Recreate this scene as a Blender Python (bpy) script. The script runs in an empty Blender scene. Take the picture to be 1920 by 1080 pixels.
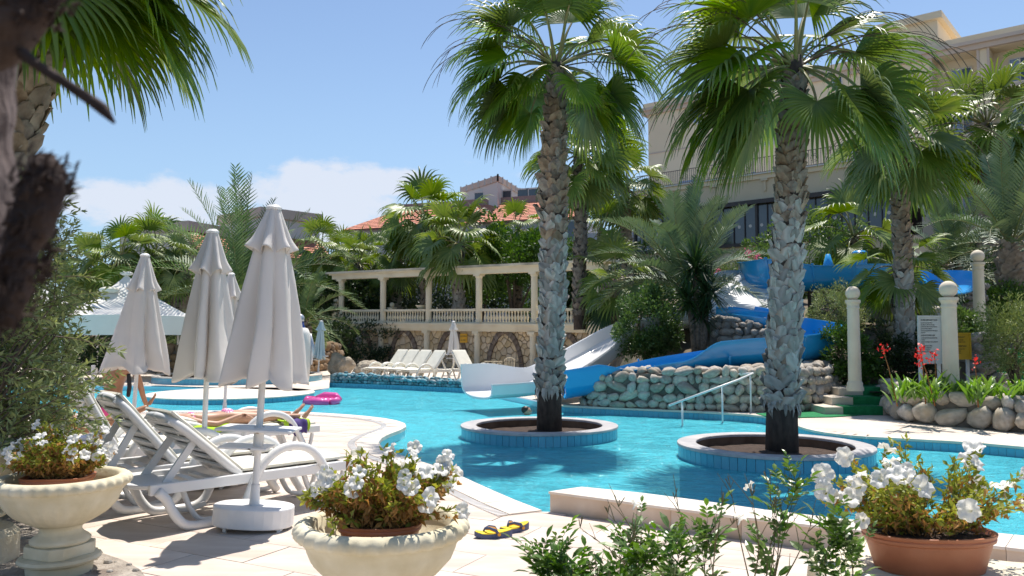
import bpy, bmesh, math, random
import numpy as np
from mathutils import Vector, Matrix, noise
from mathutils.geometry import tessellate_polygon

sc = bpy.context.scene
COL = sc.collection
R = math.radians
rng = random.Random(7)

# ------------------------------------------------------------------ camera, sky, sun
CAM = Vector((0, 0, 1.55)); PITCH = R(3.36); F = 1500.0
cam_d = bpy.data.cameras.new('camera'); cam = bpy.data.objects.new('camera', cam_d); COL.objects.link(cam)
cam.location = CAM; cam.rotation_euler = (math.pi/2 + PITCH, 0, 0)
cam_d.sensor_width = 36; cam_d.lens = 36*F/1920; cam_d.clip_start = 0.05; cam_d.clip_end = 3000
cam_d.dof.use_dof = True; cam_d.dof.focus_distance = 5.5; cam_d.dof.aperture_fstop = 7.0
sc.camera = cam
SUN_EL, SUN_AZ = R(67), R(20)            # azimuth: from straight ahead (+Y) towards the right (+X)
sun_dir = Vector((math.sin(SUN_AZ)*math.cos(SUN_EL), math.cos(SUN_AZ)*math.cos(SUN_EL), math.sin(SUN_EL)))
sd = bpy.data.lights.new('sun', 'SUN'); so = bpy.data.objects.new('sun', sd); COL.objects.link(so)
sd.energy = 3.65; sd.angle = R(0.53); sd.color = (1.0, 0.94, 0.86)
so.rotation_euler = sun_dir.to_track_quat('Z', 'Y').to_euler(); so.location = (0, 0, 60)
w = bpy.data.worlds.new('World'); sc.world = w; w.use_nodes = True
wn, wl = w.node_tree.nodes, w.node_tree.links
wn.clear()
wo = wn.new('ShaderNodeOutputWorld'); bg = wn.new('ShaderNodeBackground'); sky = wn.new('ShaderNodeTexSky')
sky.sky_type = 'NISHITA'; sky.sun_disc = False; sky.sun_elevation = SUN_EL; sky.sun_rotation = SUN_AZ
sky.air_density = 1.0; sky.dust_density = 0.4; sky.ozone_density = 2.3; sky.altitude = 0
bg.inputs['Strength'].default_value = 0.083
def wmath(op, a, b=None, c=None):
    n = wn.new('ShaderNodeMath'); n.operation = op
    for i, x in enumerate((a, b, c)):
        if x is None: continue
        if isinstance(x, (int, float)): n.inputs[i].default_value = x
        else: wl.new(x, n.inputs[i])
    return n.outputs[0]
tc = wn.new('ShaderNodeTexCoord'); sep = wn.new('ShaderNodeSeparateXYZ'); wl.new(tc.outputs['Generated'], sep.inputs[0])
mp = wn.new('ShaderNodeMapping'); mp.inputs['Scale'].default_value = (1, 1, 2.0); wl.new(tc.outputs['Generated'], mp.inputs[0])
nz = wn.new('ShaderNodeTexNoise'); nz.inputs['Scale'].default_value = 8.0; nz.inputs['Detail'].default_value = 9; nz.inputs['Roughness'].default_value = 0.62
wl.new(mp.outputs[0], nz.inputs['Vector'])
acc = None
for (px, py, sx, sy, amp) in [(610, 385, .12, .058, 1.1), (290, 400, .13, .045, .85), (570, 345, .045, .036, 1.0), (190, 395, .07, .04, .4), (880, 300, .02, .016, .5), (980, 322, .03, .012, .6), (1350, 420, .2, .05, .5), (760, 355, .05, .03, .6)]:
    x = (px-960)/F; yv = -(py-540)/F
    d = Vector((x, math.cos(PITCH)-yv*math.sin(PITCH), math.sin(PITCH)+yv*math.cos(PITCH))).normalized()
    dx = wmath('DIVIDE', wmath('SUBTRACT', sep.outputs[0], d.x), sx)
    dz = wmath('DIVIDE', wmath('SUBTRACT', sep.outputs[2], d.z), sy)
    r2 = wmath('ADD', wmath('MULTIPLY', dx, dx), wmath('MULTIPLY', dz, dz))
    g = wmath('MULTIPLY', wmath('MAXIMUM', wmath('SUBTRACT', 1.0, r2), -1.5), amp*.26)
    acc = g if acc is None else wmath('MAXIMUM', acc, g)
# only in front of the camera (y>0) are those cloud banks; elsewhere the plain noise decides
dens = wmath('ADD', wmath('ADD', nz.outputs['Fac'], -0.5), wmath('MINIMUM', acc, wmath('MULTIPLY', sep.outputs[1], .4)))
mr = wn.new('ShaderNodeMapRange'); mr.interpolation_type = 'SMOOTHSTEP'
mr.inputs['From Min'].default_value = 0.05; mr.inputs['From Max'].default_value = 0.22; mr.inputs['To Max'].default_value = .85
wl.new(dens, mr.inputs['Value'])
mx = wn.new('ShaderNodeMixRGB'); wl.new(mr.outputs[0], mx.inputs['Fac']); wl.new(sky.outputs[0], mx.inputs[1])
mx.inputs[2].default_value = (5.3, 5.6, 6.3, 1)
hz = wn.new('ShaderNodeMapRange'); hz.inputs['From Min'].default_value = 0.42; hz.inputs['From Max'].default_value = 0.0; hz.inputs['To Max'].default_value = .7
hz.interpolation_type = 'SMOOTHSTEP'
wl.new(sep.outputs[2], hz.inputs['Value'])
mh = wn.new('ShaderNodeMixRGB'); wl.new(hz.outputs[0], mh.inputs['Fac']); wl.new(sky.outputs[0], mh.inputs[1]); mh.inputs[2].default_value = (2.75, 4.25, 6.0, 1)
wl.new(mh.outputs[0], mx.inputs[1])
wl.new(mx.outputs[0], bg.inputs['Color']); wl.new(bg.outputs[0], wo.inputs['Surface'])
sc.view_settings.view_transform = 'Standard'; sc.view_settings.look = 'None'
sc.view_settings.exposure = 0.84; sc.view_settings.gamma = 1; sc.view_settings.use_curve_mapping = False
sc.render.engine = 'CYCLES'
sc.cycles.max_bounces = 8; sc.cycles.diffuse_bounces = 3; sc.cycles.glossy_bounces = 3; sc.cycles.transmission_bounces = 4
sc.cycles.transparent_max_bounces = 8; sc.cycles.caustics_reflective = False; sc.cycles.caustics_refractive = False

# ------------------------------------------------------------------ where a pixel of the photograph lies in the place
def ray(px, py):
    x = (px-960)/F; y = -(py-540)/F
    return Vector((x, math.cos(PITCH)-y*math.sin(PITCH), math.sin(PITCH)+y*math.cos(PITCH)))
def P(px, py, Y):
    d = ray(px, py); return CAM + d*(Y/d.y)
def G(px, py, z=0.0):
    d = ray(px, py); return CAM + d*((z-CAM.z)/d.z)

# ------------------------------------------------------------------ tags and mesh helpers
def tag(o, label=None, cat=None, group=None, kind=None):
    if label: o['label'] = label
    if cat: o['category'] = cat
    if group: o['group'] = group
    if kind: o['kind'] = kind
    return o
def empty(name, loc, rz=0, label=None, cat=None, group=None):
    o = bpy.data.objects.new(name, None); COL.objects.link(o); o.empty_display_size = .2
    o.location = loc; o.rotation_euler = (0, 0, rz)
    return tag(o, label, cat, group)
def inst(name, me, parent=None, loc=(0, 0, 0), rot=(0, 0, 0), scale=(1, 1, 1), mat=None):
    o = bpy.data.objects.new(name, me); COL.objects.link(o)
    if parent: o.parent = parent
    o.location = loc; o.rotation_euler = rot
    o.scale = scale if hasattr(scale, '__len__') else (scale,)*3
    return o
def copy_tree(o, parent=None, kids=None):
    if kids is None:
        kids = {}
        for x in COL.objects:
            if x.parent: kids.setdefault(x.parent.name, []).append(x)
    c = o.copy(); COL.objects.link(c)
    if parent: c.parent = parent
    for ch in kids.get(o.name, []): copy_tree(ch, c, kids)
    return c

class MB:
    def __init__(s): s.v = []; s.f = []
    def add(s, vs, fs):
        n = len(s.v); s.v += [tuple(v) for v in vs]; s.f += [tuple(i+n for i in f) for f in fs]; return s
    def box(s, c, d, rot=None):
        hx, hy, hz_ = d[0]/2, d[1]/2, d[2]/2
        vs = [Vector((x, y, z)) for z in (-hz_, hz_) for x, y in ((-hx, -hy), (hx, -hy), (hx, hy), (-hx, hy))]
        if rot is not None: vs = [rot @ v for v in vs]
        c = Vector(c)
        return s.add([v+c for v in vs], [(0, 3, 2, 1), (4, 5, 6, 7), (0, 1, 5, 4), (1, 2, 6, 5), (2, 3, 7, 6), (3, 0, 4, 7)])
    def beam(s, a, b, w, h, up=(0, 0, 1)):
        a = Vector(a); b = Vector(b); d = (b-a); L = d.length; d.normalize()
        up = Vector(up); side = d.cross(up)
        if side.length < 1e-4: side = d.cross(Vector((1, 0, 0)))
        side.normalize(); u = side.cross(d).normalized()
        rot = Matrix((d, side, u)).transposed()
        return s.box((a+b)/2, (L, w, h), rot)
    def tube(s, pts, rad, n=8, caps=True, flat=1.0):
        pts = [Vector(p) for p in pts]; m = len(pts)
        if not hasattr(rad, '__len__'): rad = [rad]*m
        vs = []; prev = None
        for i, p in enumerate(pts):
            t = (pts[min(i+1, m-1)]-pts[max(i-1, 0)]); t.normalize()
            if prev is None:
                a = Vector((0, 0, 1)) if abs(t.z) < .9 else Vector((1, 0, 0))
                side = t.cross(a).normalized()
            else:
                side = (prev - t*prev.dot(t)).normalized()
            prev = side; u = side.cross(t).normalized()
            for k in range(n):
                a = 2*math.pi*k/n
                vs.append(p + side*math.cos(a)*rad[i]*flat + u*math.sin(a)*rad[i])
        fs = [(i*n+k, i*n+(k+1) % n, (i+1)*n+(k+1) % n, (i+1)*n+k) for i in range(m-1) for k in range(n)]
        if caps: fs += [tuple(range(n-1, -1, -1)), tuple(range((m-1)*n, m*n))]
        return s.add(vs, fs)
    def lathe(s, prof, n=24, c=(0, 0, 0), fr=None, caps=True):
        c = Vector(c); vs = []
        for (r, z) in prof:
            for k in range(n):
                a = 2*math.pi*k/n; rr = r if fr is None else fr(a, r, z)
                vs.append(c + Vector((rr*math.cos(a), rr*math.sin(a), z)))
        m = len(prof)
        fs = [(i*n+k, i*n+(k+1) % n, (i+1)*n+(k+1) % n, (i+1)*n+k) for i in range(m-1) for k in range(n)]
        if caps: fs += [tuple(range(n-1, -1, -1)), tuple(range((m-1)*n, m*n))]
        return s.add(vs, fs)
    def sphere(s, c, r, n=16, m=10, sc3=(1, 1, 1)):
        c = Vector(c); vs = []; fs = []
        for i in range(m+1):
            th = math.pi*i/m
            for k in range(n):
                a = 2*math.pi*k/n
                vs.append(c + Vector((r*sc3[0]*math.sin(th)*math.cos(a), r*sc3[1]*math.sin(th)*math.sin(a), r*sc3[2]*math.cos(th))))
        for i in range(m):
            for k in range(n): fs.append((i*n+k, (i+1)*n+k, (i+1)*n+(k+1) % n, i*n+(k+1) % n))
        return s.add(vs, fs)
    def prism(s, poly, z0, z1):
        n = len(poly)
        vs = [Vector((p[0], p[1], z0)) for p in poly] + [Vector((p[0], p[1], z1)) for p in poly]
        fs = [tuple(range(n-1, -1, -1)), tuple(range(n, 2*n))] + [(i, (i+1) % n, n+(i+1) % n, n+i) for i in range(n)]
        return s.add(vs, fs)
    def join(s, o, M=None):
        return s.add([(M @ Vector(v)) if M is not None else v for v in o.v], o.f)
    def mesh(s, name, mat=None, smooth=False):
        me = bpy.data.meshes.new(name); me.from_pydata(s.v, [], s.f)
        if mat: me.materials.append(mat)
        if smooth == 'auto':
            me.polygons.foreach_set('use_smooth', [True]*len(me.polygons))
            try: me.set_sharp_from_angle(angle=R(38))
            except Exception: pass
        elif smooth: me.polygons.foreach_set('use_smooth', [True]*len(me.polygons))
        me.update(); return me
    def build(s, name, mat=None, parent=None, smooth=False, loc=(0, 0, 0), rot=(0, 0, 0), bevel=0):
        o = inst(name, s.mesh(name, mat, smooth), parent, loc, rot)
        if bevel:
            b = o.modifiers.new('bevel', 'BEVEL'); b.width = bevel; b.segments = 2; b.limit_method = 'ANGLE'; b.angle_limit = R(40)
        return o

# ------------------------------------------------------------------ materials
MATS = {}
def pm(name, c1, c2=None, rough=.6, scale=4, bump=0, bscale=30, spec=.5, rnd=0, attr=False, trans=0, metal=0, coat=0, c3=None, detail=6, bdist=.01, coords='Object', stretch=None, dirt=None, lo=.35, hi=.65):
    m = bpy.data.materials.new(name); m.use_nodes = True; MATS[name] = m
    n, l = m.node_tree.nodes, m.node_tree.links
    b = n['Principled BSDF']; b.inputs['Roughness'].default_value = rough; b.inputs['Metallic'].default_value = metal
    b.inputs['Specular IOR Level'].default_value = spec
    if coat: b.inputs['Coat Weight'].default_value = coat; b.inputs['Coat Roughness'].default_value = .08
    tcn = n.new('ShaderNodeTexCoord'); vec = tcn.outputs[coords]
    if stretch:
        q = n.new('ShaderNodeMapping'); q.inputs['Scale'].default_value = stretch; l.new(vec, q.inputs[0]); vec = q.outputs[0]
    c2 = c2 or c1
    mix = n.new('ShaderNodeMixRGB'); mix.inputs[1].default_value = (*c1, 1); mix.inputs[2].default_value = (*c2, 1)
    no = n.new('ShaderNodeTexNoise'); no.inputs['Scale'].default_value = scale; no.inputs['Detail'].default_value = detail
    l.new(vec, no.inputs['Vector'])
    rp = n.new('ShaderNodeMapRange'); rp.inputs['From Min'].default_value = lo; rp.inputs['From Max'].default_value = hi
    l.new(no.outputs['Fac'], rp.inputs['Value'])
    fac = rp.outputs[0]
    if attr:
        at = n.new('ShaderNodeAttribute'); at.attribute_name = 'rnd'
        a = n.new('ShaderNodeMath'); a.operation = 'MULTIPLY_ADD'; a.inputs[1].default_value = .75; a.use_clamp = True
        bb = n.new('ShaderNodeMath'); bb.operation = 'MULTIPLY'; bb.inputs[1].default_value = .25
        l.new(fac, bb.inputs[0]); l.new(at.outputs['Fac'], a.inputs[0]); l.new(bb.outputs[0], a.inputs[2]); fac = a.outputs[0]
    l.new(fac, mix.inputs[0]); col = mix.outputs[0]
    if c3 is not None:
        no3 = n.new('ShaderNodeTexNoise'); no3.inputs['Scale'].default_value = scale*.37; no3.inputs['Detail'].default_value = 4; l.new(vec, no3.inputs['Vector'])
        r3 = n.new('ShaderNodeMapRange'); r3.inputs['From Min'].default_value = .52; r3.inputs['From Max'].default_value = .72; l.new(no3.outputs['Fac'], r3.inputs['Value'])
        m3 = n.new('ShaderNodeMixRGB'); m3.inputs[2].default_value = (*c3, 1); l.new(col, m3.inputs[1]); l.new(r3.outputs[0], m3.inputs[0]); col = m3.outputs[0]
    if rnd:
        oi = n.new('ShaderNodeObjectInfo'); hs = n.new('ShaderNodeHueSaturation')
        r2 = n.new('ShaderNodeMapRange'); r2.inputs['To Min'].default_value = 1-rnd; r2.inputs['To Max'].default_value = 1+rnd
        l.new(oi.outputs['Random'], r2.inputs['Value']); l.new(r2.outputs[0], hs.inputs['Value']); l.new(col, hs.inputs['Color'])
        r4 = n.new('ShaderNodeMapRange'); r4.inputs['To Min'].default_value = 1+rnd; r4.inputs['To Max'].default_value = 1-1.1*rnd
        mm = n.new('ShaderNodeMath'); mm.operation = 'FRACT'; m5 = n.new('ShaderNodeMath'); m5.operation = 'MULTIPLY'; m5.inputs[1].default_value = 7.3
        l.new(oi.outputs['Random'], m5.inputs[0]); l.new(m5.outputs[0], mm.inputs[0]); l.new(mm.outputs[0], r4.inputs['Value']); l.new(r4.outputs[0], hs.inputs['Saturation'])
        col = hs.outputs[0]
    l.new(col, b.inputs['Base Color'])
    if bump:
        nb = n.new('ShaderNodeTexNoise'); nb.inputs['Scale'].default_value = bscale; nb.inputs['Detail'].default_value = 6; l.new(vec, nb.inputs['Vector'])
        bm_ = n.new('ShaderNodeBump'); bm_.inputs['Strength'].default_value = bump; bm_.inputs['Distance'].default_value = bdist
        l.new(nb.outputs['Fac'], bm_.inputs['Height']); l.new(bm_.outputs[0], b.inputs['Normal'])
    if trans:
        tr = n.new('ShaderNodeBsdfTranslucent'); ms = n.new('ShaderNodeMixShader'); ms.inputs[0].default_value = trans
        br = n.new('ShaderNodeMixRGB'); br.blend_type = 'MULTIPLY'; br.inputs[0].default_value = 1; br.inputs[2].default_value = (1.05, 1.04, 1.0, 1) if ('canvas' in name or 'petal' in name or 'vinyl' in name) else (1.5, 1.45, .8, 1)
        l.new(col, br.inputs[1]); l.new(br.outputs[0], tr.inputs['Color'])
        l.new(b.outputs[0], ms.inputs[1]); l.new(tr.outputs[0], ms.inputs[2]); l.new(ms.outputs[0], n['Material Output'].inputs['Surface'])
    return m

M_deck = pm('deck_concrete', (.60, .51, .43), (.66, .58, .50), rough=.75, scale=1.3, bump=.15, bscale=60, c3=(.52, .44, .37))
M_tile = pm('travertine', (.57, .47, .39), (.68, .59, .51), rough=.55, scale=2.2, bump=.12, bscale=25, rnd=.05, c3=(.50, .40, .33), stretch=(1, 3, 1), coords='Object')
M_joint = pm('joint_mortar', (.30, .26, .22), (.38, .33, .28), rough=.9)
M_coping = pm('coping_stone', (.66, .57, .48), (.74, .66, .57), rough=.55, scale=3, bump=.1, rnd=.05)
M_lowwall = pm('travertine_wall', (.60, .47, .36), (.70, .60, .50), rough=.55, scale=3, bump=.2, bscale=18, c3=(.45, .29, .17), rnd=.05)
M_ptile = pm('pool_tile', (.085, .35, .49), (.11, .40, .54), rough=.25, scale=3, rnd=.05)
M_ppaint = pm('pool_plaster', (.46, .82, .87), (.54, .87, .91), rough=.6, scale=1.5)
M_grout = pm('tile_grout', (.42, .58, .62), (.5, .62, .65), rough=.8)
M_soil = pm('planting_soil', (.035, .02, .013), (.075, .045, .03), rough=.95, scale=12, bump=.8, bscale=40, bdist=.03)
M_ground = pm('garden_ground', (.10, .075, .05), (.19, .15, .10), rough=.95, scale=1.5, bump=.7, bscale=10, bdist=.05, c3=(.05, .07, .03))
M_rim = pm('planter_rim_stone', (.34, .33, .34), (.48, .46, .45), rough=.6, scale=5, bump=.15)
M_boot = pm('palm_boot', (.25, .25, .225), (.42, .41, .38), rough=.85, scale=9, bump=.6, bscale=60, rnd=.34, c3=(.22, .14, .09), stretch=(1, 1, .35))
M_bootb = pm('palm_boot_brown', (.16, .115, .08), (.28, .225, .17), rough=.85, scale=9, bump=.6, bscale=60, rnd=.3, c3=(.33, .27, .2))
M_bark = pm('palm_bark_dark', (.035, .028, .024), (.075, .06, .05), rough=.95, scale=14, bump=.8, bscale=45, stretch=(1, 1, .4))
M_barkb = pm('palm_bark_brown', (.10, .055, .035), (.19, .13, .10), rough=.95, scale=14, bump=.9, bscale=35)
M_fan = pm('fan_leaf', (.07, .145, .02), (.19, .27, .045), rough=.36, scale=2.5, attr=True, trans=.24, rnd=.25, spec=.5)
M_fany = pm('fan_leaf_yellow', (.08, .155, .02), (.20, .26, .045), rough=.42, scale=2.5, attr=True, trans=.26, rnd=.2)
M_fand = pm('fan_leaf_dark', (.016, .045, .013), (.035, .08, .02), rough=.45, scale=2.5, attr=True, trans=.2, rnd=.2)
M_dead = pm('dead_palm_leaf', (.22, .13, .06), (.33, .22, .12), rough=.9, scale=2, trans=.2, rnd=.2)
M_pet = pm('petiole', (.16, .22, .06), (.25, .20, .08), rough=.4, scale=3)
M_stalk = pm('flower_stalk', (.07, .05, .035), (.13, .10, .06), rough=.7)
M_feath = pm('date_leaf', (.06, .12, .035), (.14, .21, .07), rough=.5, scale=2, attr=True, trans=.18, rnd=.15)
M_feathg = pm('date_leaf_grey', (.075, .13, .07), (.14, .20, .11), rough=.5, scale=2, attr=True, trans=.16, rnd=.15)
M_leaf = pm('bush_leaf', (.03, .085, .014), (.10, .19, .03), rough=.42, attr=True, trans=.25, scale=2, rnd=.12)
M_leafl = pm('bush_leaf_light', (.045, .11, .015), (.12, .21, .035), rough=.45, attr=True, trans=.3, scale=2, rnd=.12)
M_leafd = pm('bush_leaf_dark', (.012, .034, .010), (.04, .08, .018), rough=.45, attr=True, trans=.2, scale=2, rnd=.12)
M_olive = pm('olive_leaf', (.10, .15, .04), (.36, .41, .17), rough=.5, attr=True, trans=.2, scale=2, rnd=.1)
M_lav = pm('lavender_leaf', (.10, .15, .05), (.20, .25, .10), rough=.6, attr=True, trans=.2, scale=2)
M_wood = pm('branch_bark', (.09, .065, .045), (.17, .13, .10), rough=.9, scale=20, bump=.5)
M_plastic = pm('white_plastic', (.72, .72, .71), (.78, .78, .77), rough=.32, scale=2, spec=.5)
M_plasticf = pm('cream_plastic', (.72, .69, .60), (.78, .75, .66), rough=.4, scale=2)
M_cushion = pm('cream_cushion', (.68, .65, .55), (.76, .73, .63), rough=.85, scale=3, bump=.4, bscale=9, bdist=.02)
M_canvas = pm('parasol_canvas', (.72, .68, .64), (.78, .74, .70), rough=.85, scale=1.5, bump=.25, bscale=5, trans=.2, bdist=.03)
M_canvasb = pm('pale_blue_canvas', (.50, .66, .72), (.62, .74, .78), rough=.85, scale=1.5, trans=.22)
M_canvasw = pm('white_canvas', (.80, .78, .74), (.84, .82, .78), rough=.8, scale=1, trans=.15)
M_metalw = pm('white_metal', (.70, .70, .69), (.78, .78, .77), rough=.4, scale=6)
M_rust = pm('rusty_bolt', (.16, .07, .02), (.3, .14, .04), rough=.8)
M_terra = pm('terracotta', (.36, .115, .05), (.46, .165, .08), rough=.45, scale=4, bump=.1, c3=(.33, .10, .045))
M_urn = pm('cast_stone', (.60, .53, .36), (.72, .66, .50), rough=.85, scale=5, bump=.5, bscale=35, c3=(.52, .44, .28), bdist=.006)
M_lime = pm('limestone_block', (.62, .56, .42), (.74, .68, .54), rough=.9, scale=4, bump=.8, bscale=22, bdist=.02, c3=(.5, .42, .26))
M_cream = pm('cream_render', (.76, .67, .49), (.80, .72, .55), rough=.8, scale=2, bump=.1, c3=(.66, .57, .42))
M_pillar = pm('pillar_render', (.66, .57, .44), (.72, .63, .50), rough=.75, scale=2.5, bump=.15)
M_cornice = pm('weathered_cornice', (.62, .56, .44), (.70, .64, .52), rough=.85, scale=1.2, c3=(.20, .19, .15))
M_crazy = pm('crazy_stone', (.50, .37, .22), (.62, .49, .32), rough=.9, scale=2.5, bump=.6, bscale=14, rnd=.16, bdist=.02)
M_mort = pm('dark_mortar', (.12, .09, .065), (.17, .13, .10), rough=.95, scale=6)
M_arch = pm('arch_stone', (.12, .09, .07), (.22, .17, .13), rough=.9, scale=5, bump=.6, rnd=.2)
M_cob = pm('river_cobble', (.32, .285, .24), (.50, .45, .385), rough=.88, scale=4, bump=.6, bscale=18, rnd=.26, c3=(.46, .37, .27))
M_cobmort = pm('cobble_mortar', (.10, .09, .078), (.16, .145, .125), rough=.95, scale=8, bump=.6)
M_cobblue = pm('blue_painted_cobble', (.10, .22, .26), (.22, .36, .40), rough=.6, scale=4, bump=.3, rnd=.45)
M_rock = pm('boulder_rock', (.34, .29, .22), (.50, .44, .35), rough=.92, scale=3, bump=.9, bscale=9, bdist=.08, c3=(.26, .21, .15))
M_rockg = pm('grey_rock', (.24, .22, .20), (.38, .35, .31), rough=.92, scale=3, bump=.8, bscale=9, bdist=.05, rnd=.15)
M_sblue = pm('slide_blue', (.014, .28, .62), (.022, .32, .67), rough=.22, scale=1, coat=.4)
M_swhite = pm('slide_white', (.70, .70, .70), (.76, .76, .76), rough=.2, scale=1, coat=.4)
M_green = pm('green_carpet', (.006, .16, .05), (.012, .22, .075), rough=.95, scale=12, bump=.5, bscale=200)
M_step = pm('step_stone', (.55, .48, .38), (.64, .57, .47), rough=.8, scale=4, bump=.2)
M_wall = pm('hotel_render', (.74, .61, .43), (.78, .65, .47), rough=.85, scale=.4)
M_wallp = pm('hotel_trim', (.56, .45, .37), (.60, .49, .41), rough=.85, scale=.5)
M_walll = pm('wing_render', (.60, .50, .35), (.64, .54, .39), rough=.85, scale=.4)
M_grey = pm('grey_render', (.42, .42, .45), (.46, .46, .49), rough=.85, scale=.3)
M_white = pm('pale_render', (.60, .57, .53), (.66, .63, .59), rough=.85, scale=.3)
M_brown = pm('brown_fascia', (.27, .19, .17), (.31, .22, .20), rough=.8)
M_darkf = pm('dark_frame', (.03, .022, .022), (.05, .035, .03), rough=.4)
M_glass = pm('dark_glass', (.025, .035, .05), (.045, .06, .08), rough=.06, scale=.4, spec=.9)
M_glassb = pm('curtained_glass', (.16, .22, .34), (.26, .32, .44), rough=.1, scale=2, spec=.9, stretch=(6, 6, .3))
M_iron = pm('wrought_iron', (.06, .045, .045), (.10, .07, .07), rough=.5)
M_skin = pm('skin', (.46, .25, .16), (.52, .30, .20), rough=.5, scale=6)
M_skint = pm('tanned_skin', (.32, .155, .08), (.38, .19, .10), rough=.45, scale=6)
M_hair = pm('dark_hair', (.012, .008, .006), (.03, .02, .015), rough=.5, scale=30)
M_black = pm('black_fabric', (.012, .012, .014), (.02, .02, .022), rough=.7)
M_pink = pm('pink_fabric', (.72, .06, .25), (.80, .10, .32), rough=.7)
M_purple = pm('purple_towel', (.06, .04, .16), (.09, .06, .22), rough=.95, bump=.4, bscale=80)
M_lime2 = pm('lime_towel', (.42, .66, .03), (.5, .72, .05), rough=.95, bump=.4, bscale=80)
M_inflate = pm('pink_vinyl', (.85, .10, .42), (.90, .18, .50), rough=.12, scale=3, coat=.6, trans=.25)
M_ffy = pm('yellow_foam', (.85, .62, .01), (.9, .68, .02), rough=.5)
M_ffb = pm('navy_foam', (.05, .07, .15), (.08, .10, .2), rough=.5)
M_ffo = pm('orange_foam', (.75, .33, .02), (.78, .36, .03), rough=.5)
M_petal = pm('white_petal', (.84, .82, .77), (.88, .87, .84), rough=.6, scale=12, trans=.3)
M_petl = pm('petunia_leaf', (.14, .20, .02), (.42, .42, .06), rough=.55, attr=True, trans=.3, scale=5)
M_petd = pm('dried_leaf', (.28, .12, .04), (.56, .32, .10), rough=.8, attr=True, trans=.3, scale=5)
M_jas = pm('jasmine_leaf', (.05, .13, .015), (.14, .24, .04), rough=.35, trans=.3, scale=8, rnd=.25)
M_jstem = pm('jasmine_stem', (.10, .11, .04), (.17, .12, .06), rough=.7)
M_canna = pm('canna_leaf', (.10, .22, .025), (.20, .34, .05), rough=.35, trans=.35, scale=5, rnd=.2, stretch=(1, 1, .3))
M_red = pm('red_petal', (.80, .02, .012), (.85, .04, .03), rough=.5, trans=.3)
M_pinkf = pm('pink_petal', (.75, .12, .28), (.8, .2, .35), rough=.5, trans=.3)
M_signw = pm('sign_white', (.50, .54, .53), (.54, .58, .57), rough=.5)
M_signy = pm('sign_yellow', (.62, .36, .02), (.66, .40, .03), rough=.5)
M_signo = pm('sign_orange', (.72, .36, .02), (.76, .40, .03), rough=.5)
M_ink = pm('sign_ink', (.02, .03, .03), rough=.7)
M_valance = pm('bounce_offset_valance', (.82, .75, .66), (.84, .77, .68), rough=.85)  # pale tent cloth, colour warmed to offset cyan light bounced onto it
M_innerw = pm('brown_planter_wall', (.10, .055, .03), (.17, .10, .06), rough=.9, scale=5)  # dark brown inner face of the planter rings
M_orange = pm('lifebuoy_orange', (.72, .06, .015), (.78, .09, .02), rough=.4)
M_silver = pm('silver_paint', (.45, .47, .52), (.55, .57, .62), rough=.25, metal=.5)
M_navy = pm('blue_paint', (.03, .06, .25), (.05, .10, .35), rough=.3)
M_roof = None

def roof_mat():
    m = pm('red_roof_tile', (.50, .17, .10), (.62, .26, .17), rough=.8, scale=6)
    n, l = m.node_tree.nodes, m.node_tree.links
    wv = n.new('ShaderNodeTexWave'); wv.bands_direction = 'Z'; wv.inputs['Scale'].default_value = 1.6; wv.inputs['Distortion'].default_value = .4
    t = n.new('ShaderNodeTexCoord'); l.new(t.outputs['Object'], wv.inputs['Vector'])
    bp = n.new('ShaderNodeBump'); bp.inputs['Distance'].default_value = .3; bp.inputs['Strength'].default_value = .9
    l.new(wv.outputs['Fac'], bp.inputs['Height']); l.new(bp.outputs[0], n['Principled BSDF'].inputs['Normal'])
    return m
M_roof = roof_mat()

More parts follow.
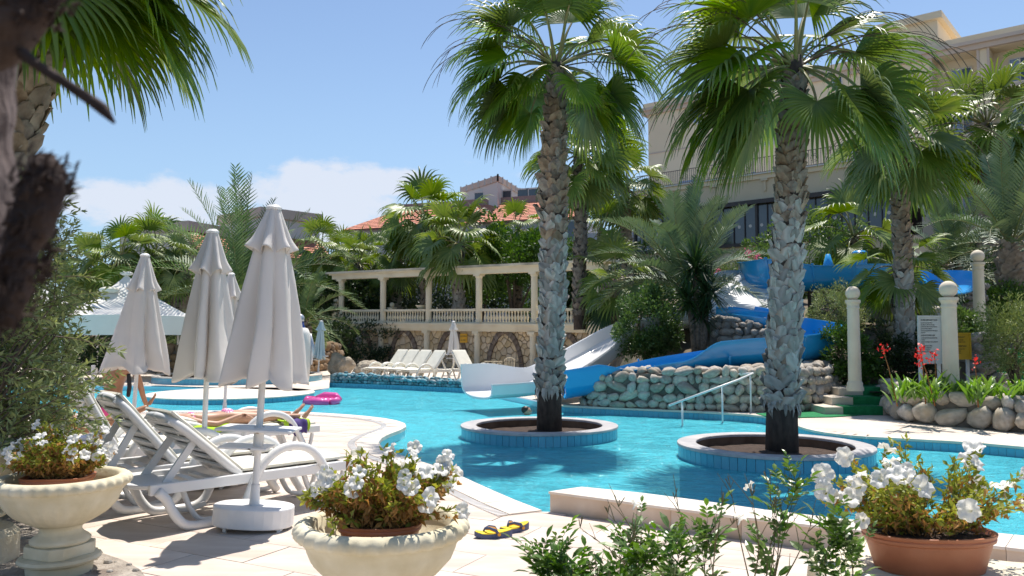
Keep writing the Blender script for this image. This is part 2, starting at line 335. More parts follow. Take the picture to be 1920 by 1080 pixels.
def water_mat():
    m = bpy.data.materials.new('pool_water'); m.use_nodes = True; n, l = m.node_tree.nodes, m.node_tree.links
    n.remove(n['Principled BSDF'])
    tcn = n.new('ShaderNodeTexCoord')
    mp1 = n.new('ShaderNodeMapping'); mp1.inputs['Scale'].default_value = (1.0, 1.6, 1); l.new(tcn.outputs['Object'], mp1.inputs[0])
    a = n.new('ShaderNodeTexNoise'); a.inputs['Scale'].default_value = 3.2; a.inputs['Detail'].default_value = 4; a.inputs['Distortion'].default_value = .8; l.new(mp1.outputs[0], a.inputs['Vector'])
    b = n.new('ShaderNodeTexNoise'); b.inputs['Scale'].default_value = 11; b.inputs['Detail'].default_value = 3; b.inputs['Distortion'].default_value = 1.2; l.new(mp1.outputs[0], b.inputs['Vector'])
    ad = n.new('ShaderNodeMath'); ad.operation = 'MULTIPLY_ADD'; ad.inputs[1].default_value = .55; l.new(b.outputs['Fac'], ad.inputs[0]); l.new(a.outputs['Fac'], ad.inputs[2])
    bp = n.new('ShaderNodeBump'); bp.inputs['Distance'].default_value = .07; bp.inputs['Strength'].default_value = .75; l.new(ad.outputs[0], bp.inputs['Height'])
    fr = n.new('ShaderNodeFresnel'); fr.inputs['IOR'].default_value = 1.33; l.new(bp.outputs[0], fr.inputs['Normal'])
    frs = n.new('ShaderNodeMath'); frs.operation = 'MULTIPLY'; frs.inputs[1].default_value = .8; frs.use_clamp = True; l.new(fr.outputs[0], frs.inputs[0])
    tr = n.new('ShaderNodeBsdfTransparent'); tr.inputs['Color'].default_value = (.60, .93, .96, 1)
    df = n.new('ShaderNodeBsdfDiffuse'); df.inputs['Color'].default_value = (.10, .58, .70, 1); l.new(bp.outputs[0], df.inputs['Normal'])
    cr = n.new('ShaderNodeMapRange'); cr.inputs['From Min'].default_value = .42; cr.inputs['From Max'].default_value = .68; cr.inputs['To Min'].default_value = .58; cr.inputs['To Max'].default_value = .85
    l.new(a.outputs['Fac'], cr.inputs['Value'])
    m1 = n.new('ShaderNodeMixShader'); l.new(cr.outputs[0], m1.inputs[0]); l.new(tr.outputs[0], m1.inputs[1]); l.new(df.outputs[0], m1.inputs[2])
    gl = n.new('ShaderNodeBsdfGlossy'); gl.inputs['Roughness'].default_value = .06; l.new(bp.outputs[0], gl.inputs['Normal'])
    m2 = n.new('ShaderNodeMixShader'); l.new(frs.outputs[0], m2.inputs[0]); l.new(m1.outputs[0], m2.inputs[1]); l.new(gl.outputs[0], m2.inputs[2])
    l.new(m2.outputs[0], n['Material Output'].inputs['Surface'])
    return m
M_water = water_mat()
# ================================================================== THE SETTING
def kind_s(o, label=None): o['kind'] = 'structure'; return o
def smooth_poly(pts, it=2):
    for _ in range(it):
        q = [pts[0]]
        for a, b in zip(pts, pts[1:]): q += [a*.75+b*.25, a*.25+b*.75]
        q.append(pts[-1]); pts = q
    return pts
def resample(pts, step):
    out = [pts[0].copy()]; acc_ = 0
    L = sum((b-a).length for a, b in zip(pts, pts[1:])); n = max(1, round(L/step)); st = L/n
    tgt = st
    for a, b in zip(pts, pts[1:]):
        d = (b-a).length
        while d > 0 and acc_+d >= tgt-1e-6 and len(out) <= n:
            out.append(a.lerp(b, (tgt-acc_)/d)); tgt += st
        acc_ += d
    return out
def g2(l, z=0.0): return [Vector(G(x, y, z)[:2]) for x, y in l]
WL = -0.15
near_edge = g2([(-1500, 800), (-400, 786), (0, 778), (150, 775), (300, 772), (450, 772), (560, 774), (650, 779), (720, 786), (752, 793), (763, 800), (752, 808), (722, 818), (702, 832), (722, 848), (770, 864), (830, 882), (900, 915), (960, 942), (1012, 962)])
near_edge = smooth_poly(near_edge, 2)
wall_back = g2([(1090, 914), (1200, 925), (1300, 938), (1400, 952), (1500, 967), (1631, 979), (1760, 990), (1920, 1006)], .18)
wall_front = g2([(1028, 923), (1120, 935), (1200, 946), (1350, 966), (1500, 984), (1620, 997), (1760, 1013), (1920, 1032)], .18)
d = (wall_back[-1]-wall_back[-3]).normalized(); wall_back.append(wall_back[-1]+d*1.6); wall_front.append(wall_front[-1]+(wall_front[-1]-wall_front[-3]).normalized()*1.6)
far_right = g2([(1920, 838), (1818, 829), (1670, 821), (1610, 818), (1559, 813), (1520, 806), (1496, 798), (1474, 788), (1440, 781), (1400, 777), (1355, 774), (1300, 771), (1180, 766), (1110, 763), (1053, 760)])
far_right = [far_right[0] + Vector((3.0, -2.6))] + smooth_poly(far_right, 1)
far_left = g2([(891, 728), (760, 722), (618, 717)])
terrace = g2([(617, 727), (590, 731), (560, 733), (520, 731), (420, 727), (300, 723), (100, 722), (-300, 722), (-900, 724)])
pool = near_edge + wall_back + far_right + far_left + terrace
def flat(name, polys, z, mat, kind='structure'):
    tri = tessellate_polygon([[Vector((p.x, p.y, 0)) for p in poly] for poly in polys])
    vs = [(p.x, p.y, z) for poly in polys for p in poly]
    fs = []
    for t in tri:
        a, b, c = (Vector(vs[i]) for i in t)
        fs.append(tuple(t) if (b-a).cross(c-a).z > 0 else tuple(t[::-1]))
    m = MB(); m.add(vs, fs); o = m.build(name, mat)
    if kind: o['kind'] = kind
    return o
big = [Vector(p) for p in ((-900, -60), (900, -60), (900, 1500), (-900, 1500))]
dk = [Vector(p) for p in ((-26, 1.0), (16, 1.0), (16, 20), (7.5, 22), (5.0, 34), (-9, 46), (-34, 46), (-34, 1.0))]
flat('ground', [big, dk], -.01, M_ground)
deck = flat('deck', [dk, pool], 0.0, M_deck)
flat('pool_floor', [pool], -.75, M_ppaint)
water = flat('pool_water', [pool], WL, M_water)
m = MB()
for a, b in zip(pool, pool[1:]+pool[:1]):
    m.add([(a.x, a.y, -.03), (b.x, b.y, -.03), (b.x, b.y, -1.2), (a.x, a.y, -1.2)], [(0, 1, 2, 3)])
kind_s(m.build('pool_wall', M_ppaint))
# near deck: individual stone slabs laid on a mortar bed
def clip_cell(poly, cell):
    out = poly
    for i in range(len(cell)):
        a, b = cell[i], cell[(i+1) % len(cell)]; e = b-a
        ins = lambda p: e.x*(p.y-a.y)-e.y*(p.x-a.x) >= 0
        res = []
        for j in range(len(out)):
            p, q = out[j], out[(j+1) % len(out)]; ip, iq = ins(p), ins(q)
            if ip: res.append(p)
            if ip != iq:
                den = e.x*(q.y-p.y)-e.y*(q.x-p.x)
                if abs(den) > 1e-12:
                    t = -(e.x*(p.y-a.y)-e.y*(p.x-a.x))/den; res.append(p.lerp(q, t))
        out = res
        if not out: return []
    return out
ne = [p for p in near_edge if -9 < p.x]
tile_poly = [Vector((-9, 3.6)), Vector((6.5, 3.6)), Vector((6.5, 4.0))] + [p for p in reversed(wall_front) if p.x < 6.4] + [p for p in reversed(ne)] + [Vector((-9, ne[0].y))]
tile_poly = tile_poly[::-1] if sum(a.x*b.y-b.x*a.y for a, b in zip(tile_poly, tile_poly[1:]+tile_poly[:1])) < 0 else tile_poly
bed = empty('paving', (0, 0, 0)); bed['kind'] = 'structure'
ang = R(-27); ux = Vector((math.cos(ang), math.sin(ang))); uy = Vector((-math.sin(ang), math.cos(ang)))
nt = 0; TW, TH = .92, .46
extra = MB()
for j in range(-2, 46):
    for i in range(-18, 12):
        o = Vector((0, 2.0)) + ux*((i+(j % 2)*.5)*TW) + uy*(j*TH)
        g = .004
        cell = [o+ux*g+uy*g, o+ux*(TW-g)+uy*g, o+ux*(TW-g)+uy*(TH-g), o+ux*g+uy*(TH-g)]
        c = (cell[0]+cell[2])/2
        q = P(0, 0, max(.5, c.y)); 
        sx = 960+c.x/max(c.y, .5)*F
        if c.y < 4.2 or sx < -350 or sx > 2150: continue
        cp = clip_cell(tile_poly, cell)
        if len(cp) < 3: continue
        ar = abs(sum(a.x*b.y-b.x*a.y for a, b in zip(cp, cp[1:]+cp[:1])))/2
        if ar < .01: continue
        cp2 = []
        for p in cp:
            if not cp2 or (p-cp2[-1]).length > .003: cp2.append(p)
        mt = MB(); zt = .012 + rng.uniform(-.0015, .0015)
        mt.prism([(p.x-c.x, p.y-c.y) for p in cp2], -.008, 0)
        if nt < 300:
            ob = mt.build('slab', M_tile, bed, loc=(c.x, c.y, zt)); nt += 1
            b = ob
        else: extra.join(mt, Matrix.Translation((c.x, c.y, zt)))
if extra.v:
    o = extra.build('slab', M_tile, bed); o['kind'] = 'stuff'
flat('joint_bed', [tile_poly], .0045, M_joint)
def strip_pieces(parent, name, pts, step, off0, off1, z0, z1, mat, gap=.004, side=1, limit=10**9, closed=False):
    """a row of separate stones/tiles along a line: off0..off1 measured to the left of the path"""
    rs = resample(pts, step); n = 0
    for a, b in zip(rs, rs[1:]):
        t = (b-a); L = t.length; t.normalize(); nn = Vector((-t.y, t.x))*side
        c = (a+b)/2; hw = L/2-gap/2
        mb = MB(); poly = [(-t*hw+nn*off0), (t*hw+nn*off0), (t*hw+nn*off1), (-t*hw+nn*off1)]
        if side*(off1-off0) < 0: poly = poly[::-1]
        mb.prism(poly, z0, z1); o = mb.build(name, mat, parent, loc=(c.x, c.y, 0)); n += 1
    return n
cop = empty('coping', (0, 0, 0)); cop['kind'] = 'structure'
vis_near = [p for p in near_edge if -8.5 < p.x]
strip_pieces(cop, 'coping_stone', vis_near, .5, -.02, .30, -.03, .024, M_coping, side=-1)
# overflow grille, a slotted strip just behind the coping
m = MB(); rs = resample(vis_near, .05)
for a, b in zip(rs, rs[1:]):
    t = (b-a).normalized(); nn = Vector((t.y, -t.x)); c = (a+b)/2+nn*.36
    m.box((c.x, c.y, .016), (.02, .10, .012), Matrix.Rotation(math.atan2(t.y, t.x), 3, 'Z'))
m2 = MB()
for a, b in zip(rs, rs[1:]):
    t = (b-a).normalized(); nn = Vector((t.y, -t.x)); p = a+nn*.31; q = b+nn*.31; r_ = b+nn*.41; s_ = a+nn*.41
    m2.add([(p.x, p.y, .0165), (s_.x, s_.y, .0165), (r_.x, r_.y, .0165), (q.x, q.y, .0165)], [(0, 1, 2, 3)])
gr = m2.build('overflow_grille', M_lowwall, None); gr['kind'] = 'structure'
bars = m.build('grille_bar', M_plastic, gr); bars['kind'] = 'stuff'; 
# tile band at the waterline
band = empty('pool_tile_band', (0, 0, 0)); band['kind'] = 'structure'
m = MB(); pl = far_right
for a, b in zip(pl, pl[1:]):
    t = (b-a).normalized(); nn = Vector((-t.y, t.x))*.004
    m.add([(a.x+nn.x, a.y+nn.y, -.035), (b.x+nn.x, b.y+nn.y, -.035), (b.x+nn.x, b.y+nn.y, -.34), (a.x+nn.x, a.y+nn.y, -.34)], [(0, 1, 2, 3)])
m.build('grout', M_grout, band)
strip_pieces(band, 'pool_tile', far_right[1:], .105, .004, .014, -.33, -.036, M_ptile, gap=.006)
m = MB()
for a, b in zip(far_right, far_right[1:]):
    t = (b-a).normalized(); nn = Vector((-t.y, t.x))
    p, q = a+nn*.03, b+nn*.03; r_, s_ = b-nn*.22, a-nn*.22
    m.add([(p.x, p.y, .006), (q.x, q.y, .006), (r_.x, r_.y, .006), (s_.x, s_.y, .006), (p.x, p.y, -.03), (q.x, q.y, -.03)], [(0, 3, 2, 1), (0, 1, 5, 4)])
kind_s(m.build('far_coping', M_coping))
fl = MB(); rs = resample(far_left, .12)
for a, b in zip(rs, rs[1:]):
    t = (b-a).normalized(); nn = Vector((-t.y, t.x)); c = (a+b)/2 + nn*.01
    fl.box((c.x, c.y, -.16), (.112, .02, .30), Matrix.Rotation(math.atan2(t.y, t.x), 3, 'Z'))
o = fl.build('small_tile', M_ptile, band); o['kind'] = 'stuff'

# ------------------------------------------------------------------ low stone wall along the near pool edge
lw = empty('low_wall', (wall_front[0].x, wall_front[0].y, 0), 0, 'low travertine bench wall along the near pool edge', 'wall')
off = Vector((wall_front[0].x, wall_front[0].y))
def dense(l, n):
    L = [0]
    for a, b in zip(l, l[1:]): L.append(L[-1]+(b-a).length)
    out = []
    for k in range(n+1):
        s = L[-1]*k/n
        for i in range(len(l)-1):
            if s <= L[i+1]+1e-9: out.append(l[i].lerp(l[i+1], (s-L[i])/max(1e-9, L[i+1]-L[i]))); break
    return out
N = 9; wf, wb = dense(wall_front, N), dense(wall_back, N)
for k in range(N):
    g = .0025
    a, b, c_, d_ = wf[k].lerp(wf[k+1], g), wf[k].lerp(wf[k+1], 1-g), wb[k].lerp(wb[k+1], 1-g), wb[k].lerp(wb[k+1], g)
    md = (a+b+c_+d_)/4
    MB().prism([p-md for p in (a, b, c_, d_)], 0, .022).build('cap_stone', M_coping, lw, loc=(md.x-off.x, md.y-off.y, .166), bevel=.004)
    ins = [(a.lerp(d_, .05)), (b.lerp(c_, .05)), (b.lerp(c_, .98)), (a.lerp(d_, .98))]
    MB().prism([p-md for p in ins], -.17 if k else -.17, .165).build('facing_panel', M_lowwall, lw, loc=(md.x-off.x, md.y-off.y, 0))

# ------------------------------------------------------------------ islands (round planters) in the pool
def island(c, r, ztop, label, ntile, rimw=.24, hollow=True, soil=True, tiles_as_parts=True, rimmat=None, zbot=-1.15, name='island_planter'):
    t = empty(name, (c.x, c.y, 0), 0, label, 'planter')
    n = 72
    m = MB(); m.lathe([(r-.012, zbot), (r-.012, ztop-.036)], n, caps=False)
    m.build('wall', M_grout, t, smooth=True)
    rm = MB()
    if hollow:
        rm.lathe([(r-rimw-.004, ztop-.035), (r-rimw-.004, ztop-.005), (r-rimw+.01, ztop), (r+.015, ztop), (r+.02, ztop-.01), (r+.02, ztop-.035), (r-.03, ztop-.036)], n, caps=False)
        rm.build('rim', rimmat or M_rim, t, smooth='auto')
        MB().lathe([(r-rimw+.001, ztop-.45), (r-rimw+.001, ztop-.0)], n, caps=False).build('inner_wall', M_innerw, t)
        s = MB(); 
        s.lathe([(r-rimw+.01, -.10), (r*.6, -.09), (.2, -.04), (0.01, -.03)], 40, caps=False)
        s.v = [(x, y, z+.02*noise.noise(Vector((x*6, y*6, 1)))) for x, y, z in s.v]
        s.build('soil', M_soil, t, smooth=True)
    else:
        rm.lathe([(r-.02, ztop-.04), (r+.02, ztop-.035), (r+.02, ztop-.005), (r, ztop), (.01, ztop)], n, caps=False)
        rm.build('top_paving', rimmat or M_coping, t, smooth='auto')
    if tiles_as_parts:
        a = 2*math.pi/ntile; hw = r*math.tan(a/2)-.0035; z0, z1 = ztop-.34, ztop-.04
        mb = MB(); mb.box((r-.004, 0, (z0+z1)/2), (.014, hw*2, z1-z0)); me = mb.mesh('pool_tile', M_ptile)
        for k in range(ntile): inst('pool_tile', me, t, rot=(0, 0, a*k))
    else:
        a = 2*math.pi/ntile; hw = r*math.tan(a/2)-.004; mb = MB()
        for k in range(ntile):
            mb.join(MB().box((r-.004, 0, ztop-.19), (.014, hw*2, .30)), Matrix.Rotation(a*k, 4, 'Z'))
        o = mb.build('pool_tile', M_ptile, t); o['kind'] = 'stuff'
    return t
I1 = Vector((0.455, 13.55)); I2 = Vector((3.62, 11.18))
island(I1, 1.30, .05, 'round blue tiled planter holding the left of the two tall palms in the pool', 72)
island(I2, 1.29, .05, 'round blue tiled planter holding the right of the two tall palms in the pool', 72)
I3 = Vector((-7.55, 21.7))
island(I3, 2.15, 0.0, 'low round paved island with blue tiled side behind the parasols', 110, hollow=False, tiles_as_parts=False, name='round_island')
I4 = P(449, 706, 27.5).xy
island(I4, 2.75, .22, 'raised round blue tiled basin at the far edge of the pool', 140, hollow=True, tiles_as_parts=False, rimmat=M_coping, name='round_basin')

# ------------------------------------------------------------------ the garden: raised ground behind the loggia and the slide hill
LA, LB = Vector((-9.07, 42.5)), Vector((3.5, 33.3))
lu = (LB-LA).normalized(); ln = Vector((lu.y, -lu.x))       # ln: towards the pool
def sstep(a, b, x):
    t = max(0, min(1, (x-a)/(b-a))); return t*t*(3-2*t)
def garden_h(x, y):
    p = Vector((x, y)); q = p-LB
    back = -(q.dot(ln))                   # metres behind the loggia line
    along = q.dot(lu)
    h1 = 2.0*sstep(.35, .9, back) if along <= 0.6 else 0
    # slide hill to the right
    bx = 3.1 + (y-17)*.02
    f = sstep(0, 1.6, x-bx)*sstep(16.75, 17.9, y - max(0, (x-6.9))*.0)
    h2 = f*(.55+2.2*sstep(17, 27, y))
    h = max(h1, h2)
    if back > 1: h += .9*sstep(8, 40, back)
    if along > .6 and back > 0: h = max(h, 2.0*sstep(0.2, 3.5, back)*sstep(2.8, 4.5, x))
    if x < -10: h *= sstep(-10, -7, -(-x)+3) if False else 1
    return h
def terrain(name, x0, x1, y0, y1, nx, ny, mat, skip=None):
    vs = []; fs = []; ok = []
    for j in range(ny+1):
        for i in range(nx+1):
            x = x0+(x1-x0)*i/nx; y = y0+(y1-y0)*j/ny; h = garden_h(x, y)
            ok.append(h > .02)
            vs.append((x, y, (h + .06*noise.noise(Vector((x*.8, y*.8, 0)))) if h > .02 else -.12))
    for j in range(ny):
        for i in range(nx):
            a = j*(nx+1)+i; q = (a, a+1, a+nx+2, a+nx+1)
            if any(ok[k] for k in q): fs.append(q)
    m = MB(); m.add(vs, fs); o = m.build(name, mat, smooth=True); o['kind'] = 'structure'; return o
terrain('garden_terrain', -30, 40, 16, 90, 140, 148, M_ground)

# ------------------------------------------------------------------ stones
def stone_meshes(nv, mat, seed=0, sub=2, rough_=.22):
    out = []
    for k in range(nv):
        bm = bmesh.new(); bmesh.ops.create_icosphere(bm, subdivisions=sub, radius=.5)
        o = Vector((seed+k*3.7, k*1.3, 5))
        for v in bm.verts:
            n1 = noise.noise(v.co*1.6+o); n2 = noise.noise(v.co*3.5+o)
            v.co *= 1+rough_*n1*1.6+rough_*.35*n2
        me = bpy.data.meshes.new('stone'); bm.to_mesh(me); bm.free(); me.materials.append(mat)
        me.polygons.foreach_set('use_smooth', [True]*len(me.polygons)); out.append(me)
    return out
COB = stone_meshes(9, M_cob, 3, 2, .34); COBB = stone_meshes(4, M_cobblue, 9); RCK = stone_meshes(5, M_rockg, 21, 2, .4)
def cobble_wall(parent, path, h0, h1, size, meshes, mat_m, side=1, thick=.45, origin=Vector((0, 0)), z0=0.0, back_slope=.12, lim=300, top=True, name='cobble', base_big=1.0, limit_state=None):
    """stones on the face of a wall that follows `path`; side=+1: face to the left of travel"""
    L = [0]
    for a, b in zip(path, path[1:]): L.append(L[-1]+(b-a).length)
    tot = L[-1]
    def at(s):
        s = max(0, min(tot, s))
        for i in range(len(path)-1):
            if s <= L[i+1]+1e-9:
                t = (path[i+1]-path[i]).normalized(); return path[i]+t*(s-L[i]), t
        t = (path[-1]-path[-2]).normalized(); return path[-1], t
    body = MB(); n = max(4, int(tot/.3))
    for k in range(n):
        a, ta = at(tot*k/n); b, tb = at(tot*(k+1)/n)
        na = Vector((-ta.y, ta.x))*side; nb = Vector((-tb.y, tb.x))*side
        ha = h0+(h1-h0)*k/n; hb = h0+(h1-h0)*(k+1)/n
        a_ = a-origin; b_ = b-origin; ba = a_-na*thick; bb = b_-nb*thick
        fa = a_-na*(back_slope*ha); fb = b_-nb*(back_slope*hb)
        body.add([(a_.x, a_.y, z0-.05), (b_.x, b_.y, z0-.05), (fb.x, fb.y, z0+hb-.05), (fa.x, fa.y, z0+ha-.05), (bb.x, bb.y, z0+hb-.05), (ba.x, ba.y, z0+ha-.05), (bb.x, bb.y, z0-.05), (ba.x, ba.y, z0-.05)],
                 [(0, 1, 2, 3) if side < 0 else (3, 2, 1, 0), (3, 2, 4, 5) if side < 0 else (5, 4, 2, 3), (5, 4, 6, 7), (0, 3, 5, 7), (1, 6, 4, 2)])
    body.build('mortar', mat_m, parent)
    z = 0; row = 0; cnt = 0
    while True:
        hh = size*rng.uniform(.68, 1.1)*(base_big if row == 0 else 1)
        if z+hh*.5 > max(h0, h1): break
        s = rng.uniform(0, size)
        while s < tot:
            ww = hh*rng.choice((.85, 1.0, 1.25, 1.5, 2.0))*rng.uniform(.9, 1.1)
            hl = h0+(h1-h0)*s/tot
            if z+hh*.45 < hl:
                p, t = at(s+ww/2); nn = Vector((-t.y, t.x))*side
                zz = z+hh/2+rng.uniform(-.12, .12)*size
                q = p-origin-nn*(back_slope*zz)+nn*rng.uniform(-.02, .04)
                o = inst(name, rng.choice(meshes), parent, (q.x, q.y, z0+zz), (rng.uniform(-.3, .3), rng.uniform(-.35, .35), math.atan2(t.y, t.x)+rng.choice((0, math.pi))+rng.uniform(-.15, .15)),
                         (ww*1.05, hh*rng.uniform(.75, 1.05), hh*rng.uniform(.85, 1.22)))
                cnt += 1
            s += ww*.98
        z += hh*.90; row += 1
    if top:
        s = 0
        while s < tot:
            ww = size*rng.uniform(1.0, 1.7); p, t = at(s+ww/2); nn = Vector((-t.y, t.x))*side; hl = h0+(h1-h0)*s/tot
            for dpt in ((.16, .36) if thick < .6 else (.16, .40, .64)):
                q = p-origin-nn*(back_slope*hl+dpt*1.0)
                inst(name, rng.choice(meshes), parent, (q.x+rng.uniform(-.04, .04), q.y, z0+hl-.03+rng.uniform(-.02, .05)), (rng.uniform(-.3, .3), rng.uniform(-.3, .3), math.atan2(t.y, t.x)+rng.uniform(-.4, .4)), (ww, size*1.05, size*.8)); cnt += 1
            s += ww
    return cnt
# the wall under the slide
wp = [P(1088, 762, 18.4), P(1104, 768, 17.5), P(1180, 768, 17.05), P(1300, 773, 16.55), P(1400, 776, 16.2), P(1480, 776, 16.2), P(1530, 772, 16.4), P(1560, 768, 16.9), P(1580, 740, 17.8)]
wp = smooth_poly([Vector((p.x, p.y)) for p in wp], 1)
t = empty('cobble_wall', (wp[0].x, wp[0].y, 0), 0, 'long retaining wall of rounded cobbles under the blue slide', 'wall')
c1 = cobble_wall(t, wp, .72, .92, .225, COB, M_cobmort, side=-1, origin=wp[0], thick=.6)
# the planter wall on the right
wp2 = smooth_poly([Vector(G(x, y, 0).xy) for x, y in ((1672, 778), (1690, 790), (1750, 797), (1830, 803), (1920, 812), (2080, 826))], 1)
wp2 = [wp2[0]+Vector((.35, 1.5))] + wp2
t2 = empty('planter_wall', (wp2[0].x, wp2[0].y, 0), 0, 'low wall of big grey boulders holding the red canna bed at right', 'wall')
c2 = cobble_wall(t2, wp2, .52, .46, .25, COB, M_cobmort, side=-1, origin=wp2[0], thick=.5, base_big=1.35, name='boulder')
# planter soil behind it
ps = [p for p in wp2] ; ps = [p+Vector((-.02, .25)) for p in ps] + [Vector((11.5, 16.2)), Vector((7.2, 16.2))]
flat('canna_bed_soil', [ps], .40, M_soil)
# blue painted low stone row at the far edge
wp3 = [p.copy() for p in far_left][::-1]
wp3 = [p+Vector((0, .03)) for p in wp3]
t3 = empty('stone_kerb', (wp3[0].x, wp3[0].y, 0), 0, 'low kerb of blue painted stones in front of the far loungers', 'wall')
c3_ = cobble_wall(t3, wp3, .30, .17, .12, COBB, pm('blue_mortar', (.03, .10, .13), (.06, .16, .2), rough=.7, scale=6), side=-1, origin=wp3[0], thick=.3, back_slope=.05)
# upper rock wall under the top flume, and the ones left of the white slide
def rock_wall(label, pts, h0, h1, size, z0, n='rock', meshes=None, thick=.5):
    pts = [Vector((p.x, p.y)) for p in pts]
    t = empty('rock_wall', (pts[0].x, pts[0].y, 0), 0, label, 'wall')
    c = cobble_wall(t, pts, h0, h1, size, meshes or RCK, M_cobmort, side=-1, origin=pts[0], thick=thick, z0=z0, name=n)
    return t
rock_wall('grey rock wall under the straight top flume', [P(1520, 600, 22.5), P(1620, 600, 22.2), P(1760, 610, 21.5), P(1850, 610, 21)], 1.0, .9, .2, 1.95)
rock_wall('rocky bank stepping down behind the leaning palm trunk', [P(1650, 640, 19.6), P(1720, 640, 19.4), P(1790, 640, 19.3)], 1.6, 1.2, .2, .9, meshes=COB, thick=.5)
rock_wall('lumpy grey rocks beside the white slide landing', [P(1330, 640, 19.8), P(1420, 640, 19.2), P(1440, 640, 19.0)], .85, .55, .2, 1.15)
# dry stone wall behind the yellow sign
rock_wall('dark dry stone wall beside the garden steps', [P(1800, 700, 16.4), P(1872, 700, 16.4)], 1.15, 1.15, .22, .35, meshes=RCK)
print('stones', c1, c2, c3_)
# ================================================================== LOGGIA with crazy-paved wall and arches
LW = (LB-LA).length
def lzoff(s): return .15-.22*s      # the terrace slopes slightly
def lp(s, z, out=0.0):
    p = LA.lerp(LB, s) + ln*out
    return Vector((p.x, p.y, z + lzoff(s)*min(1.0, max(0, (z)/2.0))))
FL = 2.0; H2 = 2.62; COLS = [0, .2, .4, .6, .8, 1.0]
lg = empty('loggia', (LA.x, LA.y, 0), 0, 'cream colonnaded terrace with balustrade above a stone wall with arches', 'loggia')
lgo = Vector((LA.x, LA.y, 0))
la = math.atan2(lu.y, lu.x)
def lbeam(mb, s0, s1, z0, z1, o0, o1):
    vs = [lp(s, z, o)-lgo for s in (s0, s1) for z in (z0, z1) for o in (o0, o1)]
    mb.add(vs, [(0, 1, 3, 2), (4, 6, 7, 5), (0, 4, 5, 1), (2, 3, 7, 6), (1, 5, 7, 3), (0, 2, 6, 4)]); return mb
lbeam(MB(), -.01, 1.01, 0, FL-.22, -.5, -.03).build('backing_wall', M_mort, lg)
b = MB(); lbeam(b, -.045, 1.03, FL-.20, FL-.02, -.7, .30); lbeam(b, -.05, 1.035, FL-.02, FL+.05, -.7, .38); lbeam(b, -.03, 1.02, FL-.30, FL-.20, -.5, .22)
b.build('terrace_slab', M_cream, lg)
b = MB(); zt = FL+H2; lbeam(b, -.035, 1.03, zt-.27, zt-.05, -.22, .20); lbeam(b, -.045, 1.04, zt-.05, zt+.02, -.3, .28)
b.build('top_beam', M_cream, lg)
b = MB(); lbeam(b, -.06, 1.055, zt+.02, zt+.12, -.38, .36)
b.build('cornice', M_cornice, lg)
def column(h, r=.15, fl=20, name='column'):
    m = MB(); m.lathe([(r*1.0, .0), (r*1.0, h-.18)], fl*4, fr=lambda a, r_, z: r_*(1-.07*abs(math.sin(a*fl/2))**.5*0-.05*(0.5+.5*math.cos(a*fl))), caps=False)
    m.box((0, 0, .04), (r*2.5, r*2.5, .08)); m.lathe([(r*1.15, .08), (r*1.18, .13), (r*1.0, .17)], 24, caps=False)
    m.lathe([(r*1.0, h-.2), (r*1.2, h-.15), (r*1.2, h-.1)], 24, caps=False); m.box((0, 0, h-.05), (r*2.6, r*2.6, .10))
    return m
for i, s in enumerate(COLS):
    z = FL+.05+lzoff(s); h = zt-.27+lzoff(s)-z
    p = lp(s, 0)-lgo
    column(h).build('column', M_cream, lg, smooth='auto', loc=(p.x, p.y, z), rot=(0, 0, la))
    if s > 0 or True:
        p = lp(s, 0, .12)-lgo
        column(FL-.30+lzoff(s), .14).build('column', M_cream, lg, smooth='auto', loc=(p.x, p.y, 0), rot=(0, 0, la))
# balustrade
bal = MB(); bal.lathe([(.035, 0), (.055, .02), (.03, .06), (.06, .17), (.062, .22), (.03, .33), (.028, .42), (.05, .46), (.04, .50)], 8)
bme = bal.mesh('baluster', M_cream, True)
b = MB()
for s0, s1 in zip(COLS, COLS[1:]):
    lbeam(b, s0+.009, s1-.009, FL+.05, FL+.13, -.08, .08); lbeam(b, s0+.009, s1-.009, FL+.63, FL+.74, -.10, .10)
    nb = 15
    for k in range(nb):
        s = s0+.018+(s1-s0-.036)*(k+.5)/nb
        p = lp(s, FL+.13)-lgo; inst('baluster', bme, lg, p, (0, 0, 0))
b.build('handrail', M_cream, lg)
# side return at the left end with ball finials
def ball_post(p, h, label, r=.13, nm='ball_finial'):
    t = empty(nm, p, la, label, 'finial', 'ball finials on the loggia balustrade')
    MB().box((0, 0, h/2), (.30, .30, h)).build('post', M_cream, t); MB().box((0, 0, h+.03), (.36, .36, .06)).build('cap', M_cream, t)
    MB().sphere((0, 0, h+.07+r*.95), r).build('ball', M_cream, t, smooth=True)
q = lp(-.022, FL+.05, .05); ball_post(q, .95, 'cream ball finial at the left end of the loggia balustrade')
q = lp(.165, FL+.74, -1.2); ball_post(q-Vector((0, 0, .02)), .10, 'cream ball finial just left of the second loggia column')
q = lp(.535, FL+.70, -1.2); ball_post(q, .0+.04, 'small cream ball finial right of the middle palm trunk on the loggia', .10)
t = empty('stone_bowl', lp(.35, FL+.74, -.3), la, 'small cream bowl planter on the loggia balustrade', 'planter')
MB().lathe([(.12, 0), (.16, .05), (.26, .16), (.28, .20), (.24, .20), (.1, .1)], 16).build('bowl', M_cream, t, smooth='auto')
MB().box((0, 0, -.03), (.4, .3, .06)).build('base', M_cream, t)
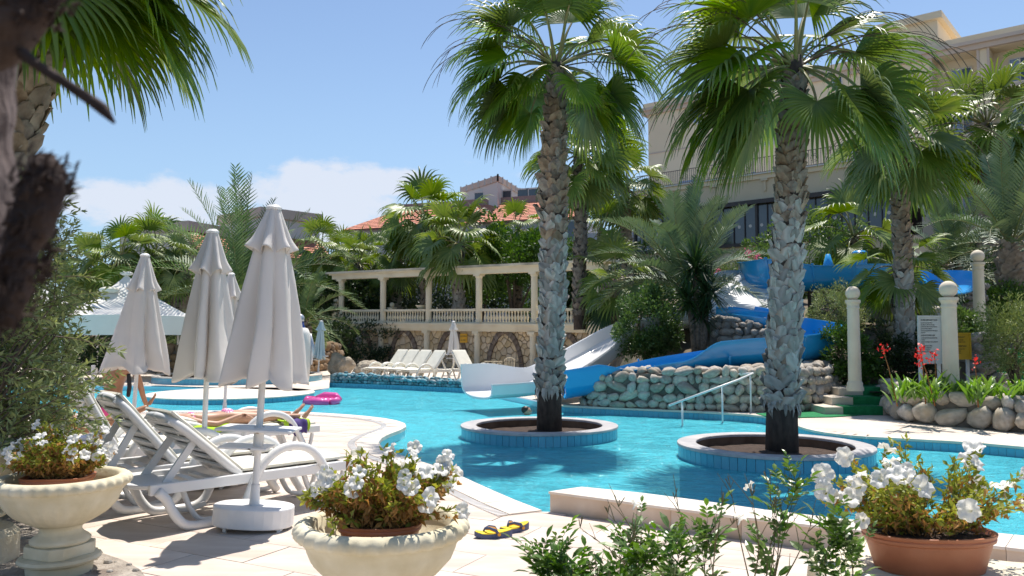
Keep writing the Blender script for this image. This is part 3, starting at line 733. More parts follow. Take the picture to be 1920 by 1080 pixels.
# voronoi crazy paving
def voronoi(w, h, n, seed, relax=2, gap=.02):
    r = np.random.RandomState(seed); pts = r.rand(n, 2)*[w, h]
    def cells():
        out = []
        for i in range(n):
            poly = [Vector((0, 0)), Vector((w, 0)), Vector((w, h)), Vector((0, h))]
            d = ((pts-pts[i])**2).sum(1); idx = np.argsort(d)[1:15]
            for j in idx:
                mid = Vector((pts[i]+pts[j])/2); nn = Vector(pts[j]-pts[i]).normalized()
                res = []
                for a, b_ in zip(poly, poly[1:]+poly[:1]):
                    da, db = (a-mid).dot(nn)+gap/2, (b_-mid).dot(nn)+gap/2
                    if da <= 0: res.append(a)
                    if (da < 0) != (db < 0) and abs(da-db) > 1e-9: res.append(a.lerp(b_, da/(da-db)))
                poly = res
                if not poly: break
            out.append(poly)
        return out
    for _ in range(relax):
        cs = cells()
        for i, c in enumerate(cs):
            if c: m_ = sum(c, Vector((0, 0)))/len(c); pts[i] = .6*np.array(m_)+.4*pts[i]
    return cells()
WH = FL-.28
cells = voronoi(LW, WH, 292, 5)
for c in cells:
    if len(c) < 3: continue
    m_ = sum(c, Vector((0, 0)))/len(c); th = rng.uniform(.035, .07)
    c = [m_+(p-m_)*rng.uniform(.96, 1.0) for p in c]
    fr_ = [m_+(p-m_)*.86 for p in c]
    n = len(c); vs = []
    for ring, o in ((c, -.04), (c, th*.6), (fr_, th)):
        for p in ring:
            q = lp(p.x/LW, p.y, o) - lgo; vs.append(q)
    cen = lp(m_.x/LW, m_.y, 0)-lgo
    vs = [v-cen for v in vs]
    fs = [(i, (i+1) % n, n+(i+1) % n, n+i) for i in range(n)]+[(n+i, n+(i+1) % n, 2*n+(i+1) % n, 2*n+i) for i in range(n)]+[tuple(range(2*n, 3*n))]
    mb = MB(); mb.add(vs, fs); o = mb.build('wall_stone', M_crazy, lg, loc=cen)
# pointed arches of darker stones
for k in range(5):
    sc0, sc1 = COLS[k]+.035, COLS[k+1]-.035; cx = (sc0+sc1)/2*LW; half = (sc1-sc0)/2*LW-.18
    for sgn in (-1, 1):
        Rr = half*1.35; c0 = cx - sgn*(Rr-half)
        amax = math.acos((Rr-half)/Rr); nst = 8
        Hs = min(1.55, Rr*math.sin(amax)); zs = 1.62/(Rr*math.sin(amax))
        for i in range(nst):
            a0 = amax*(i+.04)/nst; a1 = amax*(i+.96)/nst
            vs = []
            for o in (-.02, .13):
                for rr, a in ((Rr, a0), (Rr+.20, a0), (Rr+.20, a1), (Rr, a1)):
                    x = c0+sgn*rr*math.cos(a); z = rr*math.sin(a)*zs
                    vs.append(lp(x/LW, min(z, 1.68), o*rng.uniform(.9, 1.1) if o > 0 else o)-lgo)
            cen = sum(vs, Vector((0, 0, 0)))/8
            fs = [(0, 1, 2, 3), (7, 6, 5, 4), (0, 4, 5, 1), (1, 5, 6, 2), (2, 6, 7, 3), (3, 7, 4, 0)]
            MB().add([v-cen for v in vs], fs).build('arch_stone', M_arch, lg, loc=cen)
def text_obj(txt, size, mat, parent, loc, rot, name='lettering', align='LEFT', sx=1.0, ext=.001):
    cu = bpy.data.curves.new('t', 'FONT'); cu.body = txt; cu.size = size; cu.align_x = align; cu.extrude = ext; cu.resolution_u = 2
    tmp = bpy.data.objects.new('t', cu); COL.objects.link(tmp); dg = bpy.context.evaluated_depsgraph_get()
    me = bpy.data.meshes.new_from_object(tmp.evaluated_get(dg)); bpy.data.objects.remove(tmp); bpy.data.curves.remove(cu)
    me.materials.clear(); me.materials.append(mat)
    o = inst(name, me, parent, loc, rot, (sx, 1, 1)); return o
# notices on the wall
def wall_sign(s, zc, w_, h_, mat, label, lines, name='notice', size=.07):
    p = lp(s, zc, .12); t = empty(name, p, la, label, 'sign')
    MB().box((0, 0, 0), (w_, .03, h_)).build('board', mat, t)
    n = len(lines)
    for i, l in enumerate(lines): text_obj(l, size, M_ink, t, (0, -.018, h_*.5-(i+.8)*h_/(n+.3)), (math.pi/2, 0, 0), align='CENTER', sx=.8)
wall_sign(.095, 1.28, .42, .55, M_white, 'small white notice on the stone wall under the first arch', ['DEAR GUEST', 'PLEASE', 'NO DIVING', 'THANK YOU'], size=.085)
p_ = (877-960)/F; wall_sign(.548, 1.38, .42, .42, M_signo, 'small orange notice on the wall right of the folded far parasol', ['NO DIVING', 'ALLOWED'], size=.09)
# life buoy
q = P(1051, 674, 33.6); t = empty('life_buoy', (q.x, q.y-.05, q.z), la, 'orange life buoy on the stone wall behind the palm trunk', 'life buoy')
m = MB(); n1, n2 = 28, 10
vs = [((.36+.085*math.cos(b_))*math.cos(a), .085*math.sin(b_), (.36+.085*math.cos(b_))*math.sin(a)) for a in [2*math.pi*i/n1 for i in range(n1)] for b_ in [2*math.pi*j/n2 for j in range(n2)]]
m.add(vs, [(i*n2+j, i*n2+(j+1) % n2, ((i+1) % n1)*n2+(j+1) % n2, ((i+1) % n1)*n2+j) for i in range(n1) for j in range(n2)])
m.build('ring', M_orange, t, smooth=True)
for a in (0, 90, 180, 270):
    m = MB(); m.tube([(math.cos(R(a-6))*.36, 0, math.sin(R(a-6))*.36), (math.cos(R(a+6))*.36, 0, math.sin(R(a+6))*.36)], .092, 10); m.build('white_band', M_plastic, t, smooth=True)

# ================================================================== BUILDINGS
class Facade:
    """a vertical plane through the point seen at (px, any) at depth Y, heading to the left and away"""
    def __init__(s, px, Y, u): s.o = Vector(P(px, 628, Y).xy); s.u = Vector(u).normalized(); s.n = Vector((s.u.y, -s.u.x)); s.n = s.n if s.n.y < 0 else -s.n
    def hit(s, px, py, out=0):
        d = ray(px, py); o = s.o + s.n*out
        # cam.xy + t d = o + k u
        det = d.x*(-s.u.y)+d.y*s.u.x; w_ = o-CAM.xy
        t = (w_.x*(-s.u.y)+w_.y*s.u.x)/det
        p = CAM+d*t; return (Vector((p.x, p.y))-o).dot(s.u), p.z
    def pt(s, k, z, out=0): q = s.o+s.u*k+s.n*out; return Vector((q.x, q.y, z))
    def slab(s, mb, k0, k1, z0, z1, o0, o1, org):
        vs = [s.pt(k, z, o)-org for k in (k0, k1) for z in (z0, z1) for o in (o0, o1)]
        mb.add(vs, [(0, 1, 3, 2), (4, 6, 7, 5), (0, 4, 5, 1), (2, 3, 7, 6), (1, 5, 7, 3), (0, 2, 6, 4)]); return mb
FH = Facade(1920, 53, (-1.2, 1.0))
org = FH.pt(0, 0)
ht = empty('hotel', org, 0, 'large cream hotel block with recessed balconies rising behind the palms at right', 'building')
k_open0 = FH.hit(1832, 130)[0]; k_open1 = FH.hit(1748, 130)[0]
k_next = FH.hit(1856, 120)[0]; pitch = abs(k_open0 - k_next) + (k_open1-k_open0)
zt_open = FH.hit(1790, 99)[1]; zb_open = FH.hit(1790, 153)[1]; zpar = FH.hit(1790, 172)[1]
zroof = FH.hit(1920, 47)[1]; zcorn = FH.hit(1920, 76)[1]
st = 3.1; ow = k_open1-k_open0
print('hotel', k_open0, k_open1, k_next, pitch, zt_open, zb_open, zroof)
kR = k_open0-3*pitch; kL = FH.hit(1216, 300)[0]
nbay = [(k_open0+i*pitch, k_open1+i*pitch) for i in range(-3, 1)]
kE = k_open1 + .9
wl_ = MB(); FH.slab(wl_, kE, kL, 0, zcorn, -14, 0, org)                   # blind part behind the fronds
FH.slab(wl_, kR, kE, 0, zcorn, -14, -1.5, org)                            # back wall of the balconies
edges = [kR]+[e for b_ in nbay for e in b_]+[kE]
for a, b_ in zip(edges[0::2], edges[1::2]): FH.slab(wl_, a, b_, 0, zcorn-.01, -1.52, -.002, org)
wl_.build('wall', M_wall, ht)
levels = [zt_open - i*st for i in range(6)]
for (a, b_) in nbay:
    prev = zcorn-.02
    for i, zt_ in enumerate(levels):
        FH.slab(MB(), a, b_, zt_, prev, -1.5, -.05, org).build('spandrel', M_wall, ht)                     # spandrel above each opening
        prev = zt_-(zt_open-zpar) 
    FH.slab(MB(), a, b_, 0, prev, -1.5, -.05, org).build('spandrel', M_wall, ht)
tr_ = MB()
for (a, b_) in nbay:
    for zt_ in levels:
        FH.slab(tr_, a-.16, a, zt_-(zt_open-zpar)-.1, zt_+.16, -.02, .07, org); FH.slab(tr_, b_, b_+.16, zt_-(zt_open-zpar)-.1, zt_+.16, -.02, .07, org)
        FH.slab(tr_, a, b_, zt_, zt_+.16, -.02, .07, org)
        FH.slab(tr_, a+.25, b_-.25, zt_-(zt_open-zpar)-.16, zt_-(zt_open-zpar)-.10, -.02, .0, org)
tr_.build('moulding', M_wallp, ht)
for (a, b_) in nbay:
    for j, zt_ in enumerate(levels[:5]):
        zc0 = zt_-(zt_open-zpar)+0.02
        FH.slab(MB(), a+.02, b_-.02, zc0-.95+.0, zc0, -.12, -.04, org).build('balcony_parapet', M_wall, ht)
        w0, w1 = a+.55, b_-.9; zz0, zz1 = zc0-1.0, zt_-.75
        wf_ = MB()
        for (p0, p1, q0, q1) in ((w0, w1, zz1-.08, zz1), (w0, w0+.08, zz0, zz1-.08), (w1-.08, w1, zz0, zz1-.08), ((w0+w1)/2-.04, (w0+w1)/2+.04, zz0, zz1-.08)):
            FH.slab(wf_, p0, p1, q0, q1, -1.5, -1.42, org)
        fr_ = wf_.build('window_frame', M_white, ht)
        FH.slab(MB(), w0+.08, (w0+w1)/2-.04, zz0, zz1-.08, -1.5, -1.46, org).build('pane', M_glass, fr_)
        FH.slab(MB(), (w0+w1)/2+.04, w1-.08, zz0, zz1-.08, -1.5, -1.46, org).build('pane', M_glassb, fr_)
c_ = MB(); FH.slab(c_, kR-.3, kL+.5, zcorn, zcorn+.35, -14.2, .25, org); FH.slab(c_, kR-.5, kL+.7, zcorn+.35, zcorn+.6, -14.4, .5, org)
c_.build('cornice', M_wallp, ht)
c_ = MB(); FH.slab(c_, kR-.3, kL+.4, zcorn+.6, zroof, -14, .2, org); c_.build('parapet', M_wall, ht)
k0, k1 = FH.hit(1758, 60)[0], FH.hit(1650, 60)[0]; ztw = FH.hit(1730, 30)[1]
c_ = MB(); FH.slab(c_, k0, k1, zroof-.5, ztw-.5, -7, .0, org); FH.slab(c_, k0-.35, k1+.3, ztw-.5, ztw, -7.3, .35, org); c_.build('roof_turret', M_wall, ht)
# windows in the blind part
for (x0, x1, y0, y1) in ((1432, 1452, 245, 275), (1338, 1350, 262, 290), (1560, 1580, 140, 172), (1430, 1448, 155, 185), (1300, 1316, 205, 235), (1590, 1608, 268, 298)):
    a, z1 = FH.hit(x1, y0, .02); b_, z0 = FH.hit(x0, y1, .02)
    fr_ = FH.slab(MB(), a, b_, z0, z1, -.02, .06, org).build('window_frame', M_white, ht)
    mid = (a+b_)/2
    FH.slab(MB(), a+.1, mid-.04, z0+.1, z1-.1, .04, .075, org).build('pane', M_glass, fr_); FH.slab(MB(), mid+.04, b_-.1, z0+.1, z1-.1, .04, .075, org).build('pane', M_glassb, fr_)
gv = MB()
for zz in (11.5, 14.6, 17.7): FH.slab(gv, kE+.2, kL-.05, zz, zz+.12, -.01, .05, org)
gv.build('string_course', M_wallp, ht)

# restaurant wing with roof terrace
FW = Facade(1440, 47, (-1.12, 1.0)); wo_ = FW.pt(0, 0)
wg = empty('restaurant_wing', wo_, 0, 'cream restaurant wing with roof terrace railing and dark folding glass front', 'building')
kl, zs1 = FW.hit(1186, 362); kr = FW.hit(1700, 300)[0]; ztop_w = FW.hit(1440, 323)[1]; zglt = FW.hit(1440, 381)[1]; zglb = FW.hit(1440, 452)[1]
print('wing', kl, kr, ztop_w, zglt, zglb)
m = MB(); FW.slab(m, kr, kl, zglt+.25, ztop_w-.35, -12, 0, wo_); FW.slab(m, kr, kl, 0, zglb-.2, -12, -.1, wo_); m.build('wall', M_walll, wg)
m = MB(); FW.slab(m, kr, kl+.05, ztop_w-.35, ztop_w-.08, -12, .12, wo_); m.build('fascia', M_wall, wg)
m = MB(); FW.slab(m, kr, kl+.1, ztop_w-.08, ztop_w, -12, .25, wo_); m.build('terrace_edge', M_white, wg)
m = MB(); FW.slab(m, kr, kl+.1, zglt, zglt+.25, -12, .35, wo_); FW.slab(m, kr, kl, zglb-.2, zglb, -.3, .1, wo_)
m.build('dark_lintel', M_darkf, wg)
ng = 24
for i in range(ng):
    a = kl-.1+(kr-kl)*i/ng; b_ = kl-.1+(kr-kl)*(i+1)/ng
    big_ = i % 6 == 0
    m = MB(); FW.slab(m, a-(.14 if big_ else .04), a, zglb, zglt, -.12, .08 if big_ else .04, wo_); fr_ = m.build('window_frame', M_darkf, wg)
    FW.slab(MB(), b_, a-(.14 if big_ else .04), zglb, zglt, -.09, -.05, wo_).build('pane', M_glass, fr_)
    dm = MB(); c = FW.pt((a+b_)/2, zglb+1.0, -.04)-wo_; dm.lathe([(.10, -.004), (.10, .004)], 12)
    q = Matrix.Translation(c) @ Matrix.Rotation(math.atan2(FW.n.y, FW.n.x)+math.pi/2, 4, 'Z') @ Matrix.Rotation(math.pi/2, 4, 'X')
    MB().join(dm, q).build('sticker', M_white, fr_)
FW.slab(MB(), kr, kl, zglb, zglt, -2.6, -2.5, wo_).build('back_wall', M_darkf, wg)
# roof terrace railing
rl = MB(); o1 = -.35
for z in (ztop_w+.12, ztop_w+1.0): FW.slab(rl, kr, kl-.1, z, z+.04, o1-.02, o1+.02, wo_)
rl.build('railing', M_iron, wg)
ba = MB(); k = kr
while k < kl-.1: FW.slab(ba, k, k+.025, ztop_w, ztop_w+1.0, o1-.012, o1+.012, wo_); k += .14
o = ba.build('railing_bar', M_iron, wg); o['kind'] = 'stuff'
sc_ = MB(); k = kr+.8
while k < kl-.6:
    for r_ in (.12, .22):
        pts = [FW.pt(k+r_*math.cos(a), ztop_w+.55+r_*math.sin(a), o1)-wo_ for a in [R(x) for x in range(0, 361, 30)]]
        sc_.tube(pts, .016, 4, caps=False)
    k += 2.1
sc_.build('railing_scroll', M_iron, wg)
for (x0, x1, y0, y1) in ((1270, 1305, 333, 356), (1406, 1420, 318, 346)):
    a, z1 = FH.hit(x1, y0, .1); b_, z0 = FH.hit(x0, y1, .1)
    fr_ = FH.slab(MB(), a, b_, z0-1, z1, -.02, .1, org).build('terrace_door', M_wall, ht); FH.slab(MB(), a+.15, b_-.15, z0-1, z1-.15, .05, .12, org).build('pane', M_glassb, fr_)
for x in (1232, 1340, 1435):
    k, z = FW.hit(x, 345); q = MB(); FW.slab(q, k-.07, k+.07, ztop_w-1.1, ztop_w-.35, 0, .12, wo_); FW.slab(q, k-.2, k+.2, ztop_w-.5, ztop_w-.36, 0, .2, wo_); q.build('bracket', M_walll, wg)
# grey-lilac wall, red roofed block and tower in the middle
FM = Facade(1060, 66, (-1.0, .40)); mo = FM.pt(0, 0)
mb_ = empty('red_roofed_building', mo, 0, 'long building with red tiled roof and brown ridge behind the trees in the middle', 'building')
def fmz(px, py, out=0): return FM.hit(px, py, out)
k0 = fmz(1016, 400)[0]; k1 = fmz(640, 400)[0]; ze = fmz(1000, 412)[1]; kr_ = fmz(1010, 380)[0]
m = MB(); FM.slab(m, -1.2, k1, 0, ze, -9, 0, mo); m.build('wall', M_grey, mb_)
zr = fmz(1000, 371)[1]+.2; rr = MB()
def q3(k, z, o): return FM.pt(k, z, o)-mo
kA, kB = -1.3, fmz(648, 410)[0]
rr.add([q3(kA, ze, .5), q3(kB, ze, .5), q3(kB-3, zr+.3, -4.5), q3(kA, zr+.3, -4.5), q3(kA, ze-.15, .5), q3(kB, ze-.15, .5)], [(0, 1, 2, 3), (4, 5, 1, 0)])
rr.add([q3(kB, ze, .5), q3(kB-3, zr+.3, -4.5), q3(kB, ze, -9)], [(0, 2, 1)])
rr.build('tiled_roof', M_roof, mb_)
rr = MB(); FM.slab(rr, kA, kB-3, zr+.1, zr+.85, -9, -4.45, mo); rr.build('ridge_fascia', M_brown, mb_)
rr = MB(); FM.slab(rr, -9, -1.25, 0, 9.8, -12, .6, mo); rr.build('grey_wall', M_grey, mb_)
a, z0 = FM.hit(1058, 425, .62); b_, z1 = FM.hit(1084, 412, .62)
fr_ = FM.slab(MB(), min(a, b_), max(a, b_), z0-1.2, z1, .6, .66, mo).build('window_frame', M_white, mb_); FM.slab(MB(), min(a, b_)+.1, max(a, b_)-.1, z0-1.1, z1-.1, .64, .68, mo).build('pane', M_glass, fr_)
for x in (890, 915, 940, 972, 990):
    k = fmz(x, 360, -4)[0]; s_ = MB(); FM.slab(s_, k-.5, k+.5, zr+.95, zr+1.55, -5.2, -5.1, mo); sp_ = s_.build('solar_collector', M_glass, mb_)
    s_ = MB(); FM.slab(s_, k-.6, k+.6, zr+1.55, zr+1.68, -5.25, -5.05, mo); FM.slab(s_, k-.6, k-.52, zr+.8, zr+1.6, -5.2, -5.05, mo); s_.build('collector_frame', M_white, sp_)
tw = empty('rooftop_tower', P(924, 370, 74), 0, 'pale flat topped tower block with tan parapet above the red roof', 'building')
tw.location.z = 0
zA = P(940, 337, 74).z; zB = P(940, 348, 74).z; A_, B_, C_ = P(866, 370, 78).xy, P(933, 370, 72).xy, P(980, 370, 80).xy; to = Vector(tw.location[:2])
D_ = A_+C_-B_
MB().prism([p-to for p in (A_, B_, C_, D_)], 0, zB).build('wall', M_white, tw)
cen_ = (A_+C_)/2
MB().prism([cen_+(p-cen_)*1.03-to for p in (A_, B_, C_, D_)], zB, zA).build('parapet', M_wallp, tw)
m = MB()
for (U, V, n_) in ((A_, B_, 6), (B_, C_, 6)):
    for i in range(n_+1):
        p = cen_+(U.lerp(V, i/n_)-cen_)*1.035-to; m.box((p.x, p.y, (zA+zB)/2+.03), (.16, .16, zA-zB+.1))
m.build('parapet_joint', M_white, tw)
# far left roofs
for i, (x0, x1, yt, yb, Y, lab) in enumerate(((352, 425, 414, 432, 62, 'pale flat roofed house glimpsed left of the date palm'), (490, 600, 388, 440, 64, 'pale house with tan roof edge behind the tallest parasol'))):
    a, b_ = P(x0, yt, Y), P(x1, yt, Y+4); t = empty('far_house', (a.x, a.y, 0), 0, lab, 'house')
    dd = (b_-a).xy; nn = Vector((-dd.y, dd.x)).normalized()*7
    poly = [Vector((0, 0)), dd, dd+nn, nn]; cc = (dd+nn)/2
    MB().prism(poly, 0, a.z-.8).build('wall', M_white, t); MB().prism([cc+(p-cc)*1.06 for p in poly], a.z-.8, a.z).build('roof_edge', M_wallp, t)
    zq = P(x0, yb+15, Y).z
    r_ = MB(); dn = dd.normalized(); r_.add([(0-.3, -.3, zq-1.2), (dd.x+.3, dd.y-.3, zq-1.2), (dd.x, dd.y, zq+.6), (0, 0, zq+.6)], [(0, 1, 2, 3)])
    r_.v = [(x-nn.x*(.25 if z < zq else 0), y-nn.y*(.25 if z < zq else 0), z) for x, y, z in r_.v]
    r_.build('tiled_roof', M_roof, t)
    f = MB(); p = dd*.5; f.box((p.x-nn.x*.003, p.y-nn.y*.003, zq-2.6), (1.2, .1, 1.3)); f.build('window', M_glass, t)
# ================================================================== SLIDES
def catmull(pts, n=8):
    out = []; p = [pts[0]*2-pts[1]]+list(pts)+[pts[-1]*2-pts[-2]]
    for i in range(1, len(p)-2):
        for k in range(n):
            t = k/n; a, b, c, d = p[i-1], p[i], p[i+1], p[i+2]
            out.append(.5*((2*b)+(-a+c)*t+(2*a-5*b+4*c-d)*t*t+(-a+3*b-3*c+d)*t**3))
    out.append(p[-2]); return out
def sweep(path, prof_at, parent, name, mat, closed_prof=True):
    """sweeps a cross section along a path; prof_at(u) gives (side, up) pairs"""
    m = len(path); vs = []; n = None
    for i, p in enumerate(path):
        t = (path[min(i+1, m-1)]-path[max(i-1, 0)]); t.z *= 1; t.normalize()
        side = t.cross(Vector((0, 0, 1))).normalized(); up = side.cross(t).normalized()
        pr = prof_at(i/(m-1)); n = len(pr)
        for (a, b) in pr: vs.append(p+side*a+up*b)
    fs = []
    for i in range(m-1):
        for k in range(n if closed_prof else n-1):
            fs.append((i*n+k, i*n+(k+1) % n, (i+1)*n+(k+1) % n, (i+1)*n+k))
    if closed_prof: fs += [tuple(range(n-1, -1, -1)), tuple(range((m-1)*n, m*n))]
    return MB().add(vs, fs).build(name, mat, parent, smooth='auto')
def u_prof(w, hl, hr, th=.03, lip=.07, ns=10, flatb=0.0):
    """U-shaped trough: origin at its floor; hl/hr = height of left/right wall"""
    inner = []
    for i in range(ns+1):
        a = math.pi*(i/ns)                      # left lip to right lip through the bottom
        x = -math.cos(a)*w/2; s = math.sin(a)
        h = (hl if x < 0 else hr)
        z = h*(1-s**(.55+flatb)) if s > 0 else h
        inner.append((x, z))
    outer = [(x*(1+2*th/w)+(th if x > 0 else -th)*.2, z-th*(math.sin(math.pi*i/ns)+.0)) for i, (x, z) in enumerate(inner)]
    pr = [(inner[0][0]-lip, inner[0][1]+.0), (inner[0][0]-lip, inner[0][1]+.03)] + [(inner[0][0], inner[0][1]+.03)] + inner[1:-1] + [(inner[-1][0], inner[-1][1]+.03), (inner[-1][0]+lip, inner[-1][1]+.03), (inner[-1][0]+lip, inner[-1][1])] + outer[::-1]
    return pr
# lower blue flume: from the bend on the right down to the splash-in by the left palm
bs = empty('blue_slide', P(1430, 690, 17.8), 0, 'blue open water slide that bends round and runs down along the cobble wall', 'water slide')
bo = bs.location.copy()
ctrl = [P(1385, 618, 20.6), P(1430, 628, 19.9), P(1490, 642, 19.5), P(1530, 655, 18.9), P(1522, 672, 18.2), P(1470, 682, 17.85), P(1400, 686, 17.8), P(1320, 694, 17.85), P(1230, 706, 17.9), P(1165, 722, 17.9), P(1115, 736, 17.85), P(1058, 746, 17.8)]
path = [p-bo for p in catmull(ctrl, 8)]
def pr1(u):
    # left of travel = outer wall through the bend (towards the camera on the straight run)
    w_ = .95
    hi = .62 if u < .60 else .62-(.62-.24)*sstep(.60, .68, u)+.34*sstep(.86, .97, u)*0
    low = .42 if u < .5 else .42-.1*sstep(.5, .8, u)
    return u_prof(w_, low, hi+(.32*sstep(.87, .97, u)), lip=.06)
def prx(u):
    p = pr1(u); return p
sweep(path, lambda u: u_prof(.95, .58-.34*sstep(.60, .68, u)+.36*sstep(.76, .90, u), .42-.08*sstep(.5, .8, u)), bs, 'trough', M_sblue)
# bell of the run-out seen from outside: deep curved belly above the water
bell = [P(1150, 700, 17.75), P(1120, 712, 17.7), P(1090, 730, 17.65), P(1062, 742, 17.6), P(1050, 747, 17.6)]
bp = [p-bo for p in catmull(bell, 5)]
0 and sweep([Vector((p.x, p.y-.02, P(0, 690, 17.7).z-.60-.06*0)) + Vector((0, 0, .22*(1-sstep(0, 1, i/(len(bp)-1)))))-Vector((0, 0, bo.z)) for i, p in enumerate(bp)], lambda u: [(a, b) for a, b in u_prof(1.0, .5, .58-.18*(1-u))], bs, 'outlet', M_sblue)
# joints between the moulded sections
for i in (10, 24, 38, 52, 66):
    if i < len(path)-1:
        sweep([path[i]-(path[i+1]-path[i]).normalized()*.02, path[i]+(path[i+1]-path[i]).normalized()*.02], lambda u: [(a*1.06, b-.02 if b < .1 else b) for a, b in u_prof(.97, .56 if i < 45 else .24, .4, lip=.09)], bs, 'flange', M_sblue)
# upper flume
us = empty('upper_blue_slide', P(1600, 520, 21.5), 0, 'high blue slide running level behind the palms and turning at its left end', 'water slide')
uo = us.location.copy()
ctrl = [P(1796, 550, 19.9), P(1750, 543, 20.7), P(1680, 540, 21.4), P(1600, 540, 22.0), P(1530, 543, 22.2), P(1475, 552, 22.4), P(1435, 557, 23.0), P(1424, 553, 24.2), P(1440, 548, 25.2), P(1490, 545, 25.8)]
path2 = [p-uo for p in catmull(ctrl, 8)]
sweep(path2, lambda u: u_prof(1.15, .58*min(1, .06+u*6) + .40*sstep(.42, .60, u), .5), us, 'trough', M_sblue)
for i in (14, 24, 33, 42):
    tt = (path2[i+1]-path2[i]).normalized()*.025
    sweep([path2[i]-tt, path2[i]+tt], lambda u: [(a*1.05, b-.02 if b < .1 else b) for a, b in u_prof(1.16, .62+.40*sstep(.42, .6, i/72), .5, lip=.09)], us, 'flange', M_sblue)
m = MB(); c = P(1553, 505, 23.5)-uo
m.tube([c+Vector((0, 0, -.5)), c+Vector((0, 0, .15)), c+Vector((0, 0, .45))], [.28, .14, .06], 10); m.build('spray_nozzle', M_sblue, us, smooth=True)
m = MB(); c = P(1612, 492, 24)-uo; m.lathe([(.2, -.6), (.22, .3), (.16, .35)], 12, c=c); m.build('support_pipe', M_sblue, us, smooth='auto')
sm = MB()
for x, Y in ((1500, 22.2), (1700, 21.3)):
    c = P(x, 560, Y)-uo; sm.lathe([(.09, -1.6), (.09, -.1)], 12, c=c)
sm.build('support', M_sblue, us)
# white wide slide, upper landing + run + splash-out
ws = empty('white_slide', P(1250, 640, 21), 0, 'wide white water slide dropping behind the bushes and running out into the pool', 'water slide')
wo2 = ws.location.copy()
ctrl = [P(1460, 530, 24.2), P(1425, 530, 23.6), P(1400, 548, 23.0), P(1365, 582, 22.2), P(1320, 606, 21.9), P(1240, 620, 21.9), P(1180, 636, 21.7), P(1130, 668, 21.2), P(1085, 698, 20.3), P(1035, 724, 19.0), P(970, 738, 18.2), P(893, 744, 17.7)]
path3 = [p-wo2 for p in catmull(ctrl, 8)]
def pw(u):
    w_ = 2.3 - 1.05*sstep(.25, .45, u) + .25*sstep(.8, 1, u)
    return u_prof(w_, .08+.34*sstep(.3, .45, u)-.14*sstep(.75, .9, u), .40+.26*sstep(.8, .95, u), th=.05, lip=.05, flatb=-.28, ns=14)
sweep(path3, pw, ws, 'trough', M_swhite)
Ac = catmull([P(1404, 511, 23.5), P(1378, 528, 22.9), P(1350, 556, 22.2), P(1328, 582, 21.6)], 6)
Bc = catmull([P(1475, 520, 22.6), P(1468, 545, 21.8), P(1462, 566, 21.2), P(1458, 580, 20.8)], 6)
m = MB(); nn_ = len(Ac)
for a, b in zip(Ac, Bc):
    for j in range(9): t_ = j/8; m.v.append(tuple(a.lerp(b, t_)-wo2-Vector((0, 0, .18*math.sin(math.pi*t_)))))
for i in range(nn_-1):
    for j in range(8): q = i*9+j; m.f.append((q, q+1, q+10, q+9))
o = m.build('landing', M_swhite, ws, smooth=True); md_ = o.modifiers.new('thick', 'SOLIDIFY'); md_.thickness = .05
m = MB(); m.tube([p-wo2 for p in Ac], [.10]*nn_, 10, flat=1.6); m.build('landing_rim', M_swhite, ws, smooth=True)
# blue kiddie trough below the white landing
m = sweep([p-wo2 for p in catmull([P(1352, 600, 20.9), P(1400, 606, 20.6), P(1450, 612, 20.5)], 6)], lambda u: u_prof(1.2, .35, .30, lip=.06), ws, 'blue_lower_trough', M_sblue)
# ================================================================== HANDRAIL, STEPS, PILLARS, SIGNS, CARPET
hr = empty('pool_handrail', P(1350, 775, 16), 0, 'white sloping handrail at the pool steps in front of the cobble wall', 'handrail')
ho = hr.location.copy()
a, b_ = G(1262, 771, .05), None
A_ = P(1255, 760, 14.9); Bt = P(1385, 712, 15.9); Ct = P(1412, 700, 16.1); D_ = P(1360, 702, 16.5)
m = MB(); m.tube([A_-ho, Bt-ho, Ct-ho], .022, 8); m.tube([Ct-ho, D_-ho], .02, 8); m.build('rail', M_plastic, hr, smooth=True)
for q, zb in ((P(1279, 751, 15.1), WL-.5), (P(1354, 723, 15.7), WL-.5), (P(1407, 704, 16.08), 0.0)):
    m = MB(); m.tube([q-ho, Vector((q.x, q.y, zb))-ho], .018, 8); m.build('post', M_plastic, hr, smooth=True)
# underwater steps
st_ = MB()
for i in range(3):
    p0, p1 = G(1300, 772, 0), G(1440, 780, 0)
    st_.box(((p0.x+p1.x)/2-.1, (p0.y+p1.y)/2-.25-.3*i, -.42-.22*i), (1.9, .34, .5), Matrix.Rotation(math.atan2(p1.y-p0.y, p1.x-p0.x), 3, 'Z'))
o = st_.build('pool_steps', M_ppaint); o['kind'] = 'structure'
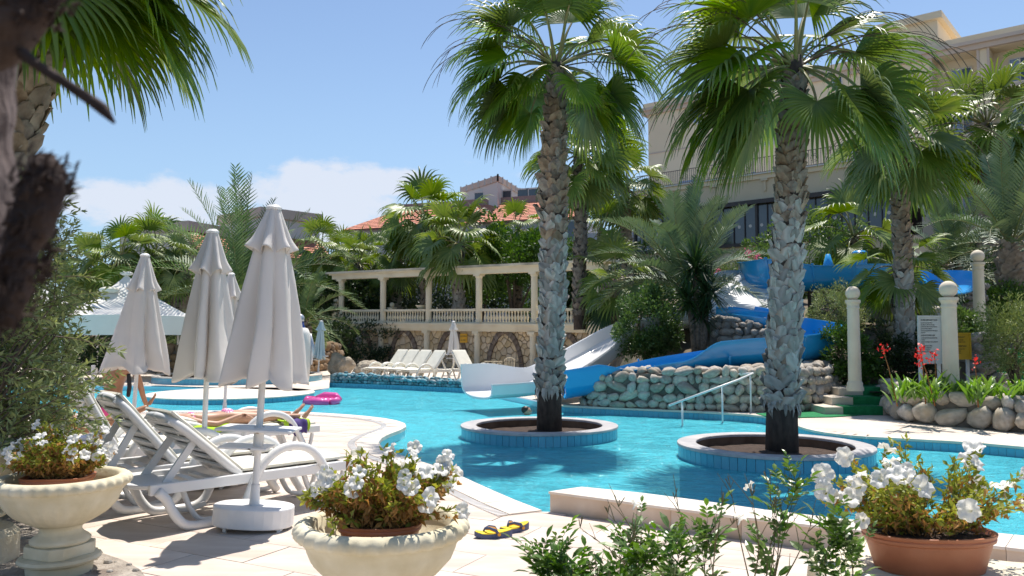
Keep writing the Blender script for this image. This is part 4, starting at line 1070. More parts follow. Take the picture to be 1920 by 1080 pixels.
# green carpet strip on the deck, and steps with carpet
cp = g2([(1418, 777), (1490, 772), (1560, 772), (1615, 774), (1632, 778), (1560, 783), (1500, 784), (1440, 783)])
m = MB(); m.prism([(p.x-cp[0].x, p.y-cp[0].y) for p in (cp if sum(a.x*b.y-b.x*a.y for a, b in zip(cp, cp[1:]+cp[:1])) > 0 else cp[::-1])], .004, .018)
tag(m.build('carpet_runner', M_green, loc=(cp[0].x, cp[0].y, 0)), 'flat green carpet strip on the deck at the foot of the steps', 'carpet')
s0 = P(1560, 778, 15.6); sx = P(1672, 778, 15.6)
stp = empty('garden_steps', (s0.x, s0.y, 0), 0, 'three pale stone steps with green carpet beside the cobble wall', 'steps')
rise = .155
carp = empty('stair_carpet', (s0.x, s0.y, 0), 0, 'green carpet laid down the middle of the three pale steps', 'carpet')
for i in range(3):
    xl = (P(1546+i*14, 770, 15.6+i*.42)).x-s0.x; xr = P(1680, 770, 15.6+i*.42).x-s0.x+.25
    MB().box(((xl+xr)/2, i*.42+1.0, rise*(i+.5)), (xr-xl, 2.0, rise), None).build('step', M_step, stp, bevel=.008)
    c0 = P(1581+i*19, 770, 15.6+i*.42).x-s0.x; c1 = P(1655+i*18 if i < 2 else 1705, 770, 15.6+i*.42).x-s0.x
    m = MB(); y0 = i*.42
    m.box(((c0+c1)/2, y0-.006, rise*(i+.5)+.002), (c1-c0, .012, rise+.004)); m.box(((c0+c1)/2, y0+.21+(.5 if i == 2 else 0), rise*(i+1)+.008), (c1-c0, .43+(1.0 if i == 2 else 0), .012))
    m.build('carpet_piece', M_green, carp)
# far steps on the right edge
s1 = P(1868, 708, 16.6)
stp2 = empty('upper_steps', (s1.x, s1.y, .42), 0, 'stone steps climbing out of frame at the right edge under green carpet', 'steps')
car2 = empty('upper_stair_carpet', (s1.x, s1.y, .42), 0, 'green carpet on the upper steps at the right edge of the garden', 'carpet')
for i in range(5):
    MB().box((1.0, i*.36+.9, .16*(i+.5)), (2.0, 1.8, .16)).build('step', M_step, stp2, bevel=.006)
    m = MB(); m.box((1.2, i*.36-.006, .16*(i+.5)+.002), (1.5, .012, .164)); m.box((1.2, i*.36+.18, .16*(i+1)+.007), (1.5, .37, .012)); m.build('carpet_piece', M_green, car2)
def pillar(px, ytop, ybase, Y, label, zb=None):
    b = P(px, ybase, Y); top = P(px, ytop, Y).z
    if zb is not None: b.z = zb
    t = empty('garden_pillar', (b.x, b.y, b.z), 0, label, 'pillar', 'white pillars with ball tops in the garden')
    s = 1.0; Rr = .20*Y/17.5 if False else None
    wpx = {1603: 23, 1783: 28, 1838: 21}[px]; r = wpx/2/F*Y*.98; rb = r*1.16
    h = top-b.z-rb*1.95
    fl = 22; m = MB()
    m.lathe([(r*1.05, 0), (r*.93, h-.1)], fl*4, fr=lambda a, r_, z: r_*(1-.022*(.5+.5*math.cos(a*fl))), caps=False)
    m.build('shaft', M_pillar, t, smooth='auto')
    MB().lathe([(r*1.35, 0), (r*1.38, .06), (r*1.22, .10), (r*1.24, .15), (r*1.05, .19)], 32).build('base', M_pillar, t, smooth='auto')
    MB().lathe([(r*.95, h-.18), (r*1.02, h-.17), (r*1.02, h-.14), (r*.96, h-.13), (r*.96, h-.10), (r*1.12, h-.06), (r*1.20, h-.055), (r*1.20, h), (r*.5, h+.01)], 32).build('capital', M_pillar, t, smooth='auto')
    MB().sphere((0, 0, h+rb*.97), rb, 24, 14).build('ball', M_pillar, t, smooth=True)
    return t
pillar(1603, 537, 718, 15.9, 'leftmost ball topped pillar, beside the green carpeted steps', zb=.45)
pillar(1783, 527, 700, 14.2, 'middle ball topped pillar, rising from the red cannas between the white and yellow notices', zb=.40)
pillar(1838, 469, 630, 19.2, 'rearmost ball topped pillar, standing on the dry stone wall', zb=1.45)
# signs
def sign(x0, x1, y0, y1, Y, mat, label, lines, border, rot=0):
    c = P((x0+x1)/2, y1, Y); w_ = (x1-x0)/F*Y; h_ = (y1-y0)/F*Y
    t = empty('notice_board', (c.x, c.y, c.z), R(rot), label, 'sign')
    fr = MB(); e = .03
    for (cx, cz, sx_, sz) in ((0, h_-e/2, w_, e), (0, e/2, w_, e), (-w_/2+e/2, h_/2, e, h_-2*e), (w_/2-e/2, h_/2, e, h_-2*e)): fr.box((cx, 0, cz), (sx_, .05, sz))
    fr.build('frame', border, t); MB().box((0, .005, h_/2), (w_-2*e, .02, h_-2*e)).build('board', mat, t)
    pm_ = MB(); pm_.box((-w_*.38, .06, h_/2-.3), (.05, .05, h_+.6)); pm_.box((w_*.38, .06, h_/2-.3), (.05, .05, h_+.6)); pm_.build('post', M_plastic, t)
    z = h_-.055
    for (tx, sz, stretch) in lines:
        z -= sz*1.0
        if tx: text_obj(tx, sz, M_ink, t, (-w_/2+.055, -.008, z), (math.pi/2, 0, 0), sx=stretch)
        z -= sz*.42
    return t
sign(1723, 1769, 592, 682, 15.1, M_signw, 'tall white notice with water slide safety rules beside the middle pillar',
     [('WATER SLIDES SAFETY RULES', .047, .50), ('FOLLOW ALL INSTRUCTIONS.', .026, .62), ('ONE USER AT A TIME ON EACH SLIDE.', .026, .58), ('DO NOT RUN, STAND OR STOP IN THE SLIDE.', .026, .56), ('SLIDE IN SITTING POSITION.', .026, .64), ('LEAVE THE LANDING AREA OF THE SLIDE QUICKLY', .026, .52), ('AFTER USE.', .026, .62),
      ('AQUA KURALLARI', .044, .72), ('KAYDIRAKLARDA GÖREVLİNİN TALİMATLARINA', .026, .52), ('UYUNUZ.', .026, .62), ('KAYARKEN DURMAYINIZ, AYAĞA KALKMAYINIZ', .026, .54), ('LÜTFEN.', .026, .62), ('GÖREVLİYİ BEKLEYİNİZ.', .026, .7), ('HAVUZA KOŞMAYINIZ.', .026, .7), ('DALMAK YASAKTIR.', .026, .7), ('ÇOCUKLAR YALNIZ KAYMAZ.', .026, .62)], M_signw)
sign(1788, 1821, 624, 674, 15.9, M_signy, 'yellow attention notice half hidden behind the middle pillar',
     [('DİKKAT!', .05, .9), ('LÜTFEN KAYDIRAK', .028, .6), ('KURALLARINA UYUNUZ', .028, .6), ('', .02, 1), ('ATTENTION!', .05, .7), ('PLEASE FOLLOW THE', .028, .6), ('SLIDE RULES', .028, .6), ('THANK YOU', .028, .6)], M_signy)
# boulders at the far edge
def boulder(px0, px1, y0, y1, Y, label, seed):
    c = P((px0+px1)/2, y1, Y); w_ = (px1-px0)/F*Y; h_ = (y1-y0)/F*Y
    bm = bmesh.new(); bmesh.ops.create_icosphere(bm, subdivisions=4, radius=.5); o = Vector((seed, seed*2, 1))
    for v in bm.verts:
        d = 1+.45*noise.noise(v.co*2+o)+.16*noise.noise(v.co*5+o)+.06*noise.noise(v.co*12+o)
        v.co = Vector((v.co.x*w_*d*1.05, v.co.y*w_*.8*d, (v.co.z*d+.35)*h_*1.15))
    me = bpy.data.meshes.new('boulder'); bm.to_mesh(me); bm.free(); me.materials.append(M_rock); me.polygons.foreach_set('use_smooth', [True]*len(me.polygons))
    return tag(inst('boulder', me, None, (c.x, c.y, max(0, 0))), label, 'boulder', 'big boulders on the far deck')
boulder(617, 661, 661, 699, 31, 'pointed pale boulder left of the other, beside the small blue parasol', 3)
boulder(666, 716, 672, 703, 30, 'wide rounded boulder just left of the far loungers', 8)
# ================================================================== VEGETATION
def np_mesh(name, V, Fq, mat, rnd=None, smooth=False):
    """V (n,3), Fq (m,3|4) -> mesh, with an optional per-vertex 'rnd'"""
    me = bpy.data.meshes.new(name); V = np.asarray(V, dtype=np.float32); Fq = np.asarray(Fq, dtype=np.int32)
    k = Fq.shape[1]; me.vertices.add(len(V)); me.vertices.foreach_set('co', V.ravel())
    me.loops.add(Fq.size); me.loops.foreach_set('vertex_index', Fq.ravel())
    me.polygons.add(len(Fq)); me.polygons.foreach_set('loop_start', np.arange(0, Fq.size, k, dtype=np.int32)); me.polygons.foreach_set('loop_total', np.full(len(Fq), k, dtype=np.int32))
    if rnd is not None:
        a = me.attributes.new('rnd', 'FLOAT', 'POINT'); a.data.foreach_set('value', np.asarray(rnd, dtype=np.float32))
    me.materials.append(mat); me.update(calc_edges=True); me.validate()
    if smooth: me.polygons.foreach_set('use_smooth', [True]*len(me.polygons))
    return me
def leaves_mesh(name, pos, dirs, L, W, mat, rs, fold=.25, nrm=None, curl=.15):
    """folded pointed leaves, 4 tris each"""
    n = len(pos); d = dirs/np.maximum(1e-6, np.linalg.norm(dirs, axis=1))[:, None]
    r = rs.normal(size=(n, 3)) if nrm is None else nrm
    side = np.cross(d, r); side /= np.maximum(1e-6, np.linalg.norm(side, axis=1))[:, None]; up = np.cross(side, d)
    L = L*rs.uniform(.7, 1.25, n); W = W*rs.uniform(.75, 1.2, n)
    p0 = pos; c = pos+d*(L*.5)[:, None]; tip = pos+d*L[:, None]-up*(L*curl)[:, None]
    a = c+side*W[:, None]/2+up*(W*fold)[:, None]; b = c-side*W[:, None]/2+up*(W*fold)[:, None]
    V = np.stack([p0, a, c, b, tip], 1).reshape(-1, 3); i = np.arange(n)[:, None]*5
    Fc = np.concatenate([i+[0, 2, 1], i+[0, 3, 2], i+[1, 2, 4], i+[2, 3, 4]], 0)
    return np_mesh(name, V, Fc, mat, np.repeat(rs.rand(n), 5))
def blob_pts(n, rad, rs, lump=.28, shell=.62, clumps=60, cs=.16, flatbot=.0, seed=0):
    """leaf positions in clumps through an uneven ellipsoid"""
    c = rs.normal(size=(clumps, 3)); c /= np.linalg.norm(c, axis=1)[:, None]
    c[:, 2] = np.where(c[:, 2] < -.35, c[:, 2]*.4-.2, c[:, 2])
    rr = rs.uniform(shell, 1.0, clumps)*(1+lump*rs.normal(size=clumps)*.6)
    cc = c*rr[:, None]
    k = rs.randint(0, clumps, n); sz = rs.uniform(.6, 1.4, clumps)*cs
    off = rs.normal(size=(n, 3)); off /= np.linalg.norm(off, axis=1)[:, None]; off *= (rs.rand(n)**.4)[:, None]
    p = cc[k]+off*sz[k][:, None]
    d = off*.8+c[k]*.5+np.array([0, 0, .25])+rs.normal(size=(n, 3))*.4
    return p*np.array(rad), d
def bush(name, base, rad, n, leaf, mat, label, cat, group=None, seed=1, clumps=70, cs=.2, wid=.5, stems=4, stem_h=None, part='foliage', lump=.28, curl=.15, trunk_r=.05):
    rs = np.random.RandomState(seed); p, d = blob_pts(n, rad, rs, clumps=clumps, cs=cs, lump=lump)
    cz = (stem_h or 0)+rad[2]*.85
    p[:, 2] += cz; p[:, 2] = np.maximum(p[:, 2], .03)
    t = empty(name, base, 0, label, cat, group)
    o = inst(part, leaves_mesh(part, p, d, leaf, leaf*wid, mat, rs, curl=curl), t); o['kind'] = 'stuff'
    m = MB(); r = random.Random(seed)
    for k in range(stems):
        a = r.uniform(0, 6.3); e = Vector((math.cos(a)*rad[0]*r.uniform(.2, .6), math.sin(a)*rad[1]*r.uniform(.2, .6), cz+rad[2]*r.uniform(-.2, .5)))
        s = Vector((r.uniform(-.1, .1)*rad[0], r.uniform(-.1, .1)*rad[1], -.1)); mid = s.lerp(e, .5)+Vector((r.uniform(-.1, .1), r.uniform(-.1, .1), .1*rad[2]))
        m.tube([s, mid, e], [trunk_r, trunk_r*.7, trunk_r*.25], 6)
        for _ in range(3):
            e2 = mid.lerp(e, r.uniform(.1, .9)); e3 = e2+Vector((r.uniform(-.4, .4)*rad[0], r.uniform(-.4, .4)*rad[1], r.uniform(.1, .5)*rad[2])); m.tube([e2, e3], [trunk_r*.4, trunk_r*.15], 5)
    m.build('trunk', M_wood, t, smooth=True)
    return t
# ---------------------------------------------------------------- fan fronds (washingtonia)
def fan_frond(seed, elev, Lp=1.0, Rb=1.0, nseg=30, A=135, droop=1.0, split=.5, mat=None, wind=0.0):
    r = random.Random(seed); down = Vector((0, 0, -1))
    d = Vector((math.cos(R(elev)), 0, math.sin(R(elev)))); p = Vector((.06, 0, 0)); pts = [p.copy()]
    k = .035+.10*max(0, math.cos(R(elev)))
    side0 = r.uniform(-.04, .04)
    for i in range(7):
        d = (d+down*k*(.5+i*.22)+Vector((0, side0, 0))).normalized(); p = p+d*Lp/7; pts.append(p.copy())
    pet = MB(); pet.tube(pts, [.026-.002*i for i in range(8)], 5, flat=1.6)
    side = d.cross(Vector((0, 0, 1)))
    if side.length < .1: side = Vector((0, -1, 0))
    side.normalize(); roll = r.uniform(-.35, .35)
    side = (Matrix.Rotation(roll, 3, d) @ side).normalized(); up = side.cross(d).normalized()
    d = (d + down*.15).normalized(); up = side.cross(d).normalized()
    vs = []; fs = []; rnd = []
    K = 8; da = R(2*A/nseg)
    for i in range(nseg+1):
        a = R(-A+2*A*i/nseg)
        dir0 = (d*math.cos(a)+side*math.sin(a)+up*(.12+.18*abs(math.sin(a)))).normalized()
        lat = (-d*math.sin(a)+side*math.cos(a)).normalized(); nn = lat.cross(dir0).normalized()
        l = Rb*(.68+.32*math.cos(a*.62))*r.uniform(.88, 1.08); q = p.copy(); dd = dir0.copy(); rv = r.random()
        dr = droop*r.uniform(.75, 1.3); tw = r.uniform(-.15, .15)
        base = len(vs)
        for k_ in range(K):
            t = k_/(K-1)
            if k_:
                g = dr*1.25*max(0, t-.40)**1.15
                dd = (dd+down*g+lat*tw*max(0, t-.5)*.6).normalized(); q = q+dd*(l/(K-1))
            rr = t*l
            if t <= split: hw = rr*math.tan(da/2)*1.03+.004
            else: hw = (split*l*math.tan(da/2)+.004)*max(.03, 1-(t-split)/(1-split))**.75
            nn = lat.cross(dd).normalized(); f = .55 if t > .1 else .2
            vs += [q-lat*hw, q+nn*hw*f*(1 if t < split else 1.3), q+lat*hw]; rnd += [rv]*3
        for k_ in range(K-1):
            b = base+3*k_; fs += [(b, b+1, b+4, b+3), (b+1, b+2, b+5, b+4)]
    return pet, vs, fs, rnd
FRONDS = {}
def frond_mesh(kind, elev, seed, mat, **kw):
    key = (kind, elev, seed)
    if key not in FRONDS:
        pet, vs, fs, rnd = fan_frond(hash((elev, seed)) % 9999 + seed*17, elev, **kw)
        me = np_mesh('frond', [tuple(v) for v in vs]+pet.v, [f for f in fs]+[(a+len(vs), b+len(vs), c+len(vs), d+len(vs)) for (a, b, c, d) in [f for f in pet.f if len(f) == 4]], mat, rnd+[.5]*len(pet.v))
        me.materials.append(M_pet); mi = [0]*len(fs)+[1]*(len(me.polygons)-len(fs)); me.polygons.foreach_set('material_index', mi)
        FRONDS[key] = me
    return FRONDS[key]
ELV = [84, 70, 55, 40, 25, 10, -5, -20, -38, -55]
def crown(parent, c, scale, n, kind, mat, seed, lo=-50, hi=84, sc_lo=1.0, avoid=None, **kw):
    r = random.Random(seed); az = r.uniform(0, 6.28)
    for i in range(n):
        f = i/(n-1); e = hi+(lo-hi)*f**.85; e = min(ELV, key=lambda x: abs(x-e)); az += 2.39996+r.uniform(-.2, .2)
        mt = mat
        me = frond_mesh(kind, e, r.choice((0, 1, 2)) if kind[:3] == 'big' else r.choice((0, 1)), mt, **kw)
        s = scale*r.uniform(.9, 1.1)
        z = c[2]-.25*scale*f*.5
        inst('frond', me, parent, (c[0], c[1], z), (r.uniform(-.08, .08), r.uniform(-.08, .08), az), s)
def boot_mesh(seed, mat, w=.15, h=.22, out=.07):
    r = random.Random(seed); m = MB(); h = h*.92; out = out*.62
    # a cut leaf base: broad at the trunk, narrowing upward and curling outward, with thickness
    rows = [(0.0, w*.50, 0.0), (.35, w*.58, out*.35), (.72, w*.46, out*.75), (1.0, w*r.uniform(.12, .30), out*r.uniform(.85, 1.2))]
    vs = []
    for (t, hw, o) in rows:
        z = -h*.35+h*t; sk = r.uniform(-.15, .15)*w*t
        for (x, oo) in ((-hw, o-.012), (0, o+.012), (hw, o-.012)): vs.append((oo, x+sk, z))
    for (t, hw, o) in rows:
        z = -h*.35+h*t
        vs.append((o-.035-.02*t, 0, z-.01))
    fs = []
    for i in range(3):
        a = i*3; fs += [(a, a+1, a+4, a+3), (a+1, a+2, a+5, a+4)]
        b = 12+i; fs += [(a, a+3, b+1, b), (a+5, a+2, b, b+1)]
    fs += [(9, 10, 11, 15)]
    m.add(vs, fs); return m
BOOT_SRC = [boot_mesh(i, None) for i in range(6)]
BOOTS = [boot_mesh(i, None).mesh('leaf_base', M_boot) for i in range(6)]
BOOTSB = [boot_mesh(i+20, None, out=.10).mesh('leaf_base', M_bootb) for i in range(6)]
def trunk(parent, path, rads, base_mat=M_bark):
    m = MB(); m.tube(path, rads, 20); return m.build('trunk', base_mat, parent, smooth=True)
def path_at(path, rads, z):
    for i in range(len(path)-1):
        if path[i+1].z >= z or i == len(path)-2:
            t = (z-path[i].z)/max(1e-6, path[i+1].z-path[i].z); return path[i].lerp(path[i+1], t), rads[i]+(rads[i+1]-rads[i])*t
def boots(tr, path, rads, z0, z1, dz, per, brown_above, seed=0, size=1.0, stuff=False, flare=None):
    r = random.Random(seed); z = z0; row = 0; cnt = 0; cnt_p = 0; far_ = False; mb = MB()
    while z < z1:
        c, rd = path_at(path, rads, z)
        for k in range(per):
            a = 2*math.pi*(k+.5*(row % 2))/per + r.uniform(-.14, .14)
            zz = z+r.uniform(-.35, .35)*dz
            me = r.choice(BOOTSB if zz > brown_above+r.uniform(-.4, .4) else BOOTS)
            s = size*(2*math.pi*rd/per)/.125*r.uniform(.72, 1.12)
            tilt = r.uniform(-.06, .14)+(flare(zz) if flare else 0)
            loc = (c.x+math.cos(a)*rd*.97, c.y+math.sin(a)*rd*.97, zz)
            rot = ((.5 if (k+row) % 2 else -.5)+r.uniform(-.35, .35), tilt, a)
            if stuff:
                M = Matrix.LocRotScale(Vector(loc), __import__('mathutils').Euler(rot), Vector((s*.9, s, s)))
                base = boot_mesh(r.randint(0, 5), None); mb.join(base, M)
            elif math.sin(a) > .25 or cnt_p >= 296:
                mb.join(BOOT_SRC[r.randint(0, 5)], Matrix.LocRotScale(Vector(loc), __import__('mathutils').Euler(rot), Vector((s*.9, s, s))))
                far_ = True
            else: inst('leaf_base', me, tr, loc, rot, (s*.9, s, s*r.uniform(.85, 1.2))); cnt_p += 1
            cnt += 1
        z += dz; row += 1
    if stuff or far_:
        o = mb.build('leaf_base', stuff or M_boot, tr); o['kind'] = 'stuff'
    return cnt
def sheath(tr, c, z, rad, seed, n=46):
    r = random.Random(seed); m = MB()
    for i in range(n):
        a = r.uniform(0, 6.28); L = r.uniform(.08, .26); w_ = r.uniform(.012, .035); ca, sa = math.cos(a), math.sin(a); q = Vector((-sa, ca, 0))*w_
        p0 = Vector((c.x+ca*(rad+.02), c.y+sa*(rad+.02), z+r.uniform(0, .14))); p1 = p0+Vector((ca*.03, sa*.03, -L*.5)); p2 = p0+Vector((ca*.0, sa*.0, -L))+q*r.uniform(-1, 1)
        m.add([p0-q, p0+q, p1+q*.8, p1-q*.8, p2], [(0, 1, 2, 3), (3, 2, 4)])
    o = m.build('sheath_fibre', M_boot, tr); o['kind'] = 'stuff'
def flower_stalks(parent, c, n, seed, L=2.4, r0=.012, az=None):
    r = random.Random(seed)
    for i in range(n):
        a = r.uniform(0, 6.28) if az is None else az[i % len(az)]; e = r.uniform(.35, .9)
        d = Vector((math.cos(a)*math.cos(e), math.sin(a)*math.cos(e), math.sin(e))); p = Vector(c); pts = [p.copy()]
        for k in range(12): d = (d+Vector((0, 0, -.028-.016*k))).normalized(); p = p+d*L/12; pts.append(p.copy())
        m = MB(); m.tube(pts, [r0*(1.2-.07*k) for k in range(13)], 5)
        for k in range(5, 12, 1):
            q = pts[k]; dd = (pts[k]-pts[k-1]).normalized(); dd = (dd+Vector((r.uniform(-.5, .5), r.uniform(-.5, .5), r.uniform(-.1, .4)))).normalized(); pp = [q.copy()]
            for j in range(6): dd = (dd+Vector((0, 0, -.22))).normalized(); q = q+dd*.12; pp.append(q.copy())
            m.tube(pp, [r0*.45]*6+[r0*.15], 4)
        m.build('flower_stalk', M_stalk, parent, smooth=True)
BIG = dict(Lp=1.0, Rb=1.08, nseg=36, A=112, droop=.8, split=.47)
MID = dict(Lp=1.0, Rb=1.05, nseg=22, A=118, droop=.8, split=.48)
def big_palm(px_path, Y, rads, crown_px, n, label, seed, scale=1.0, boots_z=None, sway=None, stalks=9, **kw):
    pts = [P(x, y, Y) for x, y in px_path]; pts[0].z = -.12
    base = pts[0].copy(); t = empty('palm_tree', base, 0, label, 'palm tree')
    path = [p-base for p in pts]
    tr = trunk(t, path, rads)
    return t, tr, path, base
# left palm in the pool
t, tr, path, base = big_palm([(1030, 800), (1030, 745), (1030, 690), (1036, 560), (1037, 440), (1036, 340), (1041, 220), (1042, 128), (1042, 105)], I1.y, [.215, .205, .19, .185, .185, .20, .155, .12, .08], None, 0, 'tall fan palm in the left pool planter with a cross-hatched grey trunk', 1)
top = path[-2]
print('boots', boots(tr, path, [.215, .205, .19, .185, .185, .20, .155, .12, .08], .66+.1, top.z-.05, .142, 11, 3.45, 3, 1.38, flare=lambda z: .35*max(0, 1-abs(z-.85)/.35)+.35*max(0, 1-abs(z-3.75)/.25)))
for (az, e, sc_) in ((182, -20, 1.05), (165, -5, 1.0), (200, 10, 1.0), (172, 25, 1.08), (188, 40, 1.0), (-128, -5, .8), (-140, 25, 1.0), (-8, -38, .95), (-52, -20, .72), (0, -5, 1.05), (22, 10, 1.0), (-20, 25, 1.05), (8, 40, 1.05), (30, -20, .95), (120, 10, 1), (90, 25, 1), (60, -5, 1), (100, 55, 1), (45, 55, 1.05), (160, 55, 1.05), (-160, 55, 1), (-60, 70, 1), (60, 70, 1.05), (180, 70, 1), (-110, 70, .95), (0, 84, 1.0), (195, -5, .95), (15, -38, .9), (210, -38, .95), (140, -38, .9)):
    inst('frond', frond_mesh('bigA', e, int(az+e) % 4, M_fan, **BIG), t, (top.x, top.y, top.z+.03), (0, 0, R(az)), sc_)
sheath(tr, path_at(path, [0]*len(path), .75)[0], .74, .205, 1)
flower_stalks(t, top, 10, 5, az=[2.9, 3.3, 2.6, .3, .0, -.3, 3.0, .6, 2.2, 1.0], L=2.3)
# right palm in the pool
t, tr, path, base = big_palm([(1466, 850), (1466, 780), (1466, 745), (1471, 620), (1474, 500), (1480, 390), (1484, 250), (1490, 130), (1490, 105)], I2.y, [.225, .21, .195, .195, .185, .175, .16, .135, .09], None, 0, 'tall fan palm in the right pool planter with fronds hanging over its trunk', 2)
top = path[-2]
print('boots', boots(tr, path, [.225, .21, .195, .195, .185, .175, .16, .135, .09], .60+.1, top.z-.05, .135, 11, 3.4, 4, 1.38, flare=lambda z: .35*max(0, 1-abs(z-.8)/.35)))
for (az, e, sc_) in ((184, -20, 1.08), (165, -5, 1.1), (-150, -5, 1.0), (205, -38, 1.05), (172, 10, 1.1), (188, 25, 1.05), (-148, 25, .95), (-74, -38, .88), (-40, -20, 1.0), (0, -20, 1.1), (-24, -5, 1.0), (6, 10, 1.1), (15, 40, 1.1), (178, 40, 1.05), (150, -38, .95), (130, -5, 1), (90, 10, 1), (100, 40, 1), (50, 55, 1.05), (150, 55, 1.05), (-150, 55, 1), (60, 70, 1.05), (185, 70, 1), (-100, 70, .95), (20, 84, 1.0)):
    inst('frond', frond_mesh('bigB', e, int(az+e) % 4, M_fan, **dict(BIG, Lp=.95, Rb=1.25)), t, (top.x, top.y, top.z+.03), (0, 0, R(az)), sc_)
sheath(tr, path_at(path, [0]*len(path), .68)[0], .68, .21, 2)
flower_stalks(t, top, 11, 6, az=[2.9, 3.3, 2.5, .3, .05, -.2, .45, .7, 2.2, 3.6, .15], L=2.35)

# palm at the top left
pts = [P(x, y, 7.2) for x, y in ((-150, 1060), (-110, 860), (-45, 560), (5, 320), (45, 170), (72, 60), (95, -60), (110, -110))]; pts[0].z = 0
base = pts[0].copy(); t = empty('palm_tree', base, 0, 'leaning brown fan palm trunk at the top left with fronds hanging into the frame', 'palm tree')
path = [p-base for p in pts]; rds = [.24, .22, .19, .175, .195, .215, .20, .12]
tr = trunk(t, path, rds, M_barkb)
BB2 = [boot_mesh(i+40, None, out=.11, h=.24, w=.17).mesh('leaf_base', M_bootb) for i in range(4)]
z = 2.0; row = 0; r = random.Random(3)
while z < path[-2].z:
    c, rd = path_at(path, rds, z)
    for k in range(8):
        a = 2*math.pi*(k+.5*(row % 2))/8+r.uniform(-.15, .15)
        inst('leaf_base', r.choice(BB2), tr, (c.x+math.cos(a)*rd*.96, c.y+math.sin(a)*rd*.96, z+r.uniform(-.04, .04)), (r.uniform(-.4, .4), r.uniform(0, .35), a), r.uniform(.95, 1.25))
    z += .15; row += 1
cc = path[-2]
for (az, e, s) in ((-6, 10, 1.0), (4, -5, 1.05), (-28, -20, .92), (12, 25, 1.1), (-52, -38, .95), (-12, 40, 1.1), (55, 10, 1), (-65, -5, 1), (-75, -38, .9), (100, 25, 1), (140, 10, 1), (180, 25, 1), (-150, 25, 1), (-120, 10, 1), (200, 55, 1), (20, 55, 1), (-70, 55, 1), (250, 70, 1), (-100, -38, .9), (150, -20, .9), (60, -20, .9)):
    me = frond_mesh('bigC', e, abs(az) % 3, M_fan, **dict(BIG, Lp=.75, Rb=1.15, droop=.7))
    inst('frond', me, t, (cc.x, cc.y, cc.z+.05), (0, 0, R(az)), s)

# other fan palms: (crown px, crown py, Y, base z, trunk radius, scale, fronds, label, stuff boots, lo)
def fan_palm(cx, cy, Y, bz, tr_r, sc_, n, label, mat=M_fan, lo=-45, seed=0, kind='mid', boot_mat=None, base_px=None, group=None, name='palm_tree', bark=M_bark, dz=.19, real_boots=False, stalks=0, hi=84, kw=MID):
    c = P(cx, cy, Y); b = Vector((P(base_px if base_px is not None else cx, cy, Y).x, Y, bz))
    t = empty(name, b, 0, label, 'palm tree', group)
    n_ = 6; path = [Vector((0, 0, -.3)).lerp(c-b, i/n_) + Vector((.05*math.sin(i*1.3+seed), .05*math.cos(i), 0)) for i in range(n_+1)]
    tr_r *= .82; rads = [tr_r*1.12, tr_r, tr_r, tr_r, tr_r*.97, tr_r*.9, tr_r*.7]
    tr = trunk(t, path, rads, bark)
    if c.z-b.z > .8:
        if real_boots: boots(tr, path, rads, .15, (c-b).z-.05, dz, 8, 2.2, seed, 1.05)
        else: boots(tr, path, rads, .3, (c-b).z-.05, dz*1.25, 8, 99, seed, 1.1, stuff=boot_mat or M_boot)
    crown(t, c-b, sc_, n, kind, mat, seed, lo=lo, hi=hi, **kw)
    if stalks: flower_stalks(t, c-b, stalks, seed, L=2.2*sc_, r0=.014*sc_)
    return t
# third palm on the right, with real boots
fan_palm(1688, 262, 17.6, 1.05, .21, .95, 22, 'slimmer fan palm with a leaning scaly trunk between two ball topped pillars', lo=-50, seed=31, kind='midR', base_px=1684, real_boots=True, dz=.14, kw=dict(MID, nseg=28, Lp=.9, Rb=1.2), stalks=4, mat=M_fany)
fan_palm(1684, 500, 18.3, 1.1, .17, .78, 15, 'low young fan palm spreading round the leaning scaly trunk', lo=-55, seed=37, kind='midY', mat=M_fany, kw=dict(MID, nseg=26, droop=.45, Lp=.9, Rb=1.0), hi=55)
fan_palm(1086, 285, 30, 2.05, .25, 1.35, 26, 'slender fan palm just right of the left pool palm, rising above the loggia', seed=41, kind='mid', boot_mat=M_bootb, lo=-55, mat=M_fany)
fan_palm(1174, 350, 38, 2.1, .28, 1.3, 22, 'round headed fan palm in front of the restaurant wing', seed=42, kind='mid', boot_mat=M_bootb, mat=M_fany, lo=-40)
fan_palm(798, 415, 43, 2.1, .30, 1.5, 26, 'tallest fan palm behind the middle of the loggia', seed=43, boot_mat=M_bootb)
fan_palm(860, 455, 39, 2.1, .31, 1.38, 26, 'fan palm with a broad bright crown right of the tallest one behind the loggia', seed=44, boot_mat=M_boot, mat=M_fany)
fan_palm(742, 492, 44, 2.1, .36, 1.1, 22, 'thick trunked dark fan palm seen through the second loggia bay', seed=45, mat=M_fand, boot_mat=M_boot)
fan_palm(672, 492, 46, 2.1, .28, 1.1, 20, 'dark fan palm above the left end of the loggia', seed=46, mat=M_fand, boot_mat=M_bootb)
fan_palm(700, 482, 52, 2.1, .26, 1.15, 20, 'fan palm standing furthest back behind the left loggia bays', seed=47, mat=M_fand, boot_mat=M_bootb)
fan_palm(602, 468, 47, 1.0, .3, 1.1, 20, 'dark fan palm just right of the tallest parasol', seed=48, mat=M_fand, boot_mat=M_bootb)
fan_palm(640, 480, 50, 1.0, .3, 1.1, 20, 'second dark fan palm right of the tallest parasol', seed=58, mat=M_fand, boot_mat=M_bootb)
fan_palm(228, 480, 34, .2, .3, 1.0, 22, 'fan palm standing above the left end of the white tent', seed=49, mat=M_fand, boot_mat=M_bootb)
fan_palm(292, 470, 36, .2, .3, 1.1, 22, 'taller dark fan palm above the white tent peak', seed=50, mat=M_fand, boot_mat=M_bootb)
fan_palm(345, 495, 35, .2, .3, .9, 18, 'fan palm between the two left parasols', seed=51, mat=M_fand, boot_mat=M_bootb)
